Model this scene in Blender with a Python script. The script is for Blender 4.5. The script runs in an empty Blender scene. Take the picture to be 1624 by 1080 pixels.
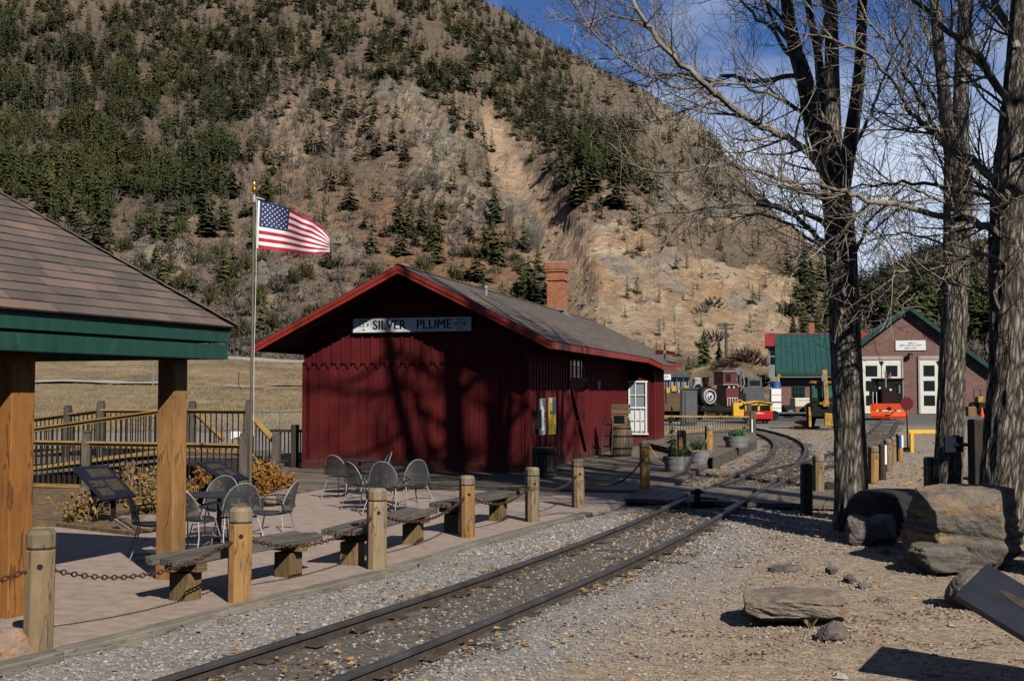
import bpy, math, random
import numpy as np
from mathutils import Vector, Matrix
random.seed(7); np.random.seed(7)
SC = bpy.context.scene
COL = SC.collection
R = math.radians
# ------------------------------------------------------------------ camera
F = 1843.0; W2 = 812.0; H2 = 540.0; CAMZ = 1.9
PITCH = math.atan(80/F)
cd = bpy.data.cameras.new('camera'); cam = bpy.data.objects.new('camera', cd); COL.objects.link(cam)
cam.location = (0, 0, CAMZ); cam.rotation_euler = (math.pi/2+PITCH, 0, 0)
cd.sensor_width = 36; cd.lens = 36*F/1624; cd.clip_end = 6000; cd.clip_start = .05
SC.camera = cam
def ray(px, py):
    u = (px-W2)/F; v = (H2-py)/F; c, s = math.cos(PITCH), math.sin(PITCH)
    return Vector((u, c-s*v, s+c*v))
def G(px, py, z=0.0):
    d = ray(px, py); t = (z-CAMZ)/d.z
    return Vector((d.x*t, d.y*t, z))
def A(px, py, Y):
    d = ray(px, py); t = Y/d.y
    return Vector((d.x*t, Y, CAMZ+d.z*t))
# ------------------------------------------------------------------ scene tree helpers
def tag(o, label=None, cat=None, group=None, kind=None):
    if label: o['label'] = label
    if cat: o['category'] = cat
    if group: o['group'] = group
    if kind: o['kind'] = kind
    return o
def thing(name, label, cat, loc=(0,0,0), rz=0, group=None):
    o = bpy.data.objects.new(name, None); COL.objects.link(o)
    o.location = loc; o.rotation_euler = (0, 0, rz); o.empty_display_size = .1
    return tag(o, label, cat, group)
def copy_tree(o, parent=None):
    c = o.copy(); COL.objects.link(c); c.parent = parent
    for ch in list(o.children): copy_tree(ch, c)
    return c
def vlen(a): return math.sqrt(sum(x*x for x in a))
# ------------------------------------------------------------------ mesh builder
class MB:
    def __init__(s): s.v = []; s.f = []; s.uv = []; s.r = []; s.sm = []; s.mi = []
    def add(s, verts, faces, uvs=None, smooth=False, rnd=None, mi=0):
        b = len(s.v); rnd = random.random() if rnd is None else rnd
        s.v += [tuple(v) for v in verts]; s.r += [rnd]*len(verts)
        for i, f in enumerate(faces):
            s.f.append([b+k for k in f]); s.sm.append(smooth); s.mi.append(mi)
            s.uv += list(uvs[i]) if uvs else [(0, 0)]*len(f)
    def box(s, c, size, M=None, mi=0, taper=None, rnd=None):
        hx, hy, hz = size[0]/2, size[1]/2, size[2]/2
        c = Vector(c); vs = []
        loc = [(-hx,-hy,-hz),(hx,-hy,-hz),(hx,hy,-hz),(-hx,hy,-hz),(-hx,-hy,hz),(hx,-hy,hz),(hx,hy,hz),(-hx,hy,hz)]
        if taper: loc = [(x*taper, y*taper, z) if z > 0 else (x, y, z) for x, y, z in loc]
        vs = [c+(M @ Vector(p) if M is not None else Vector(p)) for p in loc]
        fs = [(0,3,2,1),(4,5,6,7),(0,1,5,4),(1,2,6,5),(2,3,7,6),(3,0,4,7)]
        la = max(range(3), key=lambda k: size[k]); ou, ov = random.random()*50, random.random()*50
        uvs = []
        for f in fs:
            ps = [loc[k] for k in f]
            ax = [k for k in range(3) if max(p[k] for p in ps)-min(p[k] for p in ps) > 1e-9]
            if len(ax) < 2: ax = [0, 1]
            if la in ax: u = la; v = [k for k in ax if k != la][0]
            else: u, v = ax[0], ax[1]
            uvs.append([(p[u]+ou, p[v]+ov) for p in ps])
        s.add(vs, fs, uvs, mi=mi, rnd=rnd)
    def beam(s, p0, p1, w, h, up=(0,0,1), mi=0, rnd=None):
        p0 = Vector(p0); p1 = Vector(p1); d = p1-p0; L = d.length
        if L < 1e-6: return
        x = d/L; u = Vector(up); y = u.cross(x)
        if y.length < 1e-4: y = Vector((1,0,0)).cross(x)
        y.normalize(); z = x.cross(y)
        M = Matrix((x, y, z)).transposed()
        s.box((p0+p1)/2, (L, w, h), M, mi=mi, rnd=rnd)
    def tube(s, pts, rad, n=8, cap=True, smooth=True, mi=0, rnd=None):
        pts = [Vector(p) for p in pts]
        if not hasattr(rad, '__len__'): rad = [rad]*len(pts)
        vs = []; L = 0; Ls = []
        prev = None
        for i, p in enumerate(pts):
            t = (pts[min(i+1, len(pts)-1)]-pts[max(i-1, 0)])
            if t.length < 1e-9: t = Vector((0,0,1))
            t.normalize()
            if prev is None:
                a = Vector((0,0,1)) if abs(t.z) < .9 else Vector((1,0,0))
                u = a.cross(t).normalized()
            else:
                u = prev - t*prev.dot(t)
                u = u.normalized() if u.length > 1e-6 else prev
            prev = u; w = t.cross(u)
            if i: L += (p-pts[i-1]).length
            Ls.append(L)
            for k in range(n):
                a = 2*math.pi*k/n
                vs.append(p+(u*math.cos(a)+w*math.sin(a))*rad[i])
        fs = []; uvs = []; ou = random.random()*50
        for i in range(len(pts)-1):
            c = 2*math.pi*max(rad[i], 1e-3)
            for k in range(n):
                k2 = (k+1) % n
                fs.append((i*n+k, i*n+k2, (i+1)*n+k2, (i+1)*n+k))
                uvs.append([(ou+Ls[i], k/n*c), (ou+Ls[i], (k+1)/n*c), (ou+Ls[i+1], (k+1)/n*c), (ou+Ls[i+1], k/n*c)])
        if cap:
            fs.append(tuple(range(n))[::-1]); uvs.append([(0,0)]*n)
            fs.append(tuple((len(pts)-1)*n+k for k in range(n))); uvs.append([(0,0)]*n)
        s.add(vs, fs, uvs, smooth, mi=mi, rnd=rnd)
    def cyl(s, p0, p1, r0, r1=None, n=12, smooth=True, mi=0, rnd=None):
        s.tube([p0, p1], [r0, r0 if r1 is None else r1], n, True, smooth, mi, rnd)
    def lathe(s, prof, c=(0,0,0), n=24, mi=0, smooth=True, M=None):
        vs = []
        for r, z in prof:
            for k in range(n):
                a = 2*math.pi*k/n; p = Vector((r*math.cos(a), r*math.sin(a), z))
                vs.append(Vector(c)+(M @ p if M is not None else p))
        fs = []; uvs = []
        for i in range(len(prof)-1):
            for k in range(n):
                k2 = (k+1) % n
                fs.append((i*n+k, i*n+k2, (i+1)*n+k2, (i+1)*n+k))
                uvs.append([(prof[i][1], k*.1), (prof[i][1], k*.1+.1), (prof[i+1][1], k*.1+.1), (prof[i+1][1], k*.1)])
        fs.append(tuple(range(n))[::-1]); uvs.append([(0,0)]*n)
        fs.append(tuple((len(prof)-1)*n+k for k in range(n))); uvs.append([(0,0)]*n)
        s.add(vs, fs, uvs, smooth, mi=mi)
    def prism(s, poly, ext, mi=0, rnd=None):
        """poly: 3-D points, ext: extrusion vector"""
        poly = [Vector(p) for p in poly]; e = Vector(ext); n = len(poly)
        vs = poly+[p+e for p in poly]
        a0 = (poly[1]-poly[0]); a0.normalize(); nn = e.normalized(); a1 = nn.cross(a0)
        ou, ov = random.random()*50, random.random()*50
        uv = [(p.dot(a0)+ou, p.dot(a1)+ov) for p in poly]
        fs = [tuple(range(n))[::-1], tuple(range(n, 2*n))]; uvs = [uv[::-1], uv]
        for k in range(n):
            k2 = (k+1) % n
            fs.append((k, k2, n+k2, n+k)); L = (poly[k2]-poly[k]).length
            uvs.append([(ou, 0), (ou+L, 0), (ou+L, e.length), (ou, e.length)])
        s.add(vs, fs, uvs, mi=mi, rnd=rnd)
    def quad(s, a, b, c, d, mi=0, rnd=None, uv=None):
        a, b, c, d = map(Vector, (a, b, c, d))
        ou, ov = random.random()*50, random.random()*50
        L = (b-a).length; H = (d-a).length
        s.add([a, b, c, d], [(0,1,2,3)], [uv or [(ou,ov),(ou+L,ov),(ou+L,ov+H),(ou,ov+H)]], mi=mi, rnd=rnd)
    def torus(s, c, u, w, R0, r, stretch=1.0, n=10, m=5, rnd=None):
        """chain link: ring in the plane (u, w), stretched along u"""
        c, u, w = Vector(c), Vector(u), Vector(w); k3 = u.cross(w)
        vs = []
        for i in range(n):
            a = 2*math.pi*i/n; ctr = u*(math.cos(a)*R0*stretch)+w*(math.sin(a)*R0)
            rd = (u*math.cos(a)+w*math.sin(a))
            for j in range(m):
                b = 2*math.pi*j/m
                vs.append(c+ctr+rd*(r*math.cos(b))+k3*(r*math.sin(b)))
        fs = [(i*m+j, ((i+1)%n)*m+j, ((i+1)%n)*m+(j+1)%m, i*m+(j+1)%m) for i in range(n) for j in range(m)]
        s.add(vs, fs, None, True, rnd=rnd)
    def build(s, name, mats, parent=None, bevel=0, loc=None):
        me = bpy.data.meshes.new(name)
        me.from_pydata(s.v, [], s.f)
        mats = mats if isinstance(mats, (list, tuple)) else [mats]
        for m in mats: me.materials.append(m)
        me.polygons.foreach_set('use_smooth', s.sm)
        if len(mats) > 1: me.polygons.foreach_set('material_index', s.mi)
        uvl = me.uv_layers.new(name='uv'); uvl.data.foreach_set('uv', np.array(s.uv, dtype=np.float32).ravel())
        at = me.attributes.new('rnd', 'FLOAT', 'POINT'); at.data.foreach_set('value', np.array(s.r, dtype=np.float32))
        me.update()
        if any(s.sm): me.set_sharp_from_angle(angle=R(38))
        o = bpy.data.objects.new(name, me); COL.objects.link(o)
        if parent is not None: o.parent = parent
        if loc is not None: o.location = loc
        if bevel:
            b = o.modifiers.new('bevel', 'BEVEL'); b.width = bevel; b.segments = 2; b.limit_method = 'ANGLE'; b.angle_limit = R(40)
        return o
def np_obj(name, verts, faces, mat, smooth=False, rnd=None, col=None, parent=None):
    """fast mesh from arrays; faces (n,3) or (n,4)"""
    me = bpy.data.meshes.new(name); nv = len(verts); nf, k = faces.shape
    me.vertices.add(nv); me.vertices.foreach_set('co', np.asarray(verts, dtype=np.float32).ravel())
    me.loops.add(nf*k); me.loops.foreach_set('vertex_index', faces.astype(np.int32).ravel())
    me.polygons.add(nf); me.polygons.foreach_set('loop_start', np.arange(0, nf*k, k, dtype=np.int32))
    me.polygons.foreach_set('use_smooth', np.full(nf, smooth, dtype=bool))
    if rnd is not None:
        at = me.attributes.new('rnd', 'FLOAT', 'POINT'); at.data.foreach_set('value', np.asarray(rnd, dtype=np.float32))
    if col is not None:
        at = me.attributes.new('col', 'FLOAT_COLOR', 'POINT'); c4 = np.ones((nv, 4), dtype=np.float32); c4[:, :3] = col
        at.data.foreach_set('color', c4.ravel())
    me.materials.append(mat); me.update(); me.validate()
    o = bpy.data.objects.new(name, me); COL.objects.link(o)
    if parent is not None: o.parent = parent
    return o
# ------------------------------------------------------------------ numpy noise
def _hash(i, j, seed):
    h = (i.astype(np.int64)*374761393+j.astype(np.int64)*668265263+seed*974634777) & 0x7fffffff
    h = ((h ^ (h >> 13))*1274126177) & 0x7fffffff
    h = h ^ (h >> 16)
    return (h & 0xffff)/65535.0
def vnoise(x, y, seed=0):
    x = np.asarray(x, float); y = np.asarray(y, float)
    i = np.floor(x); j = np.floor(y); fx = x-i; fy = y-j
    fx = fx*fx*(3-2*fx); fy = fy*fy*(3-2*fy)
    a = _hash(i, j, seed); b = _hash(i+1, j, seed); c = _hash(i, j+1, seed); d = _hash(i+1, j+1, seed)
    return (a*(1-fx)+b*fx)*(1-fy)+(c*(1-fx)+d*fx)*fy
def fbm(x, y, o=4, seed=0):
    t = 0; amp = .5; tot = 0
    for k in range(o):
        t = t+amp*vnoise(x*2**k, y*2**k, seed+k*17); tot += amp; amp *= .5
    return t/tot
def sstep(a, b, x):
    t = np.clip((x-a)/(b-a), 0, 1); return t*t*(3-2*t)
# ------------------------------------------------------------------ materials
def nd(nt, typ, ins=None, **props):
    n = nt.nodes.new(typ)
    for k, v in props.items(): setattr(n, k, v)
    for k, v in (ins or {}).items():
        so = n.inputs[k]
        if isinstance(v, bpy.types.NodeSocket): nt.links.new(v, so)
        else: so.default_value = v
    return n
def c4(c): return (c[0], c[1], c[2], 1)
def newmat(name):
    m = bpy.data.materials.new(name); m.use_nodes = True
    return m, m.node_tree, m.node_tree.nodes['Principled BSDF']
def coords(nt, coord, st=(1,1,1), rot=(0,0,0)):
    if coord == 'UV': so = nd(nt, 'ShaderNodeTexCoord').outputs['UV']
    elif coord == 'World': so = nd(nt, 'ShaderNodeNewGeometry').outputs['Position']
    else: so = nd(nt, 'ShaderNodeTexCoord').outputs['Object']
    mp = nd(nt, 'ShaderNodeMapping', {0: so, 'Scale': st, 'Rotation': rot})
    return mp.outputs[0]
def noise(nt, vec, scale, detail=6, rough=.6, dist=0):
    return nd(nt, 'ShaderNodeTexNoise', {'Vector': vec, 'Scale': scale, 'Detail': detail, 'Roughness': rough, 'Distortion': dist}).outputs[0]
def rampn(nt, fac, stops):
    n = nd(nt, 'ShaderNodeValToRGB', {0: fac}); e = n.color_ramp.elements
    while len(e) < len(stops): e.new(.5)
    for i, (p, c) in enumerate(stops): e[i].position = p; e[i].color = c4(c)
    return n.outputs[0]
def mixc(nt, fac, a, b, mode='MIX'):
    n = nt.nodes.new('ShaderNodeMix'); n.data_type = 'RGBA'; n.blend_type = mode
    for idx, v in ((0, fac), (6, a), (7, b)):
        if isinstance(v, bpy.types.NodeSocket): nt.links.new(v, n.inputs[idx])
        else: n.inputs[idx].default_value = v if idx == 0 else c4(v)
    return n.outputs[2]
def mth(nt, op, a, b=0.0, clamp=False):
    n = nd(nt, 'ShaderNodeMath', {0: a, 1: b}, operation=op); n.use_clamp = clamp; return n.outputs[0]
def attr(nt, name, what='Fac'): return nd(nt, 'ShaderNodeAttribute', attribute_name=name).outputs[what]
def mk(name, c0, c1, scale=4, coord='Object', st=(1,1,1), lo=.35, hi=.65, rough=.8, metal=0, bump=0, bscale=None, rnd=0, spec=.3, patch=None, detail=6, bst=None, bdist=.02):
    m, nt, b = newmat(name)
    v = coords(nt, coord, st)
    col = rampn(nt, noise(nt, v, scale, detail), [(lo, c0), (hi, c1)])
    if patch:
        pc, ps, plo, phi = patch
        pv = coords(nt, coord, (1,1,1))
        pf = rampn(nt, noise(nt, pv, ps, 5, .65), [(plo, (0,0,0)), (phi, (1,1,1))])
        col = mixc(nt, pf, col, pc)
    if rnd:
        a = attr(nt, 'rnd'); k = mth(nt, 'MULTIPLY_ADD', a, rnd); k.node.inputs[2].default_value = 1-rnd/2
        cc = nd(nt, 'ShaderNodeCombineColor', {0: k, 1: k, 2: k}).outputs[0]
        col = mixc(nt, 1.0, col, cc, 'MULTIPLY')
    nt.links.new(col, b.inputs['Base Color'])
    b.inputs['Roughness'].default_value = rough; b.inputs['Metallic'].default_value = metal
    b.inputs['Specular IOR Level'].default_value = spec
    if bump:
        bv = coords(nt, coord, bst or st)
        bn = nd(nt, 'ShaderNodeBump', {'Strength': bump, 'Distance': bdist, 'Height': noise(nt, bv, bscale or scale*2, 8, .7)})
        nt.links.new(bn.outputs[0], b.inputs['Normal'])
    return m
def wood(name, c0, c1, c2=None, rough=.75, rnd=.3, grain=1.0, bump=.35, spec=.25):
    """UV wood: u runs with the grain"""
    m, nt, b = newmat(name)
    v = coords(nt, 'UV', (1.6, 38*grain, 1))
    v2 = coords(nt, 'UV', (.8, 5*grain, 1))
    n1 = noise(nt, v, 1.0, 8, .65, .3); n2 = noise(nt, v2, 2.0, 4, .6, .5)
    col = rampn(nt, n1, [(.3, c0), (.7, c1)])
    if c2: col = mixc(nt, rampn(nt, n2, [(.45, (0,0,0)), (.7, (1,1,1))]), col, c2)
    cr = nd(nt, 'ShaderNodeMath', {0: nd(nt, 'ShaderNodeMath', {0: noise(nt, coords(nt, 'UV', (.9, 16*grain, 1)), 1.0, 3, .5), 1: .5}, operation='SUBTRACT').outputs[0]}, operation='ABSOLUTE').outputs[0]
    col = mixc(nt, rampn(nt, cr, [(.004, (.75,.75,.75)), (.014, (0,0,0))]), col, tuple(x*.3 for x in c0))
    bl = noise(nt, coords(nt, 'UV', (2.2, 3.5, 1)), 1.0, 5, .65); col = mixc(nt, .8, col, rampn(nt, bl, [(.3, (.62,.63,.66)), (.68, (1.18,1.14,1.08))]), 'MULTIPLY')
    kn = nd(nt, 'ShaderNodeTexVoronoi', {'Vector': coords(nt, 'UV', (2.2, 9, 1)), 'Scale': 1.0}).outputs['Distance']
    col = mixc(nt, rampn(nt, kn, [(.04, (.8,.8,.8)), (.1, (0,0,0))]), col, tuple(x*.45 for x in c0))
    if rnd:
        a = attr(nt, 'rnd'); k = mth(nt, 'MULTIPLY_ADD', a, rnd); k.node.inputs[2].default_value = 1-rnd/2
        col = mixc(nt, 1.0, col, nd(nt, 'ShaderNodeCombineColor', {0: k, 1: k, 2: k}).outputs[0], 'MULTIPLY')
    nt.links.new(col, b.inputs['Base Color']); b.inputs['Roughness'].default_value = rough
    b.inputs['Specular IOR Level'].default_value = spec
    bn = nd(nt, 'ShaderNodeBump', {'Strength': bump, 'Distance': .01, 'Height': n1}); nt.links.new(bn.outputs[0], b.inputs['Normal'])
    return m
M = {}
M['post'] = wood('bollard_wood', (.38,.19,.055), (.56,.31,.11), (.33,.22,.11), grain=.6)
M['post_grey'] = wood('weathered_bollard_wood', (.26,.17,.085), (.44,.32,.18), (.3,.25,.18), grain=.6)
M['post_tip'] = wood('bollard_tip_wood', (.25,.185,.11), (.4,.32,.21), (.3,.27,.22))
M['post_dark'] = wood('dark_post_wood', (.035,.028,.022), (.075,.06,.048))
M['timber'] = wood('pavilion_timber', (.4,.155,.035), (.58,.26,.07), (.43,.19,.06), grain=.35)
M['timber_pale'] = wood('pavilion_timber_pale', (.4,.19,.06), (.6,.34,.13), (.42,.22,.08), grain=.3)
M['bench'] = wood('bench_wood', (.075,.066,.058), (.2,.18,.155), (.13,.115,.1), rnd=.5)
M['bench_leg'] = wood('bench_leg_wood', (.2,.13,.055), (.36,.25,.12))
M['deck'] = wood('deck_wood', (.15,.125,.1), (.29,.245,.19), (.21,.18,.14), rnd=.4)
M['rail_wood'] = wood('ramp_rail_wood', (.36,.21,.06), (.52,.33,.12), (.42,.27,.1))
M['grey_wood'] = wood('grey_post_wood', (.085,.07,.055), (.18,.155,.125))
M['tie'] = wood('tie_wood', (.055,.048,.04), (.12,.105,.09), (.16,.14,.11))
M['curb'] = wood('curb_timber', (.2,.18,.15), (.34,.31,.26), (.25,.22,.17))
M['barrel'] = wood('barrel_wood', (.13,.085,.055), (.25,.175,.12))
M['crate'] = wood('crate_wood', (.2,.12,.06), (.33,.21,.11))
M['canwood'] = wood('trash_can_wood', (.06,.05,.04), (.16,.135,.11), rnd=.7)
M['red'] = mk('depot_red_paint', (.135,.016,.017), (.175,.022,.022), 5, st=(6,6,.6), rough=.75, spec=.08, rnd=.22, bump=.2, patch=((.115,.019,.019), 1.6, .5, .75))
def paintmat(name, a, b_, worn):
    """old board paint: uneven boards, faded streaks, splash dirt along the foot of the wall"""
    m, nt, b = newmat(name)
    col = rampn(nt, noise(nt, coords(nt, 'Object', (5,5,.5)), 2.4, 8, .65), [(.3, a), (.7, b_)])
    k = mth(nt, 'MULTIPLY_ADD', attr(nt, 'rnd'), .34); k.node.inputs[2].default_value = .83
    col = mixc(nt, 1.0, col, nd(nt, 'ShaderNodeCombineColor', {0: k, 1: k, 2: k}).outputs[0], 'MULTIPLY')
    st = noise(nt, coords(nt, 'Object', (22,22,.9)), 1.6, 8, .75)
    col = mixc(nt, rampn(nt, st, [(.6, (0,0,0)), (.78, (.55,.55,.55))]), col, worn)
    pe = noise(nt, coords(nt, 'Object', (30,30,9)), 1.3, 6, .7)
    col = mixc(nt, rampn(nt, pe, [(.7, (0,0,0)), (.74, (.6,.6,.6))]), col, tuple(x*1.6 for x in worn))
    z = nd(nt, 'ShaderNodeSeparateXYZ', {0: coords(nt, 'Object')}).outputs[2]
    dz = mth(nt, 'ADD', z, mth(nt, 'MULTIPLY', noise(nt, coords(nt, 'Object', (3,3,1)), 2.0, 6, .7), -.7))
    df = nd(nt, 'ShaderNodeMapRange', {0: dz, 1: .12, 2: -.28, 3: 0.0, 4: .6}); df.clamp = True
    col = mixc(nt, df.outputs[0], col, (.13,.085,.065))
    nt.links.new(col, b.inputs['Base Color']); b.inputs['Roughness'].default_value = .75; b.inputs['Specular IOR Level'].default_value = .08
    bn = nd(nt, 'ShaderNodeBump', {'Strength': .25, 'Distance': .01, 'Height': st}); nt.links.new(bn.outputs[0], b.inputs['Normal'])
    return m
M['red'] = paintmat('depot_red_board_paint', (.12,.016,.017), (.158,.023,.023), (.15,.055,.05))
M['trim_red'] = mk('depot_trim_red', (.3,.03,.022), (.38,.045,.03), 3, rough=.5, rnd=.15, patch=((.23,.06,.05), 4, .62, .75))
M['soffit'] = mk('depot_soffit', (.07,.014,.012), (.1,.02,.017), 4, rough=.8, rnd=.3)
M['white'] = mk('white_paint', (.72,.72,.71), (.8,.8,.79), 6, rough=.5)
M['sign_white'] = mk('sign_white', (.7,.71,.72), (.78,.78,.78), 8, rough=.45)
M['black'] = mk('black_paint', (.008,.008,.009), (.014,.014,.015), 6, rough=.5)
M['lett'] = mk('lettering_black', (.01,.01,.012), (.015,.015,.018), 6, rough=.6)
M['iron'] = mk('black_iron', (.011,.011,.011), (.028,.025,.023), 14, rough=.6, spec=.15, bump=.1, patch=((.05,.035,.025), 3, .58, .75))
M['baluster'] = mk('baluster_black', (.012,.012,.014), (.022,.021,.022), 10, rough=.45)
M['rust'] = mk('rusty_chain', (.045,.022,.016), (.12,.055,.035), 30, rough=.8, metal=.2, rnd=.4)
M['rail_top'] = mk('rail_steel', (.06,.054,.05), (.12,.112,.106), 3, st=(1,1,1), rough=.5, metal=.25)
M['rail_side'] = mk('rail_rusty_side', (.055,.042,.035), (.1,.08,.068), 12, rough=.85)
M['chrome'] = mk('chair_tube', (.26,.26,.27), (.38,.38,.39), 8, rough=.55, metal=.4)
M['dark_tube'] = mk('chair_dark_tube', (.05,.05,.055), (.1,.1,.1), 8, rough=.4, metal=.6)
M['galv'] = mk('galvanised', (.26,.27,.28), (.38,.39,.4), 9, rough=.5, metal=.3, bump=.1)
M['gold'] = mk('gold_ball', (.6,.36,.06), (.7,.42,.08), 4, rough=.25, metal=.9)
M['pole'] = mk('flagpole_metal', (.2,.17,.12), (.28,.24,.17), 4, rough=.4, metal=.5)
M['green_trim'] = mk('green_fascia_paint', (.011,.058,.044), (.02,.088,.066), 3.5, st=(3,3,.6), rough=.6, lo=.3, hi=.7, bump=.15, patch=((.035,.1,.08), 5, .6, .72))
M['green_roof'] = mk('green_metal_roof', (.02,.066,.057), (.03,.09,.077), 1.5, rough=.42, rnd=.1)
M['concrete'] = mk('concrete', (.36,.34,.31), (.48,.46,.42), 5, rough=.9, bump=.2)
M['navy'] = mk('navy_panel', (.012,.014,.03), (.02,.022,.042), 5, rough=.35)
M['tan_ink'] = mk('panel_picture', (.045,.036,.026), (.085,.065,.04), 18, rough=.4)
M['charcoal'] = mk('charcoal_panel', (.02,.021,.028), (.03,.031,.04), 5, rough=.4)
M['yellow'] = mk('yellow_paint', (.72,.42,.03), (.8,.48,.04), 4, rough=.5, patch=((.4,.25,.06), 5, .62, .72))
M['loader'] = mk('loader_yellow', (.55,.29,.05), (.68,.38,.06), 3, rough=.6, patch=((.12,.085,.05), 5, .48, .66))
M['carred'] = mk('railcar_red', (.55,.012,.018), (.62,.02,.025), 3, rough=.4)
M['orange'] = mk('plow_orange', (.75,.07,.012), (.8,.09,.015), 3, rough=.45, patch=((.4,.06,.02), 4, .62, .75))
M['maroon'] = mk('maroon_paint', (.13,.02,.022), (.17,.03,.03), 3, rough=.55)
M['silver'] = mk('silver_paint', (.52,.52,.52), (.7,.7,.7), 4, rough=.45, spec=.5)
M['coach'] = wood('coach_boards', (.13,.09,.05), (.22,.15,.07), (.16,.1,.07))
M['coach_yellow'] = mk('coach_yellow', (.6,.36,.05), (.68,.42,.07), 5, rough=.5)
M['coach_grey'] = mk('coach_grey', (.07,.07,.075), (.11,.11,.115), 5, rough=.6, rnd=.2)
M['shed'] = mk('grey_shed', (.095,.105,.11), (.14,.15,.15), 4, rough=.6, rnd=.2)
M['cream'] = mk('cream_paint', (.6,.58,.44), (.68,.66,.5), 4, rough=.4)
M['door_white'] = mk('door_white', (.62,.62,.55), (.7,.7,.62), 4, rough=.55)
M['tyre'] = mk('tyre', (.012,.012,.012), (.03,.03,.03), 10, rough=.9)
M['signalred'] = mk('signal_red', (.11,.005,.008), (.15,.007,.01), 4, rough=.45)
M['blue'] = mk('blue_plastic', (.01,.13,.4), (.02,.17,.48), 4, rough=.4)
M['teal'] = mk('cab_glass_teal', (.03,.15,.13), (.05,.2,.17), 4, rough=.15)
M['housegrey'] = mk('house_siding', (.28,.27,.26), (.36,.35,.33), 3, st=(1,1,8), rough=.8)
M['redroof'] = mk('red_roof', (.3,.03,.025), (.4,.05,.04), 3, rough=.6)
M['rope'] = mk('yellow_rope', (.5,.33,.07), (.6,.42,.12), 20, rough=.8)
M['yellowline'] = mk('yellow_edge_paint', (.5,.36,.02), (.62,.46,.03), 9, rough=.7, patch=((.2,.16,.1), 7, .52, .62))
M['poster_yellow'] = mk('poster_yellow', (.7,.5,.02), (.75,.56,.04), 4, rough=.4)
M['poster_dark'] = mk('poster_dark', (.02,.05,.04), (.2,.25,.24), 14, rough=.4)
M['poster_red'] = mk('poster_red', (.4,.03,.05), (.45,.05,.07), 4, rough=.4)
M['poster_blue'] = mk('poster_sky', (.45,.6,.68), (.6,.7,.74), 4, rough=.4)
M['ink'] = mk('poster_ink', (.12,.13,.15), (.2,.21,.23), 4, rough=.5)
def glassmat(name, c, rough=.08):
    m, nt, b = newmat(name); b.inputs['Base Color'].default_value = c4(c); b.inputs['Roughness'].default_value = rough
    b.inputs['Specular IOR Level'].default_value = .45
    return m
M['glass'] = glassmat('dark_window_glass', (.012,.014,.018))
M['glass_pale'] = glassmat('window_glass_pale', (.3,.36,.38), .06)
def screen(name, c, alpha, metal=.4):
    """fine perforated sheet metal: the holes are too small to see one by one"""
    m, nt, b = newmat(name); b.inputs['Base Color'].default_value = c4(c); b.inputs['Roughness'].default_value = .45; b.inputs['Metallic'].default_value = metal
    b.inputs['Alpha'].default_value = alpha
    return m
M['mesh'] = screen('perforated_metal', (.075,.078,.084), .72)
M['wiremesh'] = screen('chain_link_fabric', (.4,.41,.42), .16)
# brick
def brickmat(name, a, b_, mortar, w=.22, h=.075, coord='Object', st=(1,1,1), rot=(0,0,0), bump=.4):
    m, nt, b = newmat(name)
    v = coords(nt, coord, st, rot)
    br = nd(nt, 'ShaderNodeTexBrick', {'Vector': v, 'Color1': c4(a), 'Color2': c4(b_), 'Mortar': c4(mortar), 'Scale': 1.0, 'Mortar Size': .012, 'Brick Width': w, 'Row Height': h, 'Mortar Smooth': .2, 'Bias': 0.0})
    n = noise(nt, coords(nt, 'Object'), 6, 6)
    col = mixc(nt, 1.0, br.outputs[0], rampn(nt, n, [(.3, (.72,.7,.7)), (.7, (1.15,1.12,1.1))]), 'MULTIPLY')
    nt.links.new(col, b.inputs['Base Color']); b.inputs['Roughness'].default_value = .88
    bn = nd(nt, 'ShaderNodeBump', {'Strength': bump, 'Distance': .01, 'Height': br.outputs['Fac']}); bn.invert = True
    nt.links.new(bn.outputs[0], b.inputs['Normal'])
    return m
M['chimney'] = brickmat('chimney_brick', (.56,.16,.06), (.42,.095,.04), (.42,.28,.18), .21, .075, 'UV')
M['brown_brick'] = brickmat('engine_house_brick', (.185,.105,.085), (.15,.08,.067), (.13,.09,.078), .62, .3, 'UV')
M['paver'] = brickmat('patio_pavers', (.45,.355,.29), (.425,.335,.275), (.395,.31,.255), .42, .21, 'World', (1,1,1), (0,0,R(24)), .12)
def shinglemat(name, ca, cb, cc):
    m, nt, b = newmat(name)
    a = attr(nt, 'rnd')
    col = rampn(nt, a, [(0, ca), (.5, cb), (1, cc)])
    n = noise(nt, coords(nt, 'Object', (1,1,1)), 2.2, 6, .7)
    n2 = noise(nt, coords(nt, 'UV', (6, 60, 1)), 2, 4)
    col = mixc(nt, 1.0, col, rampn(nt, n, [(.3, (.75,.75,.76)), (.7, (1.15,1.12,1.1))]), 'MULTIPLY')
    col = mixc(nt, .35, col, rampn(nt, n2, [(.3, (.5,.5,.5)), (.7, (1.3,1.3,1.3))]), 'MULTIPLY')
    nt.links.new(col, b.inputs['Base Color']); b.inputs['Roughness'].default_value = .9
    n3 = noise(nt, coords(nt, 'Object'), 160, 3)
    bn = nd(nt, 'ShaderNodeBump', {'Strength': .5, 'Distance': .004, 'Height': n3}); nt.links.new(bn.outputs[0], b.inputs['Normal'])
    return m
M['shingle'] = shinglemat('pavilion_shingles', (.115,.095,.083), (.17,.13,.108), (.225,.155,.118))
M['shingle_old'] = shinglemat('depot_shingles', (.135,.112,.093), (.185,.15,.122), (.225,.18,.148))
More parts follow.
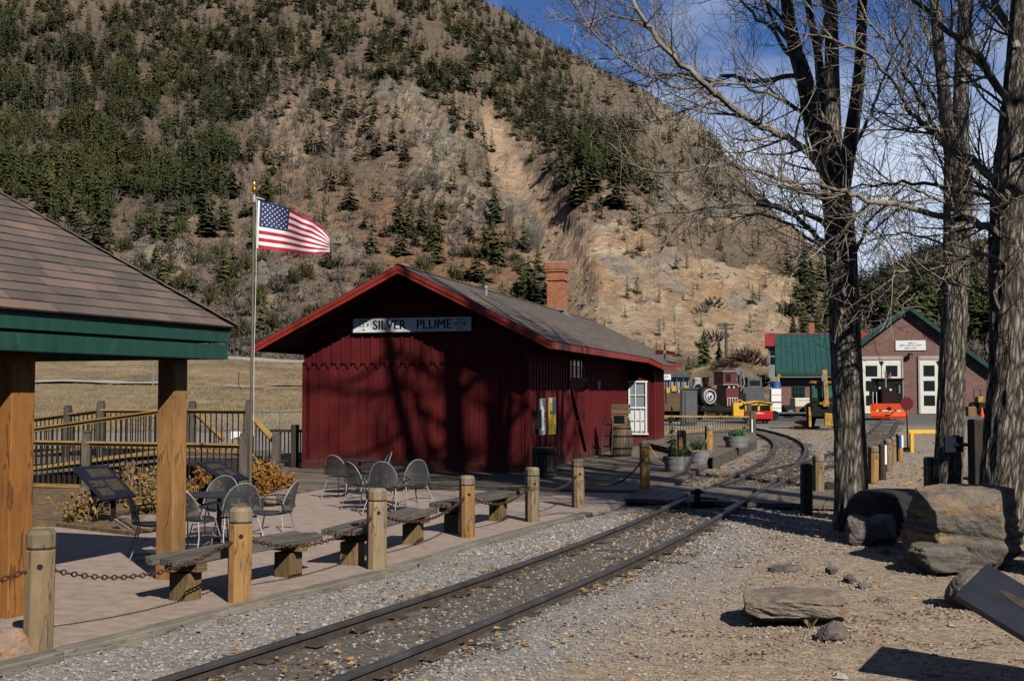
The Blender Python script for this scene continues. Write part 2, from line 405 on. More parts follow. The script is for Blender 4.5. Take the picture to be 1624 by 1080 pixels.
def rockmat(name, a, b_, c, d, scale=2.0, layer=(1,1,3), pth=.55):
    m, nt, b = newmat(name)
    v = coords(nt, 'Object', layer)
    n1 = noise(nt, v, scale, 10, .65, .4); n2 = noise(nt, coords(nt, 'Object'), scale*4, 8, .7); n3 = noise(nt, v, scale*.8, 4, .6)
    col = rampn(nt, n1, [(.3, a), (.5, b_), (.68, c)])
    col = mixc(nt, rampn(nt, n3, [(pth, (0,0,0)), (pth+.13, (1,1,1))]), col, d)
    col = mixc(nt, .6, col, rampn(nt, n2, [(.3, (.5,.5,.5)), (.7, (1.3,1.3,1.3))]), 'MULTIPLY')
    nt.links.new(col, b.inputs['Base Color']); b.inputs['Roughness'].default_value = .85
    h = mth(nt, 'ADD', n2, n1)
    bn = nd(nt, 'ShaderNodeBump', {'Strength': 1.0, 'Distance': .05, 'Height': h}); nt.links.new(bn.outputs[0], b.inputs['Normal'])
    return m
M['rock_big'] = rockmat('layered_boulder_rock', (.04,.037,.034), (.105,.092,.076), (.19,.158,.115), (.33,.18,.065), 1.6, (1,1,3.6), .5)
M['rock_dark'] = rockmat('dark_boulder_rock', (.012,.012,.013), (.022,.021,.021), (.04,.038,.036), (.05,.045,.04), 2)
M['rock_tan'] = rockmat('tan_boulder_rock', (.19,.15,.11), (.31,.245,.185), (.38,.31,.235), (.42,.24,.11), 2.6, (1,1,2))
M['rock_orange'] = rockmat('orange_boulder_rock', (.2,.13,.09), (.33,.23,.17), (.38,.33,.29), (.45,.2,.08), 2.2, (1,1,1.5), .46)
M['rock_pale'] = rockmat('pale_boulder_rock', (.15,.125,.11), (.24,.2,.18), (.32,.27,.24), (.3,.2,.14), 3)
def barkmat(name, dark, mid, light):
    m, nt, b = newmat(name)
    v = coords(nt, 'UV', (2.8, 15, 1))
    vo = nd(nt, 'ShaderNodeTexVoronoi', {'Vector': nd(nt, 'ShaderNodeMixRGB', {0: .12, 1: v, 2: nd(nt, 'ShaderNodeTexNoise', {'Vector': v, 'Scale': 2.0, 'Detail': 4}).outputs[1]}).outputs[0], 'Scale': 1.5, 'Randomness': 1.0}, feature='DISTANCE_TO_EDGE').outputs['Distance']
    n = noise(nt, coords(nt, 'UV', (1.8, 22, 1)), 2.0, 8, .7, .6)
    big = noise(nt, coords(nt, 'Object'), .7, 4)
    h = mth(nt, 'ADD', mth(nt, 'MULTIPLY', vo, 1.4, True), mth(nt, 'MULTIPLY', n, .7))
    col = rampn(nt, h, [(.36, dark), (.6, mid), (.95, light)])
    col = mixc(nt, .5, col, rampn(nt, big, [(.35, (.7,.68,.66)), (.65, (1.2,1.2,1.2))]), 'MULTIPLY')
    nt.links.new(col, b.inputs['Base Color']); b.inputs['Roughness'].default_value = .9; b.inputs['Specular IOR Level'].default_value = .15
    bn = nd(nt, 'ShaderNodeBump', {'Strength': .75, 'Distance': .04, 'Height': h}); nt.links.new(bn.outputs[0], b.inputs['Normal'])
    return m
M['bark'] = barkmat('cottonwood_bark', (.03,.026,.022), (.16,.14,.115), (.38,.335,.28))
M['limb'] = mk('limb_bark', (.13,.115,.09), (.27,.24,.18), 3, st=(2,2,2), rough=.85, rnd=.4, bump=.4, bscale=14, patch=((.07,.06,.05), 2.5, .55, .7))
M['twig'] = mk('twig_bark', (.22,.18,.135), (.36,.3,.22), 3, rough=.85, rnd=.6)
# flat text helper
FONT = None
def text_mesh(name, s, size, mat, parent, M4, bold=0.0, align='CENTER', xs=1.0):
    cu = bpy.data.curves.new(name, 'FONT'); cu.body = s; cu.size = size; cu.align_x = align; cu.align_y = 'CENTER'
    cu.offset = bold; cu.extrude = .0015; cu.resolution_u = 3
    o = bpy.data.objects.new(name, cu); COL.objects.link(o)
    bpy.context.view_layer.update()
    me = bpy.data.meshes.new_from_object(o.evaluated_get(bpy.context.evaluated_depsgraph_get()))
    COL.objects.unlink(o); bpy.data.objects.remove(o)
    me.materials.clear(); me.materials.append(mat)
    ob = bpy.data.objects.new(name, me); COL.objects.link(ob)
    ob.parent = parent; ob.matrix_local = M4 @ Matrix.Diagonal((xs, 1, 1, 1))
    return ob
# ------------------------------------------------------------------ light and sky
SUN_EL = R(37.2); sx, sy = .46, -.89; _n = math.hypot(sx, sy); sx /= _n; sy /= _n
to_sun = Vector((sx*math.cos(SUN_EL), sy*math.cos(SUN_EL), math.sin(SUN_EL)))
sd = bpy.data.lights.new('sun', 'SUN'); sd.energy = 5.0; sd.angle = R(.5); sd.color = (1, .94, .85)
so = bpy.data.objects.new('sun', sd); COL.objects.link(so)
so.rotation_euler = (-to_sun).to_track_quat('-Z', 'Y').to_euler(); so.location = (0, -20, 40)
w = bpy.data.worlds.new('World'); SC.world = w; w.use_nodes = True; nt = w.node_tree
bg = nt.nodes['Background']; bg.inputs[1].default_value = .05
sky = nd(nt, 'ShaderNodeTexSky', sky_type='NISHITA'); sky.sun_disc = False
sky.sun_elevation = SUN_EL; sky.sun_rotation = math.atan2(sx, sy); sky.altitude = 2800; sky.air_density = 1.0; sky.dust_density = .3; sky.ozone_density = 2.0
gen = nd(nt, 'ShaderNodeTexCoord').outputs['Generated']
sep = nd(nt, 'ShaderNodeSeparateXYZ', {0: gen})
# stretch the directions as if the cloud sheet lay flat overhead
zz = mth(nt, 'MAXIMUM', sep.outputs[2], .06)
pl = nd(nt, 'ShaderNodeCombineXYZ', {0: mth(nt, 'DIVIDE', sep.outputs[0], zz), 1: mth(nt, 'DIVIDE', sep.outputs[1], zz), 2: 0.0}).outputs[0]
mp = nd(nt, 'ShaderNodeMapping', {0: pl, 'Scale': (.75, .5, 1), 'Rotation': (0, 0, R(-35)), 'Location': (.35, .2, 0)}).outputs[0]
cn = noise(nt, mp, .8, 9, .62, .5)
low = nd(nt, 'ShaderNodeMapRange', {0: sep.outputs[2], 1: .30, 2: .12, 3: 0.0, 4: 1.0}); low.clamp = True
cl = mth(nt, 'ADD', cn, mth(nt, 'MULTIPLY', low.outputs[0], .3))
cf = rampn(nt, cl, [(.43, (0,0,0)), (.72, (1,1,1))])
tint = mixc(nt, 1.0, sky.outputs[0], (.72,1.02,1.5), 'MULTIPLY')
front = nd(nt, 'ShaderNodeMapRange', {0: sep.outputs[1], 1: -.2, 2: .3, 3: .15, 4: .9}); front.clamp = True   # the cloud bank lies to the north, the rest of the sky is clear
cfm = mth(nt, 'MULTIPLY', cf, front.outputs[0])
south_dim = nd(nt, 'ShaderNodeMapRange', {0: sep.outputs[1], 1: -.25, 2: .35, 3: .36, 4: 1.0}); south_dim.clamp = True   # southern sky dimmed to weaken the fill light and deepen shadows
sf = nd(nt, 'ShaderNodeCombineColor', {0: south_dim.outputs[0], 1: south_dim.outputs[0], 2: south_dim.outputs[0]}).outputs[0]
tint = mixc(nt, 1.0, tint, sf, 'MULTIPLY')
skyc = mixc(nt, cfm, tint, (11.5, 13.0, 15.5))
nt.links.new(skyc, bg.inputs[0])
SC.view_settings.view_transform = 'Standard'; SC.view_settings.look = 'None'; SC.view_settings.exposure = .25; SC.view_settings.gamma = 1
SC.cycles.max_bounces = 5; SC.cycles.diffuse_bounces = 0; SC.cycles.glossy_bounces = 2; SC.cycles.transmission_bounces = 3; SC.cycles.transparent_max_bounces = 8
SC.cycles.use_denoising = True
SC.cycles.use_adaptive_sampling = True; SC.cycles.adaptive_threshold = .02

# ------------------------------------------------------------------ terrain height
SKX = [-900,-400,0,400,600,700,805,860,900,950,1000,1040,1080,1130,1160,1200,1250,1300,1340,1370,1400,1450,1500,1624,2000,2600]
SKY_ = [-260,-220,-160,-90,-60,-40,10,55,80,112,136,158,180,213,252,300,350,400,436,445,428,398,384,362,330,330]
DSX = [-900,800,1000,1130,1200,1300,1340,1450,1624,2600]
DSV = [1250,1200,1100,950,850,660,610,640,680,700]
def hz(px, Y):
    px = np.asarray(px, float); Y = np.asarray(Y, float)
    X = (px-W2)/F*Y
    S = np.interp(px, SKX, SKY_); Ds = np.interp(px, DSX, DSV)
    left = 1-sstep(820, 960, px)
    bank = np.interp(Y, [50,57,70,86,92,110,120,150,260], [-.5,.1,.8,2.3,2.4,5.3,5.2,5.2,8])*np.interp(px, [-300,240,480,800], [1,1,.86,.7])
    yard = np.interp(Y, [50,124,150,200], [-.5,-.5,.8,4])
    mound = 5.0*np.exp(-(((X-20.0)/8.5)**2+((Y-106)/12.0)**2))*(1-sstep(20.6, 22.2, X-(Y-100)*.222)*(Y < 122))
    yard = yard+np.where(Y > 84, mound, mound*np.exp(-((84-np.minimum(Y,84))/5.0)**2))
    base = bank*left+yard*(1-left)
    D0 = 260*left+200*(1-left)
    zf = 8*left+4*(1-left)
    zs = CAMZ+(620-S)/F*Ds
    t = (Y-D0)/(Ds-D0)
    slope = zf+(zs-zf)*np.minimum(t, 1)-np.maximum(Y-Ds, 0)*.35
    # gullies, ribs and crags
    rib = (fbm(X/90+Y/500, Y/260, 4, 3)-.5)*46+(fbm(X/22, Y/40, 4, 9)-.5)*9+(np.abs(fbm(X/9, Y/14, 4, 21)-.5))*5
    amp = sstep(0, .22, t)*np.interp(px, [800,1200,1340,1624], [1,.75,.5,.5])*np.where(t > .97, .75, 1)
    z = np.where(t > 0, slope+rib*amp, base)
    small = (fbm(X/4, Y/4, 3, 5)-.5)*.5*sstep(56, 75, Y)*(left+(1-left)*sstep(84, 100, Y))
    return z+small
def gp(px, Y):
    """point on the terrain"""
    z = float(hz(px, Y)); return Vector(((px-W2)/F*Y, Y, z))
pxs = np.concatenate([np.arange(-900, -40, 24), np.arange(-40, 1680, 5.0), np.arange(1680, 2600, 24)])
Ys = np.concatenate([np.arange(50, 132, 2.0), np.arange(132, 260, 8.0), 260*np.exp(np.linspace(0, math.log(1500/260), 250))])
PX, YY = np.meshgrid(pxs, Ys); ZZ = hz(PX, YY); XX = (PX-W2)/F*YY
PYg = 620-(ZZ-CAMZ)*F/YY
# ---- where the hillside is bare, rocky, quarried
def ell(px, py, cx, cy, rx, ry, rot=0, soft=.35):
    c, s = math.cos(R(rot)), math.sin(R(rot)); dx = px-cx; dy = py-cy
    d = np.sqrt(((c*dx+s*dy)/rx)**2+((-s*dx+c*dy)/ry)**2)
    return 1-sstep(1-soft, 1+soft, d)
def band(px, py, pts, soft=10):
    m = np.zeros_like(px, dtype=float)
    for (x0, y0, w0), (x1, y1, w1) in zip(pts[:-1], pts[1:]):
        dx, dy = x1-x0, y1-y0; t = np.clip(((px-x0)*dx+(py-y0)*dy)/(dx*dx+dy*dy), 0, 1)
        d = np.hypot(px-x0-t*dx, py-y0-t*dy); ww = w0+(w1-w0)*t
        m = np.maximum(m, 1-sstep(ww-soft, ww+soft, d))
    return m
def inpoly(px, py, poly):
    ins = np.zeros(px.shape, bool); n = len(poly)
    for i in range(n):
        x0, y0 = poly[i]; x1, y1 = poly[(i+1) % n]
        c = ((y0 > py) != (y1 > py)) & (px < (x1-x0)*(py-y0)/((y1-y0) or 1e-9)+x0)
        ins ^= c
    return ins.astype(float)
CHUTE = [(772,178,16),(800,250,22),(845,320,30),(880,390,42),(905,450,40)]
QUARRY = [(868,345),(930,350),(985,345),(1050,385),(1100,410),(1180,425),(1262,430),(1275,470),(1280,580),(1160,590),(1060,570),(960,520),(880,470),(850,420)]
def masks(px, py):
    w1 = (fbm(px/40, py/40, 3, 31)-.5)*60; w2 = (fbm(px/40, py/40, 3, 37)-.5)*60
    qx, qy = px+w1*.6, py+w2*.6
    chute = band(qx, qy, CHUTE, 12)
    quarry = inpoly(qx, qy, QUARRY)
    rock = np.maximum.reduce([ell(qx,qy,650,160,46,34,25), ell(qx,qy,702,222,50,30,45), ell(qx,qy,1050,185,75,40,35), ell(qx,qy,960,150,50,30,40), ell(qx,qy,690,285,40,26,20),
                              ell(qx,qy,740,330,30,50,10), ell(qx,qy,1120,300,90,50,20), ell(qx,qy,530,390,40,18,0), ell(qx,qy,240,410,60,22,10), ell(qx,qy,440,440,60,22,10), ell(qx,qy,830,345,24,50,-25), ell(qx,qy,610,150,20,14,0)])
    red = np.maximum(ell(qx,qy,700,400,150,80,25), ell(qx,qy,560,330,140,60,10)*.5)
    return chute, quarry, rock, red
DENS = np.array([ # rows y=25+50k, columns x=50+100k
 [8,8,8,8,8,9,9,9,8,8,6,6,6,6,6,6,6],
 [8,8,8,7,7,8,8,8,9,9,8,6,6,6,6,6,6],
 [8,8,8,7,5,5,6,6,8,9,9,6,6,6,6,6,6],
 [8,8,8,7,4,4,2.5,4,6,8,4.5,4,6,6,6,6,6],
 [8,8,8,7,3,3,3,4,5,8,7,5,6,6,6,6,6],
 [8.5,8.5,8,7,2,2.5,2,3,1,6,6.5,6,5,6,6,6,6],
 [7,6,5.5,5,1.2,1.2,2.2,2,.6,2.5,3.5,4,5,6,7,7,7],
 [2,3,3,2,.8,.6,2,2,1,.7,1.6,2.5,4,6,8,8,8],
 [1,1,1.5,1,.3,.2,1.2,.8,1,.5,.6,1,3,5,8,8,8],
 [0,.5,.7,.5,0,.2,.3,.6,.8,.7,.8,.8,1.4,4,8,8,8],
 [0,0,.4,.3,0,0,.1,.4,.5,.7,1.2,.8,1,4,8,8,8],
 [0,0,0,.1,0,0,0,0,.2,.3,.8,.5,.4,2,4,4,4]])
def dens_at(D, px, py):
    fx = np.clip((px-50)/100, 0, D.shape[1]-1.001); fy = np.clip((py-25)/50, 0, D.shape[0]-1.001)
    i = fx.astype(int); j = fy.astype(int); fx -= i; fy -= j
    return (D[j,i]*(1-fx)+D[j,i+1]*fx)*(1-fy)+(D[j+1,i]*(1-fx)+D[j+1,i+1]*fx)*fy
def forest_cover(px, py): return dens_at(DENS, px, py)
ch, qu, rk, rd = masks(PX, PYg)
crag = np.maximum(rk*(1-ch), qu*.4)*sstep(150, 240, YY)
crag = np.where(qu > .5, crag*.45, crag)
ZZ = ZZ+crag*((np.abs(fbm(XX/14, YY/22, 4, 121)-.5)*2)**.7*11-3+(fbm(XX/4, YY/6, 3, 123)-.5)*5)
ZZ = ZZ+sstep(170, 300, YY)*((fbm(XX/2.6, YY/5, 3, 125)-.5)*1.0+(np.abs(fbm(XX/6, YY/9, 3, 127)-.5))*1.6-.3)*(1-.8*ch)-ch*2.2
PYg = 620-(ZZ-CAMZ)*F/YY
def gp(px, Y):
    """point on the finished hillside"""
    i = min(max(int(np.searchsorted(pxs, px)), 1), len(pxs)-1); j = min(max(int(np.searchsorted(Ys, Y)), 1), len(Ys)-1)
    fx = min(max((px-pxs[i-1])/(pxs[i]-pxs[i-1]), 0), 1); fy = min(max((Y-Ys[j-1])/(Ys[j]-Ys[j-1]), 0), 1)
    z = (ZZ[j-1,i-1]*(1-fx)+ZZ[j-1,i]*fx)*(1-fy)+(ZZ[j,i-1]*(1-fx)+ZZ[j,i]*fx)*fy
    return Vector(((px-W2)/F*Y, Y, float(z)))
Yn = YY
def lerp(a, b, t): return a+(b-a)*t[..., None]
col = np.empty(PX.shape+(3,)); col[:] = (.238,.177,.133)
n1 = fbm(XX/30, YY/50, 4, 41); n2 = fbm(XX/7, YY/10, 4, 43); n3 = fbm(PX/60, PYg/22, 4, 47)
col = lerp(col, np.array((.165,.135,.1)), sstep(.42, .68, n1))
col = lerp(col, np.array((.33,.25,.165)), sstep(.55, .75, n2)*.8)
col = lerp(col, np.array((.29,.165,.095)), rd*.75)
# quarry: pale tan with orange and grey streaks
q = np.empty_like(col); q[:] = (.45,.335,.225)
q = lerp(q, np.array((.42,.265,.145)), sstep(.5, .66, n3)*.7)
q = lerp(q, np.array((.52,.42,.29)), sstep(.55, .75, fbm(PX/25, PYg/14, 4, 53)))
q = lerp(q, np.array((.26,.24,.22)), np.maximum.reduce([ell(PX,PYg,1065,452,38,12,28), ell(PX,PYg,985,425,40,14,30), ell(PX,PYg,1040,405,50,22,10)*.7, ell(PX,PYg,935,375,60,26,10)*.8, ell(PX,PYg,1190,490,40,26,10)*.8])*sstep(.3,.6,n2))
col = col*(1-qu[..., None])+q*qu[..., None]
col = lerp(col, np.array((.45,.325,.22)), ch*.95)
rc = np.empty_like(col); rc[:] = (.22,.2,.165); rc = lerp(rc, np.array((.34,.27,.18)), sstep(.45,.7,n2)); rc = lerp(rc, np.array((.09,.08,.07)), sstep(.58,.72,fbm(XX/5,YY/9,4,59)))
col = col*(1-rk[..., None])+rc*rk[..., None]
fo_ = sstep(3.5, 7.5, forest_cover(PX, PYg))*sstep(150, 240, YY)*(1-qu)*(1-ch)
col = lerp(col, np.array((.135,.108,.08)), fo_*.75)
# right-hand wooded hill
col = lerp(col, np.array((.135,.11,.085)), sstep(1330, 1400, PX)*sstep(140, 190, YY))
# grass bank and mound
gmask = np.where(YY < 150, 1.0, 1-sstep(150, 240, YY))
g = np.empty_like(col); g[:] = (.43,.33,.205)
g = lerp(g, np.array((.33,.255,.165)), sstep(.4,.65,fbm(XX/3,YY/3,4,61))); g = lerp(g, np.array((.52,.41,.255)), sstep(.55,.75,fbm(XX/9,YY/5,3,67))*.8)
g = lerp(g, np.array((.22,.155,.1)), ((PX > 1000)*sstep(.42,.66,fbm(XX/5,YY/4,3,71)))*.9)
col = col*(1-gmask[..., None])+g*gmask[..., None]
m, nt, b = newmat('hillside_soil')
ca = attr(nt, 'col', 'Color'); wp = coords(nt, 'World')
nA = noise(nt, wp, .35, 10, .75); nB = noise(nt, wp, 1.6, 8, .75)
cc = mixc(nt, 1.0, ca, rampn(nt, nA, [(.3, (.5,.5,.52)), (.7, (1.45,1.42,1.38))]), 'MULTIPLY')
cc = mixc(nt, .7, cc, rampn(nt, nB, [(.32, (.55,.55,.56)), (.68, (1.4,1.38,1.35))]), 'MULTIPLY')
nt.links.new(cc, b.inputs['Base Color']); b.inputs['Roughness'].default_value = .95; b.inputs['Specular IOR Level'].default_value = .05
bn = nd(nt, 'ShaderNodeBump', {'Strength': 1.0, 'Distance': 1.6, 'Height': mth(nt, 'ADD', nA, mth(nt, 'MULTIPLY', nB, .35))}); nt.links.new(bn.outputs[0], b.inputs['Normal'])
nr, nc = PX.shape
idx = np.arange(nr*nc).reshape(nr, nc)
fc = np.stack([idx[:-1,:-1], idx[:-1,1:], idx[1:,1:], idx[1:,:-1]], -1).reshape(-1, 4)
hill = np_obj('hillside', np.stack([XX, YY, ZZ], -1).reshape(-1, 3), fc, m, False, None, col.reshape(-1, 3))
tag(hill, kind='structure')

# ------------------------------------------------------------------ near ground: one sheet to the horizon
gx = np.concatenate([[-2500,-900,-300,-120,-60], np.arange(-34, 46, .25), [60,120,300,900,2500]])
gy = np.concatenate([[-400,-120,-40,-12,-4], np.arange(0, 66, .25), [70,80,100,130,180,300,700,1500,3000]])
GX, GY = np.meshgrid(gx, gy)
# main track centre line (world), taken from the rails
L_px = [(120,1118),(240,1080),(600,969),(837,892),(997,834),(1116,780),(1183,746),(1214,730),(1233,714),(1237,702),(1224,692),(1195,683.5),(1160,677)]
R_px = [(400,1122),(530,1080),(600,1052),(830,959),(1120,828),(1195,778),(1240,750),(1264,730),(1272,715),(1266,701),(1244,690),(1213,680.5),(1178,674)]
RZ = .06
def spline(pts, n):
    pts = [Vector(p) for p in pts]; out = []
    P_ = [pts[0]*2-pts[1]]+pts+[pts[-1]*2-pts[-2]]
    for i in range(1, len(P_)-2):
        a, b_, c, d = P_[i-1:i+3]
        for k in range(n):
            t = k/n
            out.append(.5*((2*b_)+(c-a)*t+(2*a-5*b_+4*c-d)*t*t+(3*b_-a-3*c+d)*t**3))
    out.append(pts[-1]); return out
def resample(p, step):
    out = [p[0].copy()]; need = step
    for a, b_ in zip(p[:-1], p[1:]):
        L = (b_-a).length; pos = 0
        while L-pos >= need:
            pos += need; out.append(a.lerp(b_, pos/L)); need = step
        need -= (L-pos)
    return out
_l = spline([G(x, y, RZ) for x, y in L_px], 12); _r = spline([G(x, y, RZ) for x, y in R_px], 12)
# centre line: mid of matching points, then a constant gauge
def closest(p, line): return min(line, key=lambda q: (q-p).length)
cl_pts = [(p+closest(p, _r))/2 for p in _l[::4]]
for _ in range(6): cl_pts = [cl_pts[0]]+[(a+b_*2+c)/4 for a, b_, c in zip(cl_pts[:-2], cl_pts[1:-1], cl_pts[2:])]+[cl_pts[-1]]
d0 = (cl_pts[0]-cl_pts[2]).normalized(); cl_pts = [cl_pts[0]+d0*14, cl_pts[0]+d0*7]+cl_pts
CENTRE = resample(spline(cl_pts, 4), .3)
T2_px = [(1098,806),(1150,783),(1215,757),(1258,743),(1325,725),(1362,709),(1392,688),(1404,674),(1412,665)]
C2 = resample(spline([G(x, y, RZ) for x, y in T2_px], 10), .3)
cxy = np.array([(p.x, p.y) for p in CENTRE]); c2xy = np.array([(p.x, p.y) for p in C2])
def dist_to(xy, X, Y):
    d = np.full(X.shape, 1e9)
    for px_, py_ in xy[::2]: d = np.minimum(d, (X-px_)**2+(Y-py_)**2)
    return np.sqrt(d)
near = (np.abs(GX) < 60) & (GY < 110)
dt = np.where(near, dist_to(cxy, GX, GY), 99); dt2 = np.where(near, dist_to(c2xy, GX, GY), 99)
ng = fbm(GX/1.1, GY/1.1, 4, 81); ng2 = fbm(GX/.35, GY/.35, 3, 83)
# right of the main track the gravel thins out into tan dirt
right = GX-np.interp(GY, cxy[:, 1], cxy[:, 0])
dirt = sstep(1.0, 2.4, right+(ng-.5)*2.4)*(1-sstep(30, 36, GY)*.55)
oily = (1-sstep(.5, .95, np.minimum(dt, dt2)+(ng-.5)*.5))
yard = sstep(36, 48, GY+(ng-.5)*8)
pave = sstep(60, 72, GY+(ng-.5)*4-(GX-25)*.12)*sstep(10, 16, GX)
gz = -.06+(ng-.5)*.05+.022*(1-sstep(.9,1.3,np.minimum(dt,dt2)))*(1-sstep(30,36,GY)*.5)+(ng2-.5)*.02*(1-yard)
gz = np.where(near, gz, -.07)
gz += dirt*sstep(2.5, 6, right)*(fbm(GX/3, GY/3, 3, 85)-.42)*.22*(1-sstep(24, 34, GY))
gc = np.empty(GX.shape+(3,)); gc[:] = (.3,.285,.265)
gc = lerp(gc, np.array((.36,.285,.205)), dirt)
gc = lerp(gc, np.array((.12,.105,.09)), oily*.85)
gc = lerp(gc, np.array((.31,.265,.205)), yard*(1-oily)*.8)
gc = lerp(gc, np.array((.155,.15,.145)), pave*(1-oily))
m, nt, b = newmat('ground_gravel_dirt')
ca = attr(nt, 'col', 'Color'); wp = coords(nt, 'World')
vor = nd(nt, 'ShaderNodeTexVoronoi', {'Vector': wp, 'Scale': 34.0, 'Randomness': 1.0})
nB = noise(nt, wp, 7, 9, .75); nC = noise(nt, wp, 55, 4, .7)
cc = mixc(nt, 1.0, ca, rampn(nt, nB, [(.3, (.68,.68,.69)), (.7, (1.28,1.26,1.24))]), 'MULTIPLY')
gv = nd(nt, 'ShaderNodeSeparateColor', {0: vor.outputs['Color']}).outputs[0]
cc = mixc(nt, .75, cc, rampn(nt, gv, [(0, (.55,.55,.57)), (.6, (1,.98,.95)), (1, (1.5,1.45,1.38))]), 'MULTIPLY')
nt.links.new(cc, b.inputs['Base Color']); b.inputs['Roughness'].default_value = .95; b.inputs['Specular IOR Level'].default_value = .1
hh = mth(nt, 'ADD', mth(nt, 'MULTIPLY', vor.outputs['Distance'], -.6), mth(nt, 'MULTIPLY', nC, .5))
bn = nd(nt, 'ShaderNodeBump', {'Strength': .7, 'Distance': .02, 'Height': hh}); nt.links.new(bn.outputs[0], b.inputs['Normal'])
nr, nc = GX.shape; idx = np.arange(nr*nc).reshape(nr, nc)
fc = np.stack([idx[:-1,:-1], idx[:-1,1:], idx[1:,1:], idx[1:,:-1]], -1).reshape(-1, 4)
ground = np_obj('ground', np.stack([GX, GY, gz], -1).reshape(-1, 3), fc, m, True, None, gc.reshape(-1, 3)); tag(ground, kind='structure')
from mathutils.kdtree import KDTree
def gzat(x, y):
    i = min(max(np.searchsorted(gx, x), 1), len(gx)-1); j = min(max(np.searchsorted(gy, y), 1), len(gy)-1)
    fx = (x-gx[i-1])/(gx[i]-gx[i-1]); fy = (y-gy[j-1])/(gy[j]-gy[j-1])
    return float((gz[j-1,i-1]*(1-fx)+gz[j-1,i]*fx)*(1-fy)+(gz[j,i-1]*(1-fx)+gz[j,i]*fx)*fy)
def gzat_v(x, y):
    i = np.clip(np.searchsorted(gx, x), 1, len(gx)-1); j = np.clip(np.searchsorted(gy, y), 1, len(gy)-1)
    fx = (x-gx[i-1])/(gx[i]-gx[i-1]); fy = (y-gy[j-1])/(gy[j]-gy[j-1])
    return (gz[j-1,i-1]*(1-fx)+gz[j-1,i]*fx)*(1-fy)+(gz[j,i-1]*(1-fx)+gz[j,i]*fx)*fy
# ---- footpath and road on the bank
def ribbon(name, rows, mat, lift=.04):
    mb = MB(); vs = []
    for a, b_ in rows: vs += [a+Vector((0,0,lift)), b_+Vector((0,0,lift))]
    mb.add(vs, [(2*i, 2*i+2, 2*i+3, 2*i+1) for i in range(len(rows)-1)], None, True)
    return mb.build(name, mat)
rows = []
for px in range(-300, 800, 12):
    Yc = 92.0-.006*px; rows.append((gp(px, Yc-1.3)+Vector((0,0,.08)), gp(px, Yc+1.3)+Vector((0,0,.08))))
tag(ribbon('footpath', rows, mk('footpath_concrete', (.42,.4,.36), (.5,.48,.44), 1, rough=.9), .1), kind='structure')
rows = [(gp(px, 119), gp(px, 131)) for px in range(-300, 830, 12)]
tag(ribbon('road', rows, mk('highway_asphalt', (.06,.06,.06), (.09,.09,.09), 1, rough=.9), .25), kind='structure')
mb = MB(); prev = None
for px in range(-300, 800, 12):
    p = gp(px, 117.5)+Vector((0,0,.3))
    if prev is not None: mb.beam(prev, p, .3, .38)
    prev = p
tag(mb.build('highway_barrier', M['concrete']), 'long low pale barrier along the highway on top of the grass bank', 'barrier')
# ------------------------------------------------------------------ hillside conifers
def conifer_arrays(seed, n=11, m=7, r=.19, narrow=1.0, droop=.06, base=.06, clump=0):
    rng = np.random.RandomState(seed); V = []; T = []; Rn = []
    # stem
    V += [(-.012,-.007,-.06),(.012,-.007,-.06),(0,.014,-.06),(0,0,.95)]; T += [(0,1,3),(1,2,3),(2,0,3)]; Rn += [.2]*4
    for k in range(n):
        t = k/(n-1); z = base+(1-base)*t
        rad = r*narrow*((1-t)**.75+.05)*(.75+.5*rng.rand())
        mm = max(4, int(m*(1-.45*t)))
        a0 = rng.rand()*6.28; cx, cy = (rng.rand(2)-.5)*.05*clump
        for j in range(mm):
            a = a0+6.283*j/mm+(rng.rand()-.5)*.5; rr = rad*(.5+.65*rng.rand()); dj = (rng.rand()-.5)*.08; wdt = rr*(.42+.25*rng.rand())
            c, s = math.cos(a), math.sin(a); dz = -droop*(.6+.8*rng.rand())*(1-t*.6)
            b0 = len(V); v = .15+.85*rng.rand()
            V += [(cx, cy, z+.045+dj), (cx+c*rr*.62-s*wdt*.5, cy+s*rr*.62+c*wdt*.5, z+dz*.5+dj), (cx+c*rr, cy+s*rr, z+dz+dj), (cx+c*rr*.62+s*wdt*.5, cy+s*rr*.62-c*wdt*.5, z+dz*.5+dj)]
            Rn += [v]*4; T += [(b0, b0+1, b0+2), (b0, b0+2, b0+3)]
    V.append((0,0,1.0)); Rn.append(.5); i = len(V)-1
    V += [(.02,0,.9),(-.015,.02,.9),(-.01,-.02,.9)]; Rn += [.5]*3; T += [(i,i+1,i+2),(i,i+2,i+3),(i,i+3,i+1)]
    return np.array(V), np.array(T), np.array(Rn)
def puff_arrays(seed, n=46, flat=.8, spike=.16):
    """leafless shrub / round juniper: many small blades in a dome"""
    rng = np.random.RandomState(seed); V = []; T = []; Rn = []
    for i in range(n):
        a = rng.rand()*6.283; e = math.asin(rng.rand()**.8); rr = .5*(.35+.65*rng.rand()**.5)
        p = np.array((math.cos(a)*math.cos(e)*rr, math.sin(a)*math.cos(e)*rr, math.sin(e)*rr*flat*1.3))
        d = p/np.linalg.norm(p)+np.array((0,0,.5)); d /= np.linalg.norm(d)
        s = np.cross(d, rng.rand(3)-.5); s /= np.linalg.norm(s)+1e-6
        L = spike*(.7+.8*rng.rand()); wd = spike*.28
        b0 = len(V); V += [p-d*L*.6-s*wd, p-d*L*.6+s*wd, p+d*L*.7]; T.append((b0,b0+1,b0+2)); Rn += [rng.rand()]*3
    return np.array(V), np.array(T), np.array(Rn)
